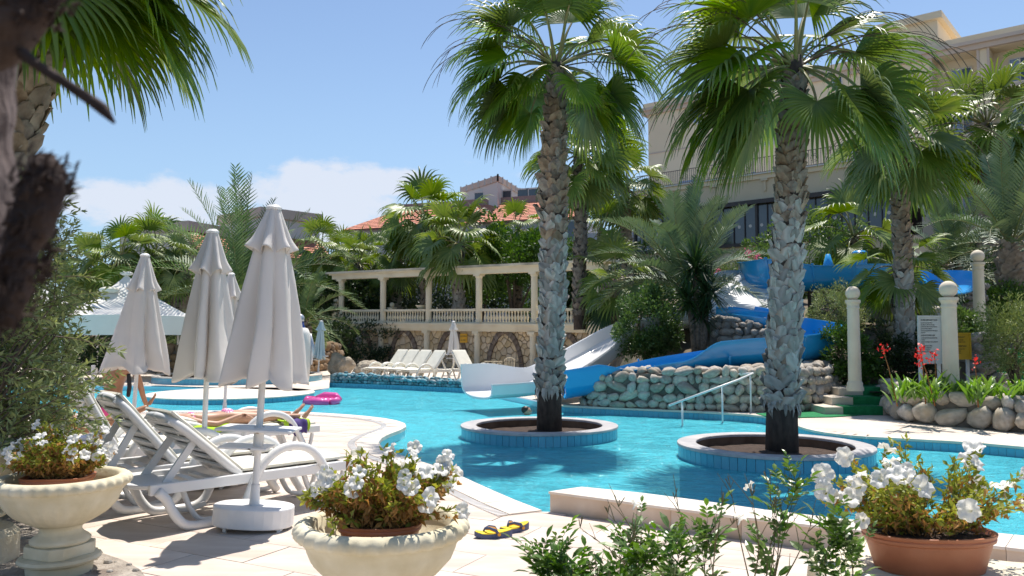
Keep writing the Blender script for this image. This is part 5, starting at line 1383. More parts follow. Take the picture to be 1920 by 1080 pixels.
fan_palm(180, 505, 35, .2, .3, .95, 18, 'low fan palm half hidden by the olive tree', seed=52, mat=M_fand, boot_mat=M_bootb)
fan_palm(1848, 232, 34, 2.4, .42, 1.5, 30, 'big shaggy fan palm with a brown skirt in front of the hotel', seed=53, mat=M_fand, lo=-55, boot_mat=M_bootb, stalks=3)
fan_palm(972, 430, 44, 2.1, .22, .95, 14, 'small fan palm below the tiled roof', seed=54, mat=M_fan, boot_mat=M_bootb)
fan_palm(1128, 428, 36, 2.1, .22, .85, 14, 'small spiky fan palm below the grey wall', seed=55, mat=M_fan, boot_mat=M_bootb)
fan_palm(1152, 525, 30, 2.0, .38, 1.05, 20, 'squat thick trunked fan palm at the right end of the loggia', seed=56, mat=M_fand, lo=-60, boot_mat=M_bootb, bark=M_barkb)
fan_palm(1600, 440, 30, 2.4, .24, 1.2, 18, 'bright fan palm behind the blue flume right of the right pool palm', seed=57, mat=M_fany, boot_mat=M_bootb)
# brown skirts of dead leaves
def skirt(cx, cy, Y, r0, h, label, seed, n=26):
    c = P(cx, cy, Y); t = empty('dead_fronds', c, 0, label, 'dead leaves'); r = random.Random(seed)
    me = frond_mesh('dead', -55, 0, M_dead, Lp=.5, Rb=1.1, nseg=14, A=60, droop=2.2, split=.2)
    for i in range(n): inst('dead_frond', me, t, (0, 0, r.uniform(-.6, .2)), (0, r.uniform(.2, .5), r.uniform(0, 6.28)), r.uniform(.9, 1.25)*h)
skirt(1848, 245, 34, .5, 1.35, 'brown skirt of dead fronds under the big shaggy palm crown', 1)
# ---------------------------------------------------------------- feather fronds (date palm)
FEA = {}
def feather(seed, elev, L, mat, nl=46, ll=.45, curve=1.0, wid=.052):
    nl = int(nl*.74)
    key = (seed, elev, round(L, 2), mat.name, nl)
    if key in FEA: return FEA[key]
    r = random.Random(seed*31+int(elev)); d = Vector((math.cos(R(elev)), 0, math.sin(R(elev)))); p = Vector((.05, 0, 0)); pts = [p.copy()]; dirs = [d.copy()]
    n = 14; sd_ = r.uniform(-.03, .03)
    for i in range(n):
        d = (d+Vector((0, sd_, -(.02+.012*i)*curve*(1.15-abs(elev)/110)))).normalized(); p = p+d*L/n; pts.append(p.copy()); dirs.append(d.copy())
    rc = MB(); rc.tube(pts, [.022*(1-.06*i) for i in range(n+1)], 4, flat=1.3)
    V = []; Fq = []; rn = []
    for i in range(nl):
        t = .12+.88*i/(nl-1); k = min(n-1, int(t*n)); q = pts[k].lerp(pts[k+1], t*n-k); dd = dirs[k]
        side = dd.cross(Vector((0, 0, 1))); side.normalize() if side.length > .05 else None
        if side.length < .05: side = Vector((0, 1, 0))
        up = side.cross(dd).normalized()
        l = ll*(math.sin(math.pi*min(1, t*.82+.12))**.6)*r.uniform(.85, 1.1)
        for s in (-1, 1):
            v = (dd*(.62+.3*t)+side*s*.78+up*r.uniform(.15, .5)).normalized(); rv = r.random(); x = q.copy(); w_ = v.cross(up).normalized()*wid/2
            b = len(V); V += [x-w_*.5, x+w_*.5]
            x = x+v*l*.5; v = (v+Vector((0, 0, -.18))).normalized(); V += [x-w_, x+w_]; x = x+v*l*.5; V += [x-w_*.12, x+w_*.12]
            Fq += [(b, b+1, b+3, b+2), (b+2, b+3, b+5, b+4)]; rn += [rv]*6
    nv = len(V); me = np_mesh('frond', [tuple(v) for v in V]+rc.v, Fq+[tuple(i+nv for i in f) for f in rc.f if len(f) == 4], mat, rn+[.9]*len(rc.v))
    me.materials.append(M_pet); me.polygons.foreach_set('material_index', [0]*len(Fq)+[1]*(len(me.polygons)-len(Fq)))
    FEA[key] = me; return me
def date_palm(cx, cy, Y, bz, L, n, label, mat=M_feath, tr_r=.25, seed=0, hi=86, lo=-10, base_px=None, fixed=(), ll=.45, nl=46, curve=1.0):
    c = P(cx, cy, Y); b = Vector((c.x, Y, bz)); t = empty('date_palm', b, 0, label, 'date palm')
    h = max(.3, c.z-b.z); path = [Vector((0, 0, -.3+(h+.3)*i/5)) for i in range(6)]; rads = [tr_r*1.2, tr_r*1.1, tr_r, tr_r, tr_r*.95, tr_r*.6]
    tr = trunk(t, path, rads, M_barkb)
    if h > .8: boots(tr, path, rads, .1, h, .2, 8, 99, seed, 1.2, stuff=M_bootb)
    r = random.Random(seed); az = r.uniform(0, 6.28)
    for (a, e, s) in fixed: inst('frond', feather(0, e, L, mat, nl, ll*L/2.8, curve), t, (0, 0, h), (0, 0, R(a)), s)
    for i in range(n):
        f = i/max(1, n-1); e = hi+(lo-hi)*f; e = 8*round(e/8); az += 2.39996+r.uniform(-.25, .25)
        inst('frond', feather(i % 3, e, L, mat, nl, ll*L/2.8, curve), t, (0, 0, h-.1*f), (r.uniform(-.06, .06), 0, az), r.uniform(.88, 1.08))
    return t
date_palm(452, 560, 30, 0, 4.65, 30, 'large date palm with upright feather fronds behind the tallest parasol', seed=3, fixed=((185, 56, 1.0), (100, 88, 1.02), (178, 40, .75), (-4, 56, .95), (2, 40, 1.05), (0, 24, .98)), ll=.5, lo=-6)
date_palm(568, 600, 31, .3, 2.1, 24, 'low date palm with yellowish heart left of the loggia', seed=4, mat=M_feath, ll=.55)
date_palm(1292, 540, 23.5, 2.0, 3.0, 30, 'broad date palm arching over the right end of the loggia', seed=5, fixed=((182, 40, 1.05), (176, 24, 1.1), (188, 56, 1.0), (184, 16, .95), (95, 88, 1.0), (2, 40, 1.0)), ll=.55, nl=60, mat=M_feathg)
date_palm(1895, 455, 22, 2.4, 3.1, 26, 'silvery date palm at the right edge of the garden', seed=6, ll=.5, mat=M_feathg, tr_r=.3)
date_palm(1790, 500, 25, 2.3, 2.6, 22, 'greyish date palm behind the rearmost ball topped pillar', seed=16, ll=.5, mat=M_feathg, tr_r=.3)
date_palm(2075, 130, 13, .6, 1.7, 22, 'date palm mostly outside the right edge, fronds reaching in', seed=7, ll=.5, mat=M_feath, tr_r=.2)
date_palm(330, 560, 36, 0, 2.8, 18, 'bushy date palm between the left parasols', seed=9, ll=.5)
# yucca
def yucca(cx, cy, Y, bz, label, seed, heads):
    b = Vector((P(cx, cy, Y).x, Y, bz)); t = empty('yucca', b, 0, label, 'yucca'); r = random.Random(seed)
    for (hx, hy, s) in heads:
        h = P(hx, hy, Y)-b; m = MB(); m.tube([Vector((h.x*.3, 0, -.2)), Vector((h.x*.6, 0, h.z*.5)), h], [.09, .075, .07], 8); m.build('trunk', M_wood, t, smooth=True)
        V = []; Fq = []; rn = []
        for i in range(150):
            a = r.uniform(0, 6.28); e = R(r.uniform(-45, 88)); d = Vector((math.cos(a)*math.cos(e), math.sin(a)*math.cos(e), math.sin(e))); l = .75*s*r.uniform(.8, 1.1)
            w_ = d.cross(Vector((0, 0, 1))).normalized()*.028*s if abs(d.z) < .99 else Vector((.028, 0, 0)); q = h+Vector((0, 0, r.uniform(-.2, .1))); k = len(V); rv = r.random()
            V += [q-w_*.6, q+w_*.6, q+d*l*.5-w_, q+d*l*.5+w_, q+(d+Vector((0, 0, -.12))).normalized()*l]; rn += [rv]*5
            Fq += [(k, k+1, k+3), (k, k+3, k+2), (k+2, k+3, k+4)]
        o = inst('leaf_tuft', np_mesh('leaf_tuft', [tuple(v) for v in V], Fq, M_leafd, rn), t)
yucca(1310, 560, 19.5, 1.0, 'dark spiky yucca in front of the broad date palm', 2, ((1303, 500, 1.2), (1328, 545, 1.1), (1290, 560, 1.0), (1318, 590, .9)))
# ---------------------------------------------------------------- trees, bushes and hedges
def bpx(cx, ybase, Y, z=None): p = P(cx, ybase, Y); return (p.x, p.y, garden_h(p.x, p.y)-.05 if z is None else z)
def rpx(w_, h_, Y, dy=None): return (w_/2/F*Y, dy or w_/2/F*Y, h_/2/F*Y)
bush('citrus_tree', bpx(955, 590, 41, 1.95), (2.6, 2.3, 1.9), 9000, .2, M_leaf, 'leafy green tree with forked trunks behind the fourth loggia bay', 'tree', seed=2, stem_h=1.6, stems=5, trunk_r=.09, wid=.5)
bush('citrus_tree', bpx(900, 590, 47, 1.95), (2.4, 2.3, 2.6), 6000, .22, M_leafl, 'pale green tree seen through the third loggia bay', 'tree', seed=3, stem_h=1.0, stems=4, trunk_r=.09)
bush('dense_bush', bpx(1215, 680, 20.8, .75), (.82, .85, 1.12), 11000, .085, M_leaf, 'tall dark glossy bush beside the white slide', 'bush', seed=4, cs=.22, clumps=90, wid=.55)
bush('rounded_bush', bpx(1590, 700, 17.6), (.62, .7, .72), 6000, .075, M_leaf, 'dense green bush left of the leaning scaly trunk', 'bush', seed=5, cs=.24, clumps=80, wid=.6)
bush('rounded_bush', bpx(1690, 700, 17.9), (.75, .7, .70), 5500, .075, M_leafd, 'dark green bush behind the leftmost ball topped pillar', 'bush', seed=6, cs=.24, clumps=80, wid=.6)
bush('olive_bush', bpx(1570, 620, 20.0, 1.4), (.62, .6, .75), 6000, .07, M_olive, 'grey green olive bush under the blue flume', 'bush', seed=7, wid=.25, cs=.26)
bush('rounded_bush', bpx(1790, 660, 18.4, 1.0), (.68, .6, .62), 6000, .08, M_leafl, 'variegated bush behind the white notice', 'bush', seed=8, cs=.24, wid=.6)
bush('rounded_bush', bpx(1865, 620, 21.5, 1.6), (1.0, .9, .72), 9000, .08, M_leafl, 'bright rounded shrub behind the rearmost pillar', 'bush', seed=9, cs=.24, wid=.6, clumps=90)
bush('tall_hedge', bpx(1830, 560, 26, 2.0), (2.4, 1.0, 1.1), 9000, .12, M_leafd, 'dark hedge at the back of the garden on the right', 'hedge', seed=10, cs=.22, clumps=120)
bush('olive_bush', bpx(1905, 680, 15.4, .6), (.55, .5, .85), 6500, .075, M_olive, 'grey green olive bush at the right edge above the steps', 'bush', seed=11, wid=.25, cs=.28)
bush('lavender_bush', bpx(1158, 690, 18.9), (.62, .5, .30), 5000, .09, M_lav, 'low olive green shrub left of the rosemary mound', 'bush', seed=12, wid=.2, cs=.25, stems=2)
bush('rosemary_bush', bpx(1235, 690, 18.9), (.60, .4, .22), 4500, .11, M_lav, 'low rosemary mound on top of the cobble wall', 'bush', seed=13, wid=.12, cs=.25, stems=2, curl=-.1)
bush('tall_bush', bpx(1425, 520, 30, 2.2), (1.2, 1.1, 1.6), 7000, .12, M_leafl, 'bright green bush below the restaurant windows', 'bush', seed=14, cs=.22)
bush('tall_bush', bpx(1540, 480, 34, 2.2), (2.2, 1.3, 2.3), 9000, .16, M_leafl, 'light green tree right of the right pool palm', 'tree', seed=15, cs=.22, stem_h=.4)
bush('tall_bush', bpx(1330, 520, 31, 2.0), (2.0, 1.2, 1.2), 6000, .14, M_leaf, 'green shrub mass behind the broad date palm', 'bush', seed=17, cs=.24)
bush('dark_tree', bpx(1060, 470, 48, 1.9), (2.6, 1.6, 3.0), 7000, .2, M_leaf, 'green tree between the left pool palm and the slender one', 'tree', seed=18, cs=.22)
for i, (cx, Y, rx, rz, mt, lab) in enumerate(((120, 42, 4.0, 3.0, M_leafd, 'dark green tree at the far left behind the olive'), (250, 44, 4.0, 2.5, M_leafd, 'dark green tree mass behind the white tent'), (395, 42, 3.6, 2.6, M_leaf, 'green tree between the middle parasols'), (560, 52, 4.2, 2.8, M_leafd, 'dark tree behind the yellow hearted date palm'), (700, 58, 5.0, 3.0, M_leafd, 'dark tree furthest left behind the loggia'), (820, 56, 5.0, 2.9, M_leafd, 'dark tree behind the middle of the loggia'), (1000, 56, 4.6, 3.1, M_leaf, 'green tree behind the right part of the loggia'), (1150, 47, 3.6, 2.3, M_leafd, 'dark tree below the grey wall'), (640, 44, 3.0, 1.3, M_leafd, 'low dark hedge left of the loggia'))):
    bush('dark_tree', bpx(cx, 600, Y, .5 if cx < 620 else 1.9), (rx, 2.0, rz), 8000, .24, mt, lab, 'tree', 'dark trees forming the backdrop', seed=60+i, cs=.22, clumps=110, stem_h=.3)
# climbing ivy at the left end of the stone wall
bush('ivy', lp(.035, 0, .25), (.75, .25, .95), 3500, .11, M_leafd, 'dark ivy hanging over the left end of the stone wall', 'ivy', seed=80, cs=.25)
bush('tall_bush', bpx(640, 640, 40, 0), (2.6, 1.0, 1.3), 4000, .18, M_leafd, 'shaded hedge left of the stone wall', 'hedge', seed=81, cs=.24)
bush('tall_bush', bpx(330, 650, 33, 0), (3.4, 1.0, .95), 7000, .14, M_leafd, 'dark hedge behind the white tent', 'hedge', seed=82, cs=.24)
bush('tall_bush', bpx(60, 650, 28, 0), (3.8, 1.0, 1.4), 6000, .14, M_leafd, 'dark hedge seen through the olive tree', 'hedge', seed=83, cs=.24)
rock_wall('brown rock wall between the parasols at the far deck', [P(300, 700, 29), P(440, 700, 29.5), P(530, 700, 30.5), P(640, 700, 37)], 1.1, 1.1, .34, 0, meshes=stone_meshes(3, pm('brown_rock', (.17, .115, .07), (.27, .19, .12), rough=.95, scale=3, bump=.7, rnd=.2), 33, 2, .35))
# oleander with pink flowers
t = bush('oleander', bpx(1385, 520, 27, 2.2), (1.0, .8, 1.1), 4500, .16, M_lav, 'oleander with pink flowers under the restaurant windows', 'bush', seed=20, wid=.18, cs=.28)
rs = np.random.RandomState(4); cl = rs.normal(size=(16, 3)); cl /= np.linalg.norm(cl, axis=1)[:, None]; cl = cl*[1.0, .8, 1.0]+[0, -.2, 1.15]
k = rs.randint(0, 16, 420); pp = cl[k]+rs.normal(size=(420, 3))*.07; o = inst('blossom', leaves_mesh('blossom', pp, rs.normal(size=(420, 3)), .07, .07, M_pinkf, rs), t); o['kind'] = 'stuff'

# ---------------------------------------------------------------- the olive tree at the left edge
def olive_tree():
    base = G(-60, 1000, 0); base = Vector((P(20, 700, 5.9).x-.35, 6.1, 0))
    t = empty('olive_tree', base, 0, 'dense olive tree with narrow grey green leaves filling the left edge', 'tree')
    r = random.Random(5); rs = np.random.RandomState(8)
    tw = MB(); pos = []; dr = []; nr = []
    cores = []
    for i in range(760):
        # twig origins inside an uneven crown
        py = r.uniform(395, 930); f = 1-abs((py-640)/330)**2.2*.55
        px = r.uniform(-330, 118*max(.3, f))
        if py < 480: px = r.uniform(-200, 60)
        Y = 6.1+r.uniform(-.8, .9); p = P(px, py, Y)-base
        a = r.uniform(-.5, 1.2) if r.random() < .7 else r.uniform(0, 6.28); e = r.uniform(-.25, 1.15)
        d = Vector((math.cos(a)*math.cos(e), math.sin(a)*math.cos(e)*.8-.25, math.sin(e))).normalized(); L = r.uniform(.28, .5); q = p.copy(); pts = [q.copy()]
        for k in range(7):
            d = (d+Vector((r.uniform(-.12, .12), r.uniform(-.12, .12), -.05))).normalized(); q = q+d*L/7; pts.append(q.copy())
            s = d.cross(Vector((r.uniform(-1, 1), r.uniform(-1, 1), r.uniform(-.2, 1)))).normalized()
            for _ in range(2):
                for sg in (-1, 1):
                    pos.append(q+d*r.uniform(-.02, .02)); dr.append((d*.75+s*sg*.8)); s = (s+d.cross(s)*.6).normalized()
        pos.append(q); dr.append(d)
        tw.tube(pts, [.004-.0004*k for k in range(8)], 4)
        if i % 6 == 0: cores.append(p)
    for p in cores: tw.tube([Vector((-.2, .1, .5)), Vector((p.x*.4-.1, p.y*.4, p.z*.55+.2)), p], [.035, .015, .005], 5)
    tw.tube([Vector((-.2, .1, -.1)), Vector((-.25, .1, .6)), Vector((-.1, .1, 1.6))], [.13, .10, .05], 8)
    tw.build('branches', M_wood, t, smooth=True)
    pos = np.array([tuple(p) for p in pos]); dr = np.array([tuple(p) for p in dr])
    o = inst('foliage', leaves_mesh('foliage', pos, dr, .068, .0185, M_olive, rs, curl=.08), t); o['kind'] = 'stuff'
    # inner, deeper leaves
    n = 22000; p2 = np.stack([rs.uniform(-2.4, .12, n), rs.uniform(.4, 1.4, n), rs.uniform(.15, 2.2, n)], 1)
    keep = (p2[:, 0] < .12-.25*np.abs(p2[:, 2]-1.2)); p2 = p2[keep]
    o = inst('inner_foliage', leaves_mesh('inner_foliage', p2, rs.normal(size=(len(p2), 3)), .08, .024, M_olive, rs), t); o['kind'] = 'stuff'
olive_tree()
# ---------------------------------------------------------------- blurred palm trunk right beside the camera
def dens(l, n):
    out = []
    for (a, b), (c, d) in zip(l, l[1:]): out += [(a+(c-a)*k/n, b+(d-b)*k/n) for k in range(n)]
    return out+[l[-1]]
Yf = .62; kf = Yf/.95
cx = P(-330, 500, Yf).x; t = empty('near_palm_trunk', (cx, Yf, 0), 0, 'out of focus palm trunk at the left edge right beside the camera', 'palm tree')
edge = [(1600, -190), (1080, -180), (760, -150), (690, -80), (650, -15), (600, 12), (540, 25), (470, 35), (400, 28), (300, 22), (250, 10), (200, 20), (130, 18), (60, 20), (-80, 10)]
pth = []; rad_ = []
for y, ex in dens(edge, 5):
    q = P(ex, y, Yf); pth.append(Vector((0, 0, q.z))); rad_.append(max(.05, math.hypot(cx, Yf)*math.sin(math.atan((ex-960)/F)-math.atan(cx/Yf))))
m = MB(); m.tube(pth, rad_, 90); m.v = [(x*(1+.05*noise.noise(Vector((x*20, y*20, z*14)))+.03*noise.noise(Vector((x*60, y*60, z*40)))), y*(1+.05*noise.noise(Vector((x*20, y*20, z*14)))), z) for x, y, z in m.v]
M_near = pm('near_bark', (.075, .05, .045), (.14, .105, .10), rough=.95, scale=18, bump=1.0, bscale=40, bdist=.02, stretch=(1, 1, .5), c3=(.04, .028, .025))  # near bark and fibre colours darkened in place of canopy shade
m.build('bark', M_near, t, smooth=True)
M_nearb = pm('near_fibre', (.035, .022, .02), (.08, .052, .042), rough=.98, scale=20, bump=.9, bscale=60)
def lump_obj(name, pts, rad, mat, seed, fuzz=.25, n=14):
    m = MB(); m.tube(pts, [q*kf for q in rad], n); mm = bpy.data.meshes
    m.v = [tuple(Vector(v)+Vector((noise.noise(Vector(v)*60+Vector((seed, 0, 0))), noise.noise(Vector(v)*60+Vector((0, seed, 0))), noise.noise(Vector(v)*60+Vector((0, 0, seed)))))*fuzz*.02*kf) for v in m.v]
    return m.build(name, mat, t, smooth=True)
o3 = Vector((cx, Yf, 0))
def pl(l, Y=Yf): return [P(x, y, Y-.035)-o3 for x, y in l]
lump_obj('leaf_base', pl([(-60, 40), (0, 40), (45, 20), (90, -10), (135, -30)]), [.066, .05, .032, .014, .008], M_nearb, 1)
lump_obj('leaf_base', pl([(0, 560), (25, 490), (52, 420), (78, 350), (86, 300), (92, 275)]), [.010, .014, .019, .022, .015, .004], M_nearb, 2, .7)
lump_obj('leaf_base', pl([(50, 430), (85, 380), (112, 335), (122, 322)]), [.022, .014, .006, .001], M_nearb, 3, .5)
lump_obj('leaf_base', pl([(16, 610), (30, 540), (46, 470), (65, 430)]), [.010, .018, .016, .006], M_nearb, 4, .5)
def fibres(a, b, n, L, seed, spread=.6):
    r = random.Random(seed); m = MB(); a = pl([a])[0]; b = pl([b])[0]
    for i in range(n):
        p = a.lerp(b, r.random())+Vector((r.uniform(-.012, .012), r.uniform(-.02, .02), r.uniform(-.01, .01))); d = (Vector((r.uniform(.1, 1), r.uniform(-.5, .3), r.uniform(-.3, 1.2)))).normalized(); l = L*kf*r.uniform(.4, 1.1)
        m.tube([p, p+d*l*.5+Vector((0, 0, .002)), p+d*l], [.0022*kf, .0016*kf, .0003], 4, caps=False)
    o = m.build('fibre', M_nearb, t); o['kind'] = 'stuff'
fibres((25, 540), (82, 310), 300, .022, 1); fibres((60, 350), (106, 335), 110, .018, 2); fibres((0, 620), (45, 480), 120, .016, 4); fibres((0, 60), (90, 10), 160, .025, 3)
lump_obj('dead_stalk', pl([(40, 100), (70, 122), (120, 155), (175, 192), (195, 207), (215, 229)]), [.007, .006, .0055, .006, .0075, .002], M_nearb, 5, .15, 8)
# ================================================================== FURNITURE, PARASOLS, POTS, PEOPLE
def canopy_mesh(H, rb, rt, folds, seed, ztop, tier=.80, wob=.12):
    """closed parasol cloth hanging in folds: z from ztop-H to ztop"""
    r = random.Random(seed); n = folds*16; rows = 26; vs = []; fs = []
    am = [r.uniform(.45, 1.35) for _ in range(folds)]
    oo = Vector((seed*3.1, 1, 2))
    for i in range(rows+1):
        t = i/rows; z = ztop-H*t
        tv = .20
        R0 = (rt*.30+(rt-rt*.30)*(t/tv)) if t < tv else rt+(rb-rt)*((t-tv)/(1-tv))**.95
        for k in range(n):
            a = 2*math.pi*k/n; f = int(k/16) % folds; u = (k % 16)/16
            # sharp outward pleat at rib, valley between
            v = abs(math.cos(math.pi*u))            # 1 at ribs, 0 mid
            prof = (.52+.48*v**1.2)
            deep = 1-(1-prof)*(.35+.85*min(1, t*1.6))*am[f]*(1-.25*max(0, t-.8)*5*(f % 2))
            asym = .10*math.sin(2*math.pi*u)*t*(1 if f % 2 else -1)
            rr = R0*deep*(1+.03*t*noise.noise(Vector((math.cos(a)*4, math.sin(a)*4, z*5+seed))))*(1+.20*noise.noise(Vector((math.cos(a)*1.5, math.sin(a)*1.5, z*1.2))+oo)*t*1.5)
            aa = a+asym+.30*t*noise.noise(Vector((math.cos(a)*1.3, math.sin(a)*1.3+seed, z*1.1)))+.05*t*noise.noise(Vector((math.cos(a)*5, math.sin(a)*5, z*2.5+seed)))
            zz = z + (.07*noise.noise(Vector((math.cos(a)*1.6, math.sin(a)*1.6, seed*1.7)))-.03*v)*max(0, t-.6)*2.5
            if i >= rows-1: zz += .045*(1-v)*(i-rows+2)*.5+.02*noise.noise(Vector((a*3, 0, seed)))
            vs.append((rr*math.cos(aa), rr*math.sin(aa), zz))
    for i in range(rows):
        for k in range(n): fs.append((i*n+k, (i+1)*n+k, (i+1)*n+(k+1) % n, i*n+(k+1) % n))
    # inner tuck at the hem
    b = rows*n
    for k in range(n):
        x, y, z = vs[b+k]; vs.append((x*.86, y*.86, z+.10))
    for k in range(n): fs.append((b+k, b+n+k, b+n+(k+1) % n, b+(k+1) % n))
    return MB().add(vs, fs)
def vent_mesh(h, rt, rb, folds, ztop, seed):
    n = folds*14; rows = 9; vs = []; fs = []
    for i in range(rows+1):
        t = i/rows
        for k in range(n):
            a = 2*math.pi*k/n; u = (k % 14)/14; v = abs(math.cos(math.pi*u))
            R0 = rt+(rb-rt)*t**1.05
            rr = R0*(1-(1-v)*(.10+.34*t))*(1+.05*t*math.sin(a*3+seed))
            if t > .75: rr += .035*(t-.75)*4*v**3
            z = ztop-h*t+(.075*(1-v)*max(0, t-.5)*2*-1 if False else 0) - h*.22*t*(1-v)*.9
            vs.append((rr*math.cos(a), rr*math.sin(a), z))
    for i in range(rows):
        for k in range(n): fs.append((i*n+k, (i+1)*n+k, (i+1)*n+(k+1) % n, i*n+(k+1) % n))
    b = rows*n
    for k in range(n):
        x, y, z = vs[b+k]; vs.append((x*.90, y*.90, z+.012))
    for k in range(n): fs.append((b+k, b+n+k, b+n+(k+1) % n, b+(k+1) % n))
    return MB().add(vs, fs)
def parasol(base, H, rb, rt, zt_, zb, label, seed, lean=(0, 0), mat=M_canvas, folds=7, table=True, basew=.6, venth=.36, ventr=None, rot=0, name='parasol', group='folded parasols', basekind=True, pole=.026, rtop=.055):
    t = empty(name, base, 0, label, 'parasol', group); t.rotation_euler = (lean[1], lean[0], 0)
    cm = canopy_mesh(zt_-zb-.06, rb, rt, folds, seed, zt_-.06).build('canopy', mat, t, smooth=True, rot=(0, 0, rot))
    vm = vent_mesh(venth, rtop, ventr or rt*1.9, folds, zt_-.025, seed).build('vent_flap', mat, t, smooth=True, rot=(0, 0, rot))
    for o in (cm, vm):
        s_ = o.modifiers.new('cloth', 'SUBSURF'); s_.levels = 1; s_.render_levels = 1
    MB().lathe([(rtop+.006, zt_-.035), (rtop+.01, zt_-.015), (rtop*.8, zt_), (rtop*.7, zt_+.008), (.005, zt_+.012)], 20).build('finial', M_metalw, t, smooth='auto')
    MB().lathe([(pole, .16), (pole, zb+.35)], 14, caps=False).build('pole', M_metalw, t, smooth=True)
    MB().lathe([(pole*1.25, .18), (pole*1.25, .36), (pole*1.6, .18)], 14).build('pole_sleeve', M_metalw, t, smooth='auto')
    if basekind:
        w_ = basew; m = MB()
        pts = []
        for k in range(28): a = 2*math.pi*k/28; ca, sa = math.cos(a), math.sin(a); q_ = (abs(ca)**2.3+abs(sa)**2.3)**(-1/2.3); pts.append((w_*.5*ca*q_, w_*.34*sa*q_))
        m.prism(pts, .045, .20)
        m.build('base_tank', M_metalw, t, bevel=.012)
        wh = MB()
        for (x, y) in ((-w_*.28, -w_*.2), (w_*.38, -w_*.17), (-w_*.28, w_*.2), (w_*.38, w_*.17)):
            m = MB(); m.tube([(x-.012, y, .024), (x+.012, y, .024)], .024, 10); m.box((x, y, .045), (.05, .03, .02)); m.build('castor', M_metalw, t, smooth='auto')
    if table:
        m = MB(); m.box((0, 0, .80), (.60, .34, .022)); m.build('table_top', M_metalw, t, bevel=.006)
        m = MB(); m.box((-.09, 0, .655), (.38, .26, .018)); m.build('lower_shelf', M_metalw, t, bevel=.004)
        m = MB(); m.lathe([(.042, .64), (.042, .82), (.03, .60)], 12); m.build('table_collar', M_metalw, t, smooth='auto')
        m = MB(); m.box((.0, -.045, .775), (.02, .012, .012)); m.box((-.03, -.045, .655), (.02, .17, .010)); m.build('bolt', M_rust, t)
    return t
def at_depth(px, py_base, Y): q = P(px, py_base, Y); return (q.x, Y, 0)
Y1 = 6.47
parasol(at_depth(474, 975, Y1), 0, .37, .135, P(500, 385, Y1).z, P(490, 722, Y1).z, 'tallest folded white parasol on a round wheeled base with a small table', 3, lean=(.048, 0), table=True, basew=.63, venth=.33, ventr=.195, rot=.3, pole=.027)
Y2 = 8.2
parasol(at_depth(379, 900, Y2), 0, .36, .13, P(392, 431, Y2).z, P(384, 712, Y2).z, 'second folded white parasol, between the tallest one and the tent', 5, lean=(.02, 0), table=False, basew=.6, venth=.40, ventr=.20, rot=.1)
Y3 = 10.8
parasol(at_depth(246, 830, Y3), 0, .46, .14, P(268, 476, Y3).z, P(250, 698, Y3).z, 'third folded white parasol, leaning in front of the white tent', 8, lean=(.045, 0), table=False, basew=.6, venth=.46, ventr=.205, rot=.5)
Y4 = 14.2
parasol(at_depth(420, 777, Y4), 0, .36, .12, P(437, 512, Y4).z, P(428, 700, Y4).z, 'folded parasol mostly hidden between the two front ones', 9, lean=(.03, 0), table=False, basew=.5, venth=.4, ventr=.22)
Y5 = 29.0
parasol(at_depth(596, 712, Y5), 0, .26, .10, P(606, 601, Y5).z, P(600, 673, Y5).z, 'small pale blue folded parasol beside the pointed boulder', 10, lean=(.05, 0), mat=M_canvasb, table=True, basekind=False, venth=.32, ventr=.17)
Y6 = 31.0
parasol(at_depth(850, 700, Y6), 0, .29, .10, P(853, 602, Y6).z, P(850, 664, Y6).z, 'small white folded parasol behind the far loungers', 11, mat=M_canvasw, table=True, basekind=False, venth=.32, ventr=.17)
# a second pole with a crank behind the third parasol
t = empty('parasol_stand', (G(227, 810, 0).x, 12.0, 0), 0, 'bare white parasol pole left of the third parasol pole', 'pole')
MB().lathe([(.028, 0), (.028, 1.1)], 12).build('tube', M_metalw, t, smooth='auto'); MB().lathe([(.2, 0), (.2, .05), (.05, .08)], 16).build('foot', M_metalw, t, smooth='auto')

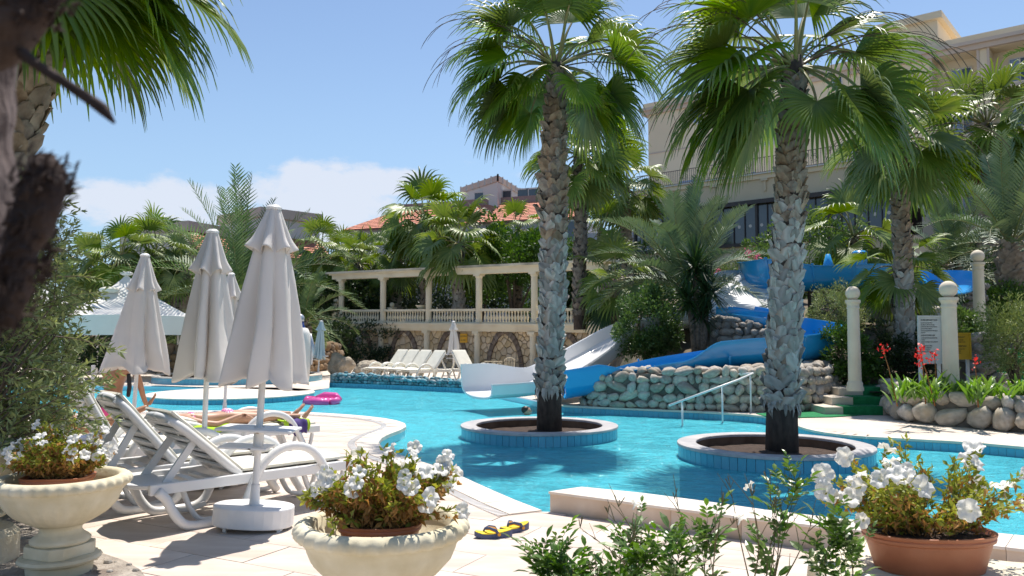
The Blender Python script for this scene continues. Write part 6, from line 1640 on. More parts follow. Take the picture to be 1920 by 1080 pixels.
# white tent
def tent(cx, Y, hw, zt_, ze, zv, label):
    c = P(cx, 600, Y); t = empty('canopy_tent', (c.x, Y, 0), R(28), label, 'tent')
    n = 8; vs = []; fs = []
    corners = [Vector((-hw, -hw, 0)), Vector((hw, -hw, 0)), Vector((hw, hw, 0)), Vector((-hw, hw, 0))]
    m = MB()
    for k in range(4):
        a, b = corners[k], corners[(k+1) % 4]; N_ = 10
        for i in range(N_+1):
            for j in range(N_+1):
                e = a.lerp(b, j/N_); u = i/N_
                p = e*u; z = zt_+(ze-zt_)*(u**.85) - .16*math.sin(math.pi*u)*(.3+math.sin(math.pi*j/N_)*.5) + .05*math.sin(math.pi*j/N_)*u
                vs.append((p.x, p.y, z))
        b0 = k*(N_+1)**2
        for i in range(N_):
            for j in range(N_): q = b0+i*(N_+1)+j; fs.append((q, q+1, q+N_+2, q+N_+1))
    m.add(vs, fs); m.build('roof', M_canvasw, t, smooth=True)
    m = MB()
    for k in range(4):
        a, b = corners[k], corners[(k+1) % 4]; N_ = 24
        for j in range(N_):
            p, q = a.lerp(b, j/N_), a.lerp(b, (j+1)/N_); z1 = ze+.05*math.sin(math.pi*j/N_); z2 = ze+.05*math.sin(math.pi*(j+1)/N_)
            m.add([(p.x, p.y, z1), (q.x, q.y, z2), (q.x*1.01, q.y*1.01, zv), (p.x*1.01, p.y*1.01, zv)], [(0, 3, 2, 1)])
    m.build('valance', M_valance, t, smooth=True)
    for c_ in corners: m = MB(); m.lathe([(.04, 0), (.04, ze-.02)], 10, c=(c_.x*.97, c_.y*.97, 0)); m.build('post', M_metalw, t)
    m = MB(); m.sphere((0, 0, zt_+.02), .22, 12, 6, (1, 1, .35)); m.build('cap', M_canvasw, t, smooth=True)
    m = MB(); m.sphere((-.55, -.75, zt_-.62), .26, 12, 6, (1.3, .9, .45)); m.build('air_vent', M_cushion, t, smooth=True)
    return t
tent(235, 28.5, 2.0, P(230, 514, 28.5).z, P(230, 595, 28.5).z, P(230, 628, 28.5).z, 'open white tent with a peaked roof behind the third parasol')
tent(75, 32, 2.1, P(75, 520, 32).z, P(75, 600, 32).z, P(75, 630, 32).z, 'white tent glimpsed through the olive tree')

# ---------------------------------------------------------------- sun loungers
def lounger_parts(t, back=42, Lb=.80, white=M_plastic, cushion=M_cushion, detail=True, seatcush=True):
    Wd = .66; h = .34
    for s in (-1, 1):
        y = s*Wd/2
        MB().box((.97, y, h), (1.84, .05, .085)).build('side_rail', white, t, bevel=.01)
        pts = catmull([Vector(p) for p in ((.10, y, h-.01), (.17, y, .26), (.24, y, .13), (.34, y, .035), (.52, y, .022), (.70, y, .03), (.80, y, .10), (.87, y, .26), (.97, y, .44), (1.12, y, .55), (1.28, y, .57), (1.44, y, .51), (1.56, y, .36), (1.66, y, .16), (1.75, y, .022))], 3)
        m = MB(); m.tube([p+Vector((0, s*.035, 0)) for p in pts], .038, 10, flat=.9); m.build('arm', white, t, smooth=True)
    # inner U leg at the head end
    for s in (-1, 1):
        y = s*(Wd/2-.09); m = MB(); m.tube(catmull([Vector(p) for p in ((.34, y, h-.03), (.40, y, .16), (.48, y, .05), (.60, y, .03), (.74, y, .06))], 4), .022, 6, flat=1.3); m.build('leg', white, t, smooth=True)
        m = MB(); m.tube(catmull([Vector(p) for p in ((1.42, y, h-.03), (1.48, y, .16), (1.56, y, .05), (1.72, y, .03), (1.80, y, .12), (1.84, y, h-.05))], 4), .022, 6, flat=1.3); m.build('leg', white, t, smooth=True)
    m = MB(); pts = [(.06+.0, -Wd/2), (.0, -Wd/2+.08), (-.05, -Wd/4), (-.065, 0), (-.05, Wd/4), (0, Wd/2-.08), (.06, Wd/2), (.30, Wd/2-.03), (.26, 0), (.30, -Wd/2+.03)]
    m.prism(pts[::-1], h+.0, h+.035); m.build('head_plate', white, t, bevel=.008)
    for i in range(7):
        x = .86+i*.148; MB().box((x, 0, h+.02), (.125, Wd-.07, .022)).build('seat_slat', white, t, bevel=.006)
    for i in range(3):
        x = .36+i*.14; MB().box((x, 0, h-.01), (.07, Wd-.06, .02)).build('cross_bar', white, t)
    # backrest, hinged at x=.80
    a = R(180-back); px, pz = .80, h+.03; L = .80
    u = Vector((math.cos(a), 0, math.sin(a))); nrm = Vector((math.sin(a), 0, -math.cos(a)))    # nrm: lying side
    if nrm.z < 0: nrm = -nrm
    o = Vector((px, 0, pz)); sb = Lb/.80; u = u*sb
    rot = Matrix((u/sb, Vector((0, 1, 0)), (u/sb).cross(Vector((0, 1, 0))))).transposed()
    for s in (-1, 1):
        m = MB(); m.tube(catmull([o+u*x+Vector((0, s*yy, 0)) for x, yy in ((0, Wd/2-.045), (.35, Wd/2-.04), (.66, Wd/2-.045), (.76, Wd/2-.085), (.80, Wd/2-.17), (.81, Wd/2-.33))], 3), .036, 8, flat=1.0); m.build('backrest_frame', white, t, smooth=True)
    for i in range(6):
        m = MB(); x = .06+i*.125
        tilt = Matrix.Rotation(R(-14), 3, Vector((0, 1, 0))) @ rot
        m.box(o+u*(x+.05)-nrm*.012, (.128, Wd-.11-.03*(i == 5), .022), tilt); m.build('backrest_slat', white, t, bevel=.004)
    # props behind the backrest
    for s in (-1, 1):
        q = o+u*.50+Vector((0, s*(Wd/2-.10), 0))-nrm*.02; e = Vector((q.x-.22, q.y, h+.02)) if back > 30 else Vector((q.x-.1, q.y, h))
        m = MB(); m.beam(q, e, .06, .028, up=(0, 1, 0)); m.build('prop', white, t, bevel=.004)
    if seatcush:
        def cush(name, c, sz, rt, seed):
            bm = bmesh.new(); bmesh.ops.create_grid(bm, x_segments=14, y_segments=8, size=.5)
            V = []; F_ = []
            nx, ny = 14, 8; vs = []
            for top in (1, 0):
                for j in range(ny+1):
                    for i in range(nx+1):
                        x, y = i/nx-.5, j/ny-.5; ed = min(1, min(.5-abs(x), .5-abs(y))*2*7)
                        puf = (.35+.65*ed**.5); tuft = 1-.35*math.exp(-((((i+.5)*4/nx) % 1)-.5)**2*60)
                        z = (sz[2]/2)*puf*(tuft if top else 1)*(1 if top else -1)+.004*noise.noise(Vector((x*9, y*9, seed)))
                        vs.append((x*sz[0], y*sz[1], z))
            bm.free(); n1 = (nx+1)*(ny+1); fs = []
            for j in range(ny):
                for i in range(nx): q = j*(nx+1)+i; fs.append((q, q+1, q+nx+2, q+nx+1)); fs.append((n1+q, n1+q+nx+1, n1+q+nx+2, n1+q+1))
            ring = [i for i in range(nx+1)]+[j*(nx+1)+nx for j in range(1, ny+1)]+[ny*(nx+1)+i for i in range(nx-1, -1, -1)]+[j*(nx+1) for j in range(ny-1, 0, -1)]
            for a_, b_ in zip(ring, ring[1:]+ring[:1]): fs.append((a_, n1+a_, n1+b_, b_))
            m = MB(); m.add([rt @ Vector(v)+Vector(c) for v in vs], fs); return m.build(name, cushion, t, smooth='auto')
        cush('seat_cushion', (1.33, 0, h+.065), (1.06, .56, .06), Matrix.Identity(3), 1)
        cush('back_cushion', o+u*.42+nrm*.045, (.80, .56, .055), rot, 2)
def lounger(loc, rz, label, group='white sun loungers', back=42, **k):
    t = empty('sun_lounger', loc, rz, label, 'sun lounger', group); lounger_parts(t, back, **k); return t
u_ang = math.atan2(.72, .69)
def lo_at(px, py, ang, off=(0, 0)):
    q = G(px, py, 0); return Vector((q.x, q.y, 0))
# near head-end foot of the first lounger is seen at (350, 989); local foot is (.45,-.36)
def place_lounger(px, py, ang, label, local=(.5, -.36), **k):
    q = G(px, py, 0); c, s = math.cos(ang), math.sin(ang); x, y = local
    return lounger((q.x-(c*x-s*y), q.y-(s*x+c*y), 0.012), ang, label, **k)
ZL = R(44)
place_lounger(388, 990, ZL, 'nearest white sun lounger, backrest raised, beside the tallest parasol base', back=41, Lb=.76)
place_lounger(268, 962, R(43), 'second white sun lounger, tucked behind the nearest one', back=50, Lb=.80)
l3 = place_lounger(160, 925, R(42), 'third white sun lounger with a steep backrest beside the seated woman', back=62, Lb=.88)
GL = R(39)
gfoot = P(574, 790, 10.6)
girl_l = lounger((gfoot.x-1.86*math.cos(GL), gfoot.y-1.86*math.sin(GL), 0.012), GL, 'white sun lounger on which the girl in the pink bikini lies', back=14)
# far loungers
def far_lounger(px_foot, px_head, Y, label, back=50, mirror=False):
    a = P(px_head, 700, Y+.5); b = P(px_foot, 705, Y-.6)
    rz = math.atan2(b.y-a.y, b.x-a.x)
    return lounger((a.x, a.y, 0.0), rz, label, group='far cream loungers', back=back, white=M_plasticf)
far_lounger(705, 768, 28.6, 'far cream lounger nearest the boulders')
far_lounger(727, 789, 28.3, 'far cream lounger, second from the boulders')
far_lounger(748, 812, 27.8, 'far cream lounger, third from the boulders')
far_lounger(772, 838, 27.2, 'far cream lounger, fourth from the boulders')
far_lounger(897, 850, 27.6, 'far cream lounger facing right, standing apart by the white slide end')
# far chair beside the wall
c = P(958, 705, 30.0); t = empty('garden_chair', (c.x, c.y, 0), R(15), 'cream cast metal chair against the stone wall behind the slide end', 'chair')
m = MB(); m.box((0, 0, .44), (.5, .45, .04)); m.build('seat', M_cream, t)
for x in (-.22, .22):
    for y in (-.2, .2): MB().tube([(x, y, 0), (x, y, .44)], .02, 6).build('leg', M_cream, t)
m = MB(); m.tube([(-.25, .22, .44), (-.28, .24, .85), (-.1, .26, .95), (.1, .26, .95), (.28, .24, .85), (.25, .22, .44)], .02, 6)
for i in range(5): m.tube([(-.18+.09*i, .23, .46), (-.18+.09*i, .25, .92)], .012, 5)
m.build('backrest', M_cream, t); t.scale = (.7, .7, .74)
c = P(925, 706, 30.0); t = empty('garden_bench', (c.x, c.y, 0), 0, 'small cream bench with scroll back left of the cast metal chair', 'bench')
m = MB(); m.box((0, 0, .42), (.95, .4, .04)); m.build('seat', M_cream, t)
for x in (-.42, .42):
    for y in (-.17, .17): MB().tube([(x, y, 0), (x, y, .42)], .02, 6).build('leg', M_cream, t)
m = MB(); m.tube([(-.46, .2, .44), (-.46, .2, .85), (.46, .2, .85), (.46, .2, .44)], .02, 6)
for i in range(3): m.tube([Vector((-.3+.3*i+.11*math.cos(a), .2, .65+.11*math.sin(a))) for a in [R(x) for x in range(0, 361, 40)]], .015, 5)
m.build('backrest', M_cream, t); t.scale = (.7, .7, .66)

# ---------------------------------------------------------------- urns and flower pots
def urn(loc, s, label, rot=0, full=True):
    t = empty('stone_urn', loc, rot, label, 'urn', 'cast stone garden urns')
    NN = 132
    def glad(a, r, z):
        k = max(0, min(1, (z-.27)/.03))*max(0, min(1, (.43-z)/.06)); return r*(1+.035*k*(abs(math.sin(a*15))**.7-.55))
    MB().lathe([(.13, .245), (.16, .255), (.20, .275), (.27, .32), (.325, .38), (.35, .43), (.356, .452), (.372, .47), (.375, .49)], NN, fr=glad, caps=False).build('bowl', M_urn, t, smooth=True)
    def rope(a, r, z): return r*(1+.018*math.sin(a*34+math.sin(a*7)*.4)*max(0, (r-.36)/.04))
    MB().lathe([(.372, .485), (.395, .490), (.408, .51), (.404, .535), (.388, .552), (.365, .560), (.340, .556), (.325, .545), (.315, .50), (.27, .44), (.15, .40), (.02, .395)], NN*2, fr=rope, caps=False).build('rim', M_urn, t, smooth=True)
    MB().lathe([(.155, .125), (.175, .14), (.178, .155), (.165, .17), (.135, .19), (.122, .21), (.125, .23), (.15, .25)], 48, caps=False).build('stem', M_urn, t, smooth=True)
    oc = [(.205*math.cos(R(a)), .205*math.sin(R(a))) for a in (12, 78, 102, 168, 192, 258, 282, 348)]
    MB().prism(oc, .055, .128).build('block', M_urn, t, bevel=.006)
    MB().lathe([(.19, -.06), (.195, -.02), (.185, 0), (.20, .01), (.235, .02), (.245, .035), (.235, .052), (.2, .056)], 56).build('plinth', M_urn, t, smooth='auto')
    t.scale = (s, s, s); return t
Yu = 3.86; c = P(717, 975, Yu); urn((c.x, c.y, .12), 1.0, 'cast stone urn in the foreground centre holding a terracotta pot')
t = empty('urn_pedestal', (c.x, c.y, 0), 0, 'stone pad under the centre urn', 'pedestal'); MB().box((0, 0, .03), (.6, .6, .06)).build('pad', M_lime, t, bevel=.01)
Yl = 5.25; cl_ = P(117, 905, Yl); urn((cl_.x, cl_.y, .085), 1.0, 'cast stone urn on a round plinth at the lower left', rot=.4)
c3 = P(-55, 905, 5.5); urn((c3.x, c3.y, .30), .9, 'cast stone urn cut off by the left frame edge', rot=.2)
t = empty('urn_pedestal', (c3.x, c3.y, 0), 0, 'round stone pad under the urn at the left frame edge', 'pedestal'); MB().lathe([(.3, 0), (.3, .2), (.26, .24)], 32).build('pad', M_lime, t, smooth='auto')
def pot(loc, rx, ry, h, label, rz=0, square=.0, kind='pot'):
    t = empty('flower_pot', loc, rz, label, 'flower pot', 'terracotta flower pots')
    def sh(a, r, z): return r/((abs(math.cos(a))**(2+square)+abs(math.sin(a))**(2+square))**(1/(2+square)))
    m = MB(); m.lathe([(.80, 0), (.82, .004), (.93, h*.66), (.94, h*.75)], 56, fr=sh); m.v = [(x*rx, y*ry, z) for x, y, z in m.v]; m.build('body', M_terra, t, smooth='auto')
    m = MB(); m.lathe([(.94, h*.75), (.99, h*.79), (1.0, h*.86), (.985, h*.89), (1.01, h*.93), (1.015, h*.985), (.99, h), (.95, h*.99), (.92, h*.93), (.90, h*.85)], 56, fr=sh, caps=False); m.v = [(x*rx, y*ry, z) for x, y, z in m.v]; m.build('rim', M_terra, t, smooth='auto')
    m = MB(); m.lathe([(.91, h*.86), (.5, h*.90), (.01, h*.90)], 40, fr=sh, caps=False); m.v = [(x*rx, y*ry, z+.010*noise.noise(Vector((x*14, y*14, 3)))) for x, y, z in m.v]; m.build('soil', M_soil, t, smooth=True)
    return t
def petunia_flower(seed):
    r = random.Random(seed); n = 30; vs = []; fs = []; prof = [(.004, -.045), (.006, -.02), (.010, -.004), (.020, .006), (.034, .009), (.043, .006)]
    for i, (rr, z) in enumerate(prof):
        for k in range(n):
            a = 2*math.pi*k/n; lob = abs(math.cos(a*2.5)); q = rr*(1+(.16*(lob**.5-.6) if i > 2 else 0)); zz = z+(r.uniform(-.003, .003)+.007*math.sin(a*5+seed)+.004*math.sin(a*11+seed*2) if i > 3 else 0)
            vs.append((q*math.cos(a), q*math.sin(a), zz))
    for i in range(5):
        for k in range(n): fs.append((i*n+k, i*n+(k+1) % n, (i+1)*n+(k+1) % n, (i+1)*n+k))
    return MB().add(vs, fs).mesh('flower', M_petal, True)
PET = [petunia_flower(i) for i in range(5)]
def petunia(loc, w_, h_, nst, nfl, label, seed, dry=.5, leaf=.03, fscale=1.0, lean=0.0, z_droop=.0, flmin=.55):
    t = empty('petunia_plant', loc, 0, label, 'flowering plant', 'white petunias in terracotta pots')
    r = random.Random(seed); rs = np.random.RandomState(seed); st = MB(); gp, gd, dp, dd_ = [], [], [], []; tips = []
    for i in range(nst):
        a = r.uniform(0, 6.283); sp = r.uniform(0, 1)**.6; e = R(88-54*sp); L = (h_*(1-.25*sp) if sp < .6 else w_*.98)*r.uniform(.62, 1.06)
        d = Vector((math.cos(a)*math.cos(e), math.sin(a)*math.cos(e)*.75, math.sin(e))).normalized(); q = Vector((math.cos(a)*w_*.38*r.random(), math.sin(a)*w_*.18*r.random(), 0)); pts = [q.copy()]
        for k in range(10):
            d = (d+Vector((r.uniform(-.10, .10), r.uniform(-.10, .10), r.uniform(-.10, .06)-.03*sp))).normalized(); q = q+d*L/10; pts.append(q.copy())
            if k > 0:
                for _ in range(6):
                    s = Vector((r.gauss(0, 1), r.gauss(0, 1), r.gauss(0, .6)))
                    isdry = r.random() < dry*(1.15-k/11)
                    pos = q+Vector((r.uniform(-1, 1), r.uniform(-1, 1), r.uniform(-1, 1)))*.014
                    if isdry: dp.append(pos); dd_.append(s*.5+Vector((0, 0, -.8)))
                    else: gp.append(pos); gd.append(s*.7+d*.8)
        st.tube(pts, [.0028-.00015*k for k in range(11)], 4)
        tips.append((q.copy(), d.copy()))
    st.build('stems', M_jstem, t)
    A_ = lambda l: np.array([tuple(x) for x in l])
    o = inst('foliage', leaves_mesh('foliage', A_(gp), A_(gd), leaf, leaf*.42, M_petl, rs), t); o['kind'] = 'stuff'
    o = inst('dried_leaves', leaves_mesh('dried_leaves', A_(dp), A_(dd_), leaf*.95, leaf*.45, M_petd, rs, curl=.5, fold=.6), t); o['kind'] = 'stuff'
    tips.sort(key=lambda x: -(x[0].z/h_+Vector((x[0].x, x[0].y)).length/w_+r.uniform(0, .5)))
    for i in range(nfl):
        q, d = tips[i % len(tips)]; 
        if i >= len(tips): q = q+Vector((r.uniform(-.05, .05), r.uniform(-.05, .05), -.06))
        f = (d*.5+Vector((r.uniform(-.7, .7), r.uniform(-1.1, .3), r.uniform(-.2, .6)))).normalized()
        o = inst('flower', r.choice(PET), t, q+f*.03, f.to_track_quat('Z', 'Y').to_euler(), r.uniform(.7, 1.05)*fscale)
    return t
# centre urn
pz = P(714, 980, Yu-.02)
pr = pot((P(713, 985, Yu-.02).x, Yu-.02, .12+.40), .195, .15, .15, 'terracotta pot standing inside the centre urn', square=.6)
petunia((pr.location.x, Yu-.02, .12+.40+.13), .35, .40, 84, 38, 'white flowering petunia with brown dry leaves in the centre urn', 4, dry=.62, leaf=.046)
# left urn
pr = pot((P(112, 870, Yl+.03).x, Yl+.02, .085+.40), .20, .16, .155, 'terracotta pot standing inside the lower left urn', square=2.5, rz=.1)
petunia((pr.location.x+.01, Yl+.02, .085+.40+.13), .30, .36, 100, 34, 'yellowing white petunia in the lower left urn', 9, dry=.72, leaf=.038, fscale=.9)
# right pot on the limestone block
Yp = 3.28; pb = P(1742, 1066, Yp)
print('pot z', pb.z)
pr = pot((pb.x, Yp, pb.z), .255, .165, .155, 'wide oval terracotta pot on the limestone block at the lower right', square=.3)
petunia((pb.x, Yp, pb.z+.135), .40, .38, 70, 30, 'white petunia with pale green stems in the wide pot at the lower right', 13, dry=.33, leaf=.034)
# gouges in its glaze: pale scrapes
def rough_block(name, poly, z0, z1, label, seed):
    cx = sum(p[0] for p in poly)/len(poly); cy = sum(p[1] for p in poly)/len(poly)
    bm = bmesh.new(); vs = [bm.verts.new((p[0]-cx, p[1]-cy, 0)) for p in poly]; f = bm.faces.new(vs)
    if f.normal.z < 0: f.normal_flip()
    r = bmesh.ops.extrude_face_region(bm, geom=[f]); bmesh.ops.translate(bm, verts=[v for v in r['geom'] if isinstance(v, bmesh.types.BMVert)], vec=(0, 0, z1-z0))
    bmesh.ops.recalc_face_normals(bm, faces=bm.faces)
    bmesh.ops.bevel(bm, geom=list(bm.edges), offset=.012, segments=1, affect='EDGES')
    bmesh.ops.triangulate(bm, faces=bm.faces)
    for _ in range(5):
        es = [e for e in bm.edges if e.calc_length() > .05]
        if not es: break
        bmesh.ops.subdivide_edges(bm, edges=es, cuts=1); bmesh.ops.triangulate(bm, faces=[f for f in bm.faces if len(f.verts) > 3])
    for v in bm.verts:
        q = v.co*9+Vector((seed, 0, 0)); d = noise.noise(q)*.014+noise.noise(q*3)*.006; side = 1 if abs(v.co.z-(z1-z0)) > .01 else .25
        v.co += Vector((noise.noise(q+Vector((9, 0, 0))), noise.noise(q+Vector((0, 9, 0))), noise.noise(q+Vector((0, 0, 9)))))*.02*side
    me = bpy.data.meshes.new(name); bm.to_mesh(me); bm.free(); me.materials.append(M_lime); me.polygons.foreach_set('use_smooth', [True]*len(me.polygons)); me.set_sharp_from_angle(angle=R(30))
    return tag(inst(name, me, None, (cx, cy, z0)), label, 'stone block')
zb_ = pb.z
q = [G(x, y, zb_).xy for x, y in ((1512, 1036), (1590, 1012), (1700, 1008), (1790, 1036), (1850, 1046), (1980, 1060), (2300, 1100), (2200, 1400), (1600, 1300), (1540, 1075))]
rough_block('limestone_block', [(p.x, p.y) for p in q], zb_-.16, zb_, 'rough cut pale limestone block carrying the wide terracotta pot', 2)
q = [G(x, y, zb_).xy for x, y in ((1575, 1060), (1700, 1040), (2300, 1120), (2250, 1400), (1640, 1300))]
rough_block('limestone_block', [(p.x, p.y) for p in q], 0.0, zb_-.165, 'limestone block underneath, almost hidden by the one with the pot', 5)

# jasmine bush at the bottom
def compound_leaf(seed, n=3, l=.041):
    r = random.Random(seed); m = MB()
    def leaf(p, d, L, w_):
        d = d.normalized(); s = d.cross(Vector((0, 0, 1))).normalized(); u = s.cross(d)
        vs = [p, p+d*L*.3-s*w_*.42+u*.003, p+d*L*.3, p+d*L*.3+s*w_*.42+u*.003, p+d*L*.62-s*w_*.45+u*.002, p+d*L*.64-u*.001, p+d*L*.62+s*w_*.45+u*.002, p+d*L-u*L*.12]
        m.add(vs, [(0, 2, 1), (0, 3, 2), (1, 2, 5, 4), (2, 3, 6, 5), (4, 5, 7), (5, 6, 7)])
    ax = Vector((1, 0, 0)); p = Vector((0, 0, 0))
    for i in range(n):
        p = Vector((.016+.019*i, 0, .002*i-.0012*i*i)); 
        for s in (-1, 1): leaf(p, Vector((.55, s*.9, r.uniform(-.1, .25))), l*r.uniform(.75, .95), l*.42)
    leaf(Vector((.016+.019*n, 0, 0)), Vector((1, r.uniform(-.1, .1), -.1)), l*1.35, l*.55)
    m.tube([Vector((0, 0, 0)), Vector((.016+.019*n, 0, .001))], .0009, 3, caps=False)
    return m.mesh('leaf', M_jas)
JL = [compound_leaf(i, (2, 3, 3, 2)[i % 4]) for i in range(6)]
def jasmine(label, stems, seed, Y0, group=None):
    b = Vector((P(stems[0][0], 1080, Y0).x, Y0, 0)); t = empty('jasmine_bush', b, 0, label, 'shrub', group); r = random.Random(seed); stm = MB(); cnt = 0
    for (x0, x1, y1, Y) in stems:
        a = P(x0, 1150, Y)-b; e = P(x1, y1, Y+r.uniform(-.1, .1))-b; mid = a.lerp(e, .5)+Vector((r.uniform(-.04, .04), 0, .02)); pts = catmull([a, mid, e], 6)
        stm.tube(pts, [.0032*(1-.7*k/(len(pts)-1)) for k in range(len(pts))], 5)
        n = len(pts)
        for k in range(2, n):
            q = pts[k]; d = (pts[k]-pts[k-1]).normalized()
            for _ in range(2 if k < n-2 else 3):
                a_ = r.uniform(0, 6.28); dd = (Vector((math.cos(a_), math.sin(a_)*.8, r.uniform(-.1, .7)))+d*.5).normalized()
                if r.random() < .85 and cnt < 290:
                    eu = dd.to_track_quat('X', 'Z').to_euler()
                    inst('leaf', r.choice(JL), t, q, (eu.x+r.uniform(-.6, .6), eu.y, eu.z), r.uniform(.75, 1.25)); cnt += 1
            if r.random() < .5 and k > 3:
                d2 = (d+Vector((r.uniform(-.9, .9), r.uniform(-.5, .5), r.uniform(0, .6)))).normalized(); L = r.uniform(.06, .14); p2 = q+d2*L*.5+Vector((0, 0, .004)); e2 = q+d2*L
                stm.tube([q, p2, e2], [.0016, .0012, .0007], 4)
                for pp in (p2, e2):
                    if cnt < 290:
                        a_ = r.uniform(0, 6.28); dd = (Vector((math.cos(a_), math.sin(a_), r.uniform(0, .6)))+d2).normalized(); eu = dd.to_track_quat('X', 'Z').to_euler()
                        inst('leaf', r.choice(JL), t, pp, (eu.x, eu.y, eu.z), r.uniform(.55, 1.0)); cnt += 1
        e_ = pts[-1]
        for _ in range(3):
            d2 = Vector((r.uniform(-.6, .6), r.uniform(-.4, .4), 1)).normalized(); stm.tube([e_, e_+d2*r.uniform(.02, .045)], [.0012, .0018], 4)
    stm.build('stems', M_jstem, t)
    return t
r = random.Random(12); S = []
for i in range(22):
    x0 = r.uniform(1090, 1440); x1 = x0+r.uniform(-200, 130); xm = max(1075, min(1495, x1)); top = 905+190*(1-math.sin(max(0, min(1, (xm-1060)/480))*math.pi*.5+.0))*.9+r.uniform(0, 110)
    S.append((x0, xm, top, r.uniform(2.55, 3.1)))
S += [(1230, 1088, 990, 2.8), (1250, 1140, 962, 2.8), (1300, 1160, 950, 2.9), (1430, 1440, 905, 2.8), (1440, 1490, 925, 2.8), (1420, 1370, 915, 2.9), (1350, 1265, 935, 2.9), (1430, 1520, 985, 2.7), (1400, 1410, 930, 2.8)]
jt = jasmine('leafy jasmine bush with a few white flowers at the bottom centre', S, 3, 2.8)
for (x, y, Y) in ((1388, 972, 2.65), (1295, 1032, 2.6), (1405, 912, 2.85), (1192, 945, 2.8)):
    q = P(x, y, Y)-Vector(jt.location); inst('flower', PET[0], jt, q, (r.uniform(-1, 0), r.uniform(-.5, .5), r.uniform(0, 6)), .5)
jasmine('small jasmine sprig at the bottom edge left of the main bush', [(1040, 1025, 1062, 2.7), (1050, 1050, 1070, 2.7)], 5, 2.7)
jasmine('single thin jasmine sprig in front of the limestone block', [(1570, 1585, 1025, 2.6), (1572, 1562, 1000, 2.6)], 8, 2.6)

# canna bed
def canna_leaf(seed):
    r = random.Random(seed); L = r.uniform(.42, .55); W_ = .042; vs = []; fs = []; n = 7; p = Vector((0, 0, 0)); e = R(78)
    for i in range(n+1):
        t = i/n; w_ = W_*math.sin(math.pi*min(1, t*.9+.06))**.8*(1-.25*t); e -= R(4+5*t*r.random()); 
        nn = Vector((-math.sin(e), 0, math.cos(e))); vs += [p+Vector((0, -w_, 0))+nn*w_*.25, p, p+Vector((0, w_, 0))+nn*w_*.25]; p = p+Vector((math.cos(e), 0, math.sin(e)))*L/n
    for i in range(n): b = i*3; fs += [(b, b+1, b+4, b+3), (b+1, b+2, b+5, b+4)]
    return MB().add(vs, fs).mesh('leaf', M_canna, True)
CL = [canna_leaf(i) for i in range(5)]
CF = [leaves_mesh('blossom', np.random.RandomState(i).normal(size=(18, 3))*[.035, .035, .045], np.random.RandomState(i+5).normal(size=(18, 3))+[0, 0, .3], .055, .045, M_red, np.random.RandomState(i)) for i in range(3)]
r = random.Random(21)
spots = [(x, r.uniform(13.0, 14.4)) for x in np.linspace(1688, 1930, 17)]
flow = {0: (1655, 655), 3: (1727, 654), 5: (1752, 664), 4: (1727, 672), 10: (1828, 678)}
flab = {0: 'canna whose red bloom leans out furthest left', 3: 'canna with a red bloom in front of the left edge of the white notice', 4: 'canna with a low red bloom at the foot of the white notice', 5: 'canna with the biggest red bloom, in front of the white notice', 10: 'canna with a red bloom just right of the yellow notice'}
for i, (x, Y) in enumerate(spots):
    b = P(x+r.uniform(-6, 6), 750, Y); b.z = .38; has = i in flow
    lab = flab[i] if has else 'flowerless green canna in the boulder edged bed'
    t = empty('canna_plant', b, r.uniform(0, 6), lab, 'flower', 'red flowering cannas in the bed' if has else 'leafy cannas in the bed')
    for k in range(15): inst('leaf', r.choice(CL), t, (r.uniform(-.08, .08), r.uniform(-.08, .08), r.uniform(0, .06)+.010*k), (0, r.uniform(-.15, .45), k*2.4+r.uniform(-.3, .3)), r.uniform(.6, .98))
    if has:
        q = P(*flow[i], Y)-Vector(b); q = Matrix.Rotation(-t.rotation_euler.z, 3, 'Z') @ q
        MB().tube([(0, 0, 0), q*.6+Vector((0, 0, .08)), q], [.012, .008, .006], 5).build('stem', M_petd, t, smooth=True)
        inst('blossom', r.choice(CF), t, q); 
        if r.random() < .6: inst('blossom', r.choice(CF), t, q+Vector((.06, .03, -.10)), scale=.7)

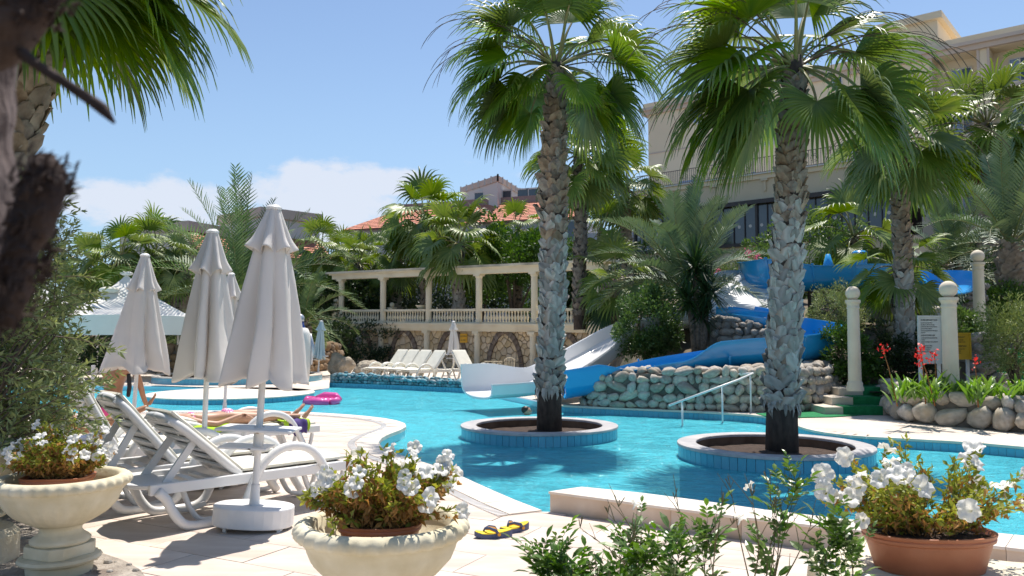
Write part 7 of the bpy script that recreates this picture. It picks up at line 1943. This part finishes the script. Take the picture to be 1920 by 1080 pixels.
# ---------------------------------------------------------------- small things
# flip-flops
def sandal(loc, rz, label, sc_=1.0):
    t = empty('flip_flop', loc, rz, label, 'flip flop', 'pair of yellow and navy flip flops'); t.scale = (sc_,)*3
    def outline(k):
        pts = []
        for i in range(28):
            a = 2*math.pi*i/28; x = .135*math.cos(a); w_ = .050+.008*math.sin(-a*0+x*14); 
            if -.05 < x < .03: w_ *= .90
            pts.append((x*k, w_*math.sin(a)*k*1.0))
        return pts
    def curve(x): return .012+.010*max(0, (x-.06)/.07)**2+.012*max(0, (-x-.02)/.1)
    def slab(name, k, lo, hi, mat):
        o = outline(k); n = len(o); vs = [(x, y, max(0, lo(x))) for x, y in o]+[(x, y, hi(x)) for x, y in o]+[(0, 0, hi(0))]
        fs = [tuple(range(n-1, -1, -1))]+[(i, (i+1) % n, n+(i+1) % n, n+i) for i in range(n)]+[(n+i, n+(i+1) % n, 2*n) for i in range(n)]
        return MB().add(vs, fs).build(name, mat, t, smooth='auto')
    slab('sole', 1.0, lambda x: max(0, (x-.08)*.25), lambda x: .030+.014*max(0, -x/.1)+max(0, (x-.08)*.25), M_ffb)
    slab('footbed', .96, lambda x: .028+.014*max(0, -x/.1)+max(0, (x-.08)*.25), lambda x: .036+.014*max(0, -x/.1)+max(0, (x-.08)*.25), M_ffy)
    for s in (-1, 1):
        m = MB(); m.tube([(.075, 0, .036), (.060, s*.006, .062), (.03, s*.030, .070), (-.015, s*.050, .055), (-.035, s*.052, .025)], [.006, .007, .010, .012, .011], 8, flat=.6); m.build('strap', M_ffb, t, smooth=True)
        m = MB(); m.tube([(.055, s*.004, .056), (.028, s*.026, .062), (-.012, s*.044, .050), (-.03, s*.046, .034)], [.005, .009, .011, .008], 8, flat=.6); m.build('strap_lining', M_ffo, t, smooth=True)
        m = MB(); m.tube([(-.035, s*.050, .028), (-.035, s*.060, .030)], .012, 12); m.build('button', M_ffo, t, smooth='auto')
q = G(925, 1007, .012); sandal((q.x, q.y, .012), R(180+8), 'left yellow and navy flip flop, lying nearer the camera', 1.08)
q = G(965, 996, .012); sandal((q.x, q.y, .012), R(180+40), 'right yellow and navy flip flop, lying further from the camera', 1.08)
# pink air mattress with bumps
c = G(603, 757, WL); t = empty('pool_float', (c.x, c.y, WL), R(-18), 'crumpled pink inflatable floating beside the round island', 'inflatable')
r = random.Random(2)
m = MB(); m.tube([(-.32, -.2, .04), (0, -.24, .05), (.33, -.2, .04)], [.09, .11, .08], 12); m.build('front_tube', M_inflate, t, smooth=True)
for i in range(5): m = MB(); m.tube([(-.26+.13*i, -.22, .05), (-.24+.13*i, 0, .09), (-.22+.13*i, .25, .06)], [.06, .072, .06], 10); m.build('air_cell', M_inflate, t, smooth=True)
m = MB(); m.tube([(-.30, .28, .10), (-.1, .33, .17), (.2, .33, .16), (.36, .25, .08)], [.08, .10, .10, .07], 12); m.build('pillow', M_inflate, t, smooth=True)
m = MB(); m.tube([(.34, .24, .08), (.42, .02, .09), (.38, -.20, .05)], [.07, .09, .07], 12); m.build('side_tube', M_inflate, t, smooth=True)
m = MB(); m.tube([(-.34, .26, .09), (-.40, 0, .10), (-.34, -.2, .05)], [.07, .09, .07], 12); m.build('side_tube', M_inflate, t, smooth=True)
# penguin shaped figure by the far deck
c = P(560, 706, 26.5); t = empty('penguin_figure', (c.x, c.y, 0), R(8), 'tall white figure with a silver head, blue neck and orange face by the basin', 'figure')
H_ = P(560, 588, 26.5).z
MB().lathe([(.30, 0), (.34, .1), (.38, H_*.3), (.39, H_*.55), (.36, H_*.70), (.28, H_*.78), (.14, H_*.80)], 32).build('body', M_canvasw, t, smooth=True)
MB().lathe([(.20, H_*.74), (.19, H_*.80), (.15, H_*.84), (.14, H_*.90)], 24).build('neck', M_navy, t, smooth=True)
MB().sphere((0, 0, H_*.925), .165, 20, 12, (1, 1, 1.02)).build('head', M_silver, t, smooth=True)
MB().sphere((.03, -.13, H_*.88), .07, 12, 8, (1, .6, 1.2)).build('face', M_ffo, t, smooth=True)
MB().tube([(.03, -.16, H_*.875), (.04, -.24, H_*.86)], [.03, .006], 8).build('beak', M_ffb, t, smooth=True)
for s in (-1, 1): MB().tube([(s*.34, 0, H_*.70), (s*.44, -.02, H_*.5), (s*.40, -.02, H_*.25)], [.05, .08, .03], 8, flat=.5).build('wing', M_silver, t, smooth=True)
# ground at the lower left: pebbly bed under the urn
pb_ = g2([(-300, 950), (0, 968), (70, 985), (110, 1010), (165, 1036), (230, 1058), (262, 1076), (280, 1100), (300, 1200), (-700, 1200)])
pbx = [(p.x, p.y) for p in pb_]
if sum(a[0]*b[1]-b[0]*a[1] for a, b in zip(pbx, pbx[1:]+pbx[:1])) < 0: pbx = pbx[::-1]
M_peb = pm('rough_concrete', (.30, .26, .22), (.44, .39, .33), rough=.95, scale=9, bump=1, bscale=35, bdist=.03, c3=(.2, .16, .13))
m = MB(); m.prism(pbx, .003, .03); o = m.build('rough_ground_patch', M_peb); o['kind'] = 'structure'
r = random.Random(6); m = MB()
for i in range(900):
    x = r.uniform(-5.5, -1.6); y = r.uniform(3.2, 7.0); inside = False
    for a, b in zip(pbx, pbx[1:]+pbx[:1]):
        if (a[1] > y) != (b[1] > y) and x < (b[0]-a[0])*(y-a[1])/(b[1]-a[1])+a[0]: inside = not inside
    if not inside: continue
    s = r.uniform(.008, .028); m.sphere((x, y, .03+s*.2), s, 6, 4, (1.2, 1, .6))
o = m.build('pebbles', M_cob); tag(o, 'loose pebbles on the rough patch under the lower left urn', 'pebbles', kind='stuff')

# ================================================================== PEOPLE
def skin_body(name, verts, edges, radii, mat, parent=None, root=0, sub=2, sx=None):
    me = bpy.data.meshes.new(name); me.from_pydata([tuple(v) for v in verts], edges, []); o = inst(name, me, parent)
    m = o.modifiers.new('skin', 'SKIN'); m.use_smooth_shade = True
    for i, rr in enumerate(radii):
        v = me.skin_vertices[0].data[i]; v.radius = (rr, rr) if not hasattr(rr, '__len__') else rr; v.use_root = (i == root)
    s = o.modifiers.new('sub', 'SUBSURF'); s.levels = sub; s.render_levels = sub
    me.materials.append(mat); return o
def hand(parent, wrist, d, up, mat, s=1.0):
    """palm and five bent fingers"""
    d = Vector(d).normalized(); up = Vector(up); side = d.cross(up).normalized(); up = side.cross(d).normalized(); V = [Vector(wrist), Vector(wrist)+d*.045*s, Vector(wrist)+d*.085*s]; E = [(0, 1), (1, 2)]; Rr = [(.026*s, .018*s), (.036*s, .016*s), (.038*s, .014*s)]
    for k, (o, L) in enumerate(((-.030, .065), (-.010, .078), (.010, .074), (.029, .058))):
        b = V[2]+side*o*s; dd = d.copy(); q = b; last = 2
        for j in range(3):
            dd = (dd-up*.28).normalized(); q = q+dd*L*s/3*(1.1 if j == 0 else 1); V.append(q.copy()); E.append((last, len(V)-1)); last = len(V)-1; Rr.append(.0088*s*(1-.15*j))
    q = V[0]+d*.02*s-side*.03*s; V.append(q.copy()); E.append((0, len(V)-1)); Rr.append(.012*s); l = len(V)-1
    for j in range(2): q = q+(d*.8-side*.5-up*.2).normalized()*.030*s; V.append(q.copy()); E.append((l, len(V)-1)); l = len(V)-1; Rr.append(.0095*s)
    return skin_body('hand', V, E, Rr, mat, parent)
M_dots = pm('dotted_bikini', (.85, .18, .42), (.85, .18, .42), rough=.7)
n_, l_ = M_dots.node_tree.nodes, M_dots.node_tree.links
vo = n_.new('ShaderNodeTexVoronoi'); vo.inputs['Scale'].default_value = 34; vo.inputs['Randomness'].default_value = .15; tq = n_.new('ShaderNodeTexCoord'); l_.new(tq.outputs['Object'], vo.inputs['Vector'])
mq = n_.new('ShaderNodeMapRange'); mq.inputs['From Min'].default_value = .38; mq.inputs['From Max'].default_value = .45; l_.new(vo.outputs['Distance'], mq.inputs['Value'])
xq = n_.new('ShaderNodeMixRGB'); xq.inputs[1].default_value = (.85, .82, .83, 1); xq.inputs[2].default_value = (.82, .12, .36, 1); l_.new(mq.outputs[0], xq.inputs[0]); l_.new(xq.outputs[0], n_['Principled BSDF'].inputs['Base Color'])
# girl lying on the lounger (face down towards the left, head behind the parasol and backrest)
gu = Vector((math.cos(GL), math.sin(GL), 0)); gn = Vector((-gu.y, gu.x, 0)); g0 = Vector(girl_l.location)
foot_s = 1.86
def gp_(s, n, z): return g0+gu*s+gn*n+Vector((0, 0, z))
gorg = gp_(.8, 0, .45); t = empty('person', gorg, 0, 'girl in a pink dotted bikini lying on the lounger with feet to the right', 'person')
def L_(s, n, z): return gp_(s, n, z)-gorg
V = [L_(.82, 0, .525), L_(.66, 0, .52), L_(.46, 0, .525), L_(.28, 0, .54), L_(.16, 0, .55), L_(.06, 0, .56),      # 0 pelvis..5 head base
     L_(.93, -.09, .515), L_(1.30, -.10, .50), L_(1.34, -.10, .50), L_(1.66, -.09, .49), L_(1.74, -.09, .49),      # near leg 6-10
     L_(.93, .09, .52), L_(1.30, .11, .53), L_(1.62, .12, .51), L_(1.70, .12, .51),                             # far leg 11-14
     L_(.30, -.17, .54), L_(.44, -.28, .50), L_(.60, -.32, .48), L_(.84, -.30, .56), L_(.90, -.29, .57)]              # near arm 15-19
E = [(0, 1), (1, 2), (2, 3), (3, 4), (4, 5), (0, 6), (6, 7), (7, 8), (8, 9), (9, 10), (0, 11), (11, 12), (12, 13), (13, 14), (3, 15), (15, 16), (16, 17), (17, 18), (18, 19)]
Rr = [(.13, .105), (.105, .08), (.12, .085), (.13, .075), .05, .05, .09, .060, .056, .037, .03, .09, .062, .037, .03, .055, .044, .037, .027, .024]
skin_body('body', V, E, Rr, M_skin, t)
def foot(parent, a, d, up, mat, s=1.0):
    d = Vector(d).normalized(); up = Vector(up).normalized(); side = d.cross(up).normalized(); a = Vector(a)
    V = [a, a+up*.06*s+d*.02*s, a+up*.12*s+d*.03*s]; E = [(0, 1), (1, 2)]; Rr = [(.030*s, .034*s), (.032*s, .024*s), (.040*s, .017*s)]
    h_ = a-d*.0-up*.035*s; V.append(h_); E.append((0, 3)); Rr.append(.028*s)
    for k, (o, L) in enumerate(((-.032, .034), (-.014, .036), (.001, .032), (.015, .028), (.029, .022))):
        q = V[2]+side*o*s+up*L*s*.5; V.append(q.copy()); E.append((2, len(V)-1)); Rr.append((.013 if k == 0 else .0088)*s)
        q = q+(up*.9-d*.3).normalized()*L*s*.55; V.append(q.copy()); E.append((len(V)-2, len(V)-1)); Rr.append((.012 if k == 0 else .008)*s)
    return skin_body('foot', V, E, Rr, mat, parent)
foot(t, L_(1.80, -.09, .49), gu, Vector((gu.x*.55, gu.y*.55, .85)), M_skin, 1.0)
foot(t, L_(1.76, .12, .51), gu, Vector((gu.x*.65, gu.y*.65, .75)), M_skin, 1.0)
hand(t, L_(.92, -.285, .57), gu+Vector((0, 0, -.35)), (0, 0, 1), M_skin)
skin_body('bikini_bottom', [L_(.74, 0, .528), L_(.82, 0, .533), L_(.91, 0, .522)], [(0, 1), (1, 2)], [(.137, .112), (.150, .122), (.13, .10)], M_dots, t)
skin_body('bikini_top', [L_(.42, 0, .53), L_(.38, 0, .532), L_(.34, 0, .536)], [(0, 1), (1, 2)], [(.135, .092), (.140, .095), (.138, .088)], M_dots, t)
h = MB(); h.sphere(L_(-.02, 0, .50), .095, 20, 14, (1.15, .85, 1)); h.build('head', M_skin, t, smooth=True)
h = MB(); h.sphere(L_(-.05, .01, .50), .10, 20, 14, (1.1, .95, .95)); h.build('hair', M_hair, t, smooth=True)
for s in (-1, 1):
    MB().sphere(L_(.02, s*.035-.0, .42), .012, 8, 6).build('eye', M_plastic, t, smooth=True)
MB().sphere(L_(.03, 0, .405), .016, 8, 6).build('nose', M_skin, t, smooth=True)
# towel under her
tw_ = MB(); a = gp_(1.40, -.33, .30)-gorg
def sheet(mb, fn, nu, nv):
    vs = [fn(i/nu, j/nv) for i in range(nu+1) for j in range(nv+1)]; fs = [(i*(nv+1)+j, (i+1)*(nv+1)+j, (i+1)*(nv+1)+j+1, i*(nv+1)+j+1) for i in range(nu) for j in range(nv)]; return mb.add(vs, fs)
tt = empty('towel', gp_(1.4, -.3, .46), 0, 'purple towel with a lime edge hanging off the lounger under her feet', 'towel'); to_ = Vector(tt.location)
def drape(s0, s1, z_top, z_bot):
    def fn(u, v):
        s = s0+(s1-s0)*u
        if v < .5: n = .25-.60*(v/.5); z = z_top
        else: n = -.35-.03*math.sin((v-.5)*6)-.012*math.sin(u*14); z = z_top-(z_top-z_bot)*(v-.5)/.5+.02*math.sin(u*9)
        return gp_(s, n, z+.006*math.sin(u*20+v*9))-to_
    return fn
sheet(MB(), drape(1.46, 1.70, .455, .29), 14, 14).build('purple_cloth', M_purple, tt, smooth=True)
sheet(MB(), drape(1.40, 1.455, .458, .33), 4, 14).build('lime_edge', M_lime2, tt, smooth=True)
sheet(MB(), drape(1.705, 1.74, .458, .34), 4, 14).build('lime_edge', M_lime2, tt, smooth=True)
t2 = empty('towel', gp_(.3, -.3, .5), 0, 'lime green towel edge below the girl near the parasol pole', 'towel'); to_ = Vector(t2.location)
sheet(MB(), drape(.30, .75, .462, .40), 10, 10).build('cloth', M_lime2, t2, smooth=True)
for tw2 in (tt, t2):
    for o in [x for x in COL.objects if x.parent == tw2]:
        sm_ = o.modifiers.new('thick', 'SOLIDIFY'); sm_.thickness = .008
# seated woman, back to the camera
Yw = 12.3; b = P(212, 770, Yw); wz = 0.0; worg = Vector((b.x, Yw, 0)); t = empty('person', worg, 0, 'woman in a black swimsuit with a bare tanned back bending below the third parasol', 'person')
def w3(px, py, dy=0): return P(px, py, Yw+dy)-worg
V = [w3(208, 752), w3(212, 733), w3(218, 708), w3(230, 684, -.05), w3(236, 664, -.1), w3(238, 655, -.12), w3(196, 760, .1), w3(200, 775, .5), w3(202, 818, .55), w3(222, 760, .1), w3(230, 775, .5), w3(232, 818, .55),
     w3(250, 688, 0), w3(262, 718, .1), w3(268, 742, .25), w3(276, 764, .4), w3(206, 690, 0), w3(196, 715, .15), w3(210, 742, .35)]
E = [(0, 1), (1, 2), (2, 3), (3, 4), (4, 5), (0, 6), (6, 7), (7, 8), (0, 9), (9, 10), (10, 11), (3, 12), (12, 13), (13, 14), (14, 15), (3, 16), (16, 17), (17, 18)]
skin_body('body', V, E, [(.20, .14), (.155, .12), (.18, .13), (.17, .10), .06, .055, .10, .065, .045, .10, .065, .045, .065, .05, .042, .033, .065, .05, .035], M_skint, t)
skin_body('swimsuit', [w3(207, 756), w3(209, 747), w3(212, 738)], [(0, 1), (1, 2)], [(.215, .16), (.212, .155), (.18, .14)], M_black, t)
skin_body('swimsuit_strap', [w3(240, 745, -.02), w3(243, 725, -.05), w3(241, 700, -.06)], [(0, 1), (1, 2)], [.03, .035, .03], M_black, t)
MB().sphere(w3(238, 640, -.14), .11, 18, 12, (.85, 1, 1.15)).build('head', M_skint, t, smooth=True)
MB().sphere(w3(238, 638, -.16), .118, 18, 12, (.9, 1, 1.15)).build('hair', M_hair, t, smooth=True)
for x in (-.04, .04): MB().sphere(w3(238, 640, .0)+Vector((x, -.0, 0)), .012, 8, 6).build('eye', M_plastic, t, smooth=True)
q = w3(190, 772, -.35)+worg; t = empty('beach_bag', (q.x, q.y, 0.35), 0, 'pink and black bag in front of the seated woman', 'bag')
m = MB(); m.sphere((0, 0, .08), .17, 16, 10, (1.0, .6, .8)); m.build('pink_panel', M_pink, t, smooth=True)
m = MB(); m.sphere((.02, .0, .17), .15, 16, 10, (1.1, .65, .65)); m.build('black_panel', M_black, t, smooth=True)
m = MB(); m.tube([(-.12, -.05, .15), (-.04, -.12, .05), (-.10, -.09, -.04)], .012, 6); m.build('strap', M_black, t, smooth=True)
# person on the lounger behind: only the foot shows
q = P(284, 752, 11.6); t = empty('person', (q.x, q.y, 0), 0, 'sunbather of whom only a raised bare foot shows behind the second backrest', 'person'); qo = Vector((q.x, q.y, 0))
f3 = lambda px, py, dy=0: P(px, py, 11.6+dy)-qo
skin_body('body', [f3(150, 800, -.5), f3(100, 790, -.8), f3(60, 780, -1.0), f3(215, 788, -.3), f3(278, 762, 0)], [(0, 1), (1, 2), (0, 3), (3, 4)], [.14, .15, .12, .07, .04], M_skint, t)
foot(t, f3(281, 755), (.8, .5, 0), (.35, .1, .9), M_skint, .9)
MB().sphere(f3(30, 772, -1.1), .11, 14, 10).build('head', M_hair, t, smooth=True)
# swimmer
q = P(985, 766, 17.2); q.z = WL; t = empty('person', q, R(20), 'dark haired swimmer with only the head above the water behind the left palm', 'person')
skin_body('body', [(0, 0, -.42), (0, 0, -.22), (.01, -.01, -.08), (.03, -.02, .02), (-.18, 0, -.25), (-.34, -.1, -.25), (.18, 0, -.24), (.36, -.05, -.22), (.5, -.1, -.14), (0, 0, -.75)], [(0, 1), (1, 2), (2, 3), (1, 4), (4, 5), (1, 6), (6, 7), (7, 8), (0, 9)], [(.15, .1), (.16, .1), .055, .055, .055, .04, .055, .04, .03, (.14, .1)], M_skin, t)
bm = MB(); bm.sphere((.035, -.02, .07), .085, 20, 14, (1.0, .85, 1.12)); bm.build('head', M_skin, t, smooth=True)
bm = MB(); bm.sphere((.005, -.0, .105), .092, 20, 14, (1.0, .92, .92)); bm.build('hair', M_hair, t, smooth=True)
bm = MB(); bm.tube([(.105, -.035, .08), (.132, -.04, .058)], [.010, .014], 8); bm.build('nose', M_skin, t, smooth=True)
for s in (-1, 1): bm = MB(); bm.sphere((.108, -.03+s*.03, .085), .009, 8, 6); bm.build('eye', M_hair, t, smooth=True)
bm = MB(); bm.box((.115, -.03, .028), (.012, .04, .008)); bm.build('mouth', M_red, t)
bm = MB(); bm.sphere((.03, -.105, .065), .022, 8, 6, (.7, .35, 1)); bm.build('ear', M_skin, t, smooth=True)
# person sitting in the blue flume
Ys = 19.6; q = P(1428, 625, Ys); t = empty('person', q, 0, 'dark haired bather sitting in the blue slide bend behind the right palm trunk', 'person')
s3 = lambda px, py, dy=0: P(px, py, Ys+dy)-Vector(q)
skin_body('body', [s3(1432, 640), s3(1432, 630), s3(1430, 622), s3(1431, 616), s3(1432, 611), s3(1421, 625), s3(1416, 633, -.1), s3(1424, 640, -.2), s3(1443, 625), s3(1448, 635), s3(1450, 643), s3(1452, 641, .3), s3(1470, 636, .5)], [(0, 1), (1, 2), (2, 3), (3, 4), (2, 5), (5, 6), (6, 7), (2, 8), (8, 9), (9, 10), (0, 11), (11, 12)], [(.15, .11), (.15, .11), (.16, .10), .055, .05, .06, .045, .035, .06, .045, .035, .08, .05], M_skin, t)
MB().sphere(s3(1433, 606), .09, 16, 12, (.9, 1, 1.15)).build('head', M_skin, t, smooth=True)
MB().sphere(s3(1434, 603, .02), .10, 16, 12, (.95, 1, 1.0)).build('hair', M_hair, t, smooth=True)
for s in (-1, 1): MB().sphere(s3(1430+s*2.5, 606, -.085), .011, 8, 6).build('eye', M_hair, t, smooth=True)
MB().tube([s3(1430, 606, -.09), s3(1429.5, 608, -.115)], [.008, .012], 6).build('nose', M_skin, t, smooth=True)
print('objects', len(COL.objects))
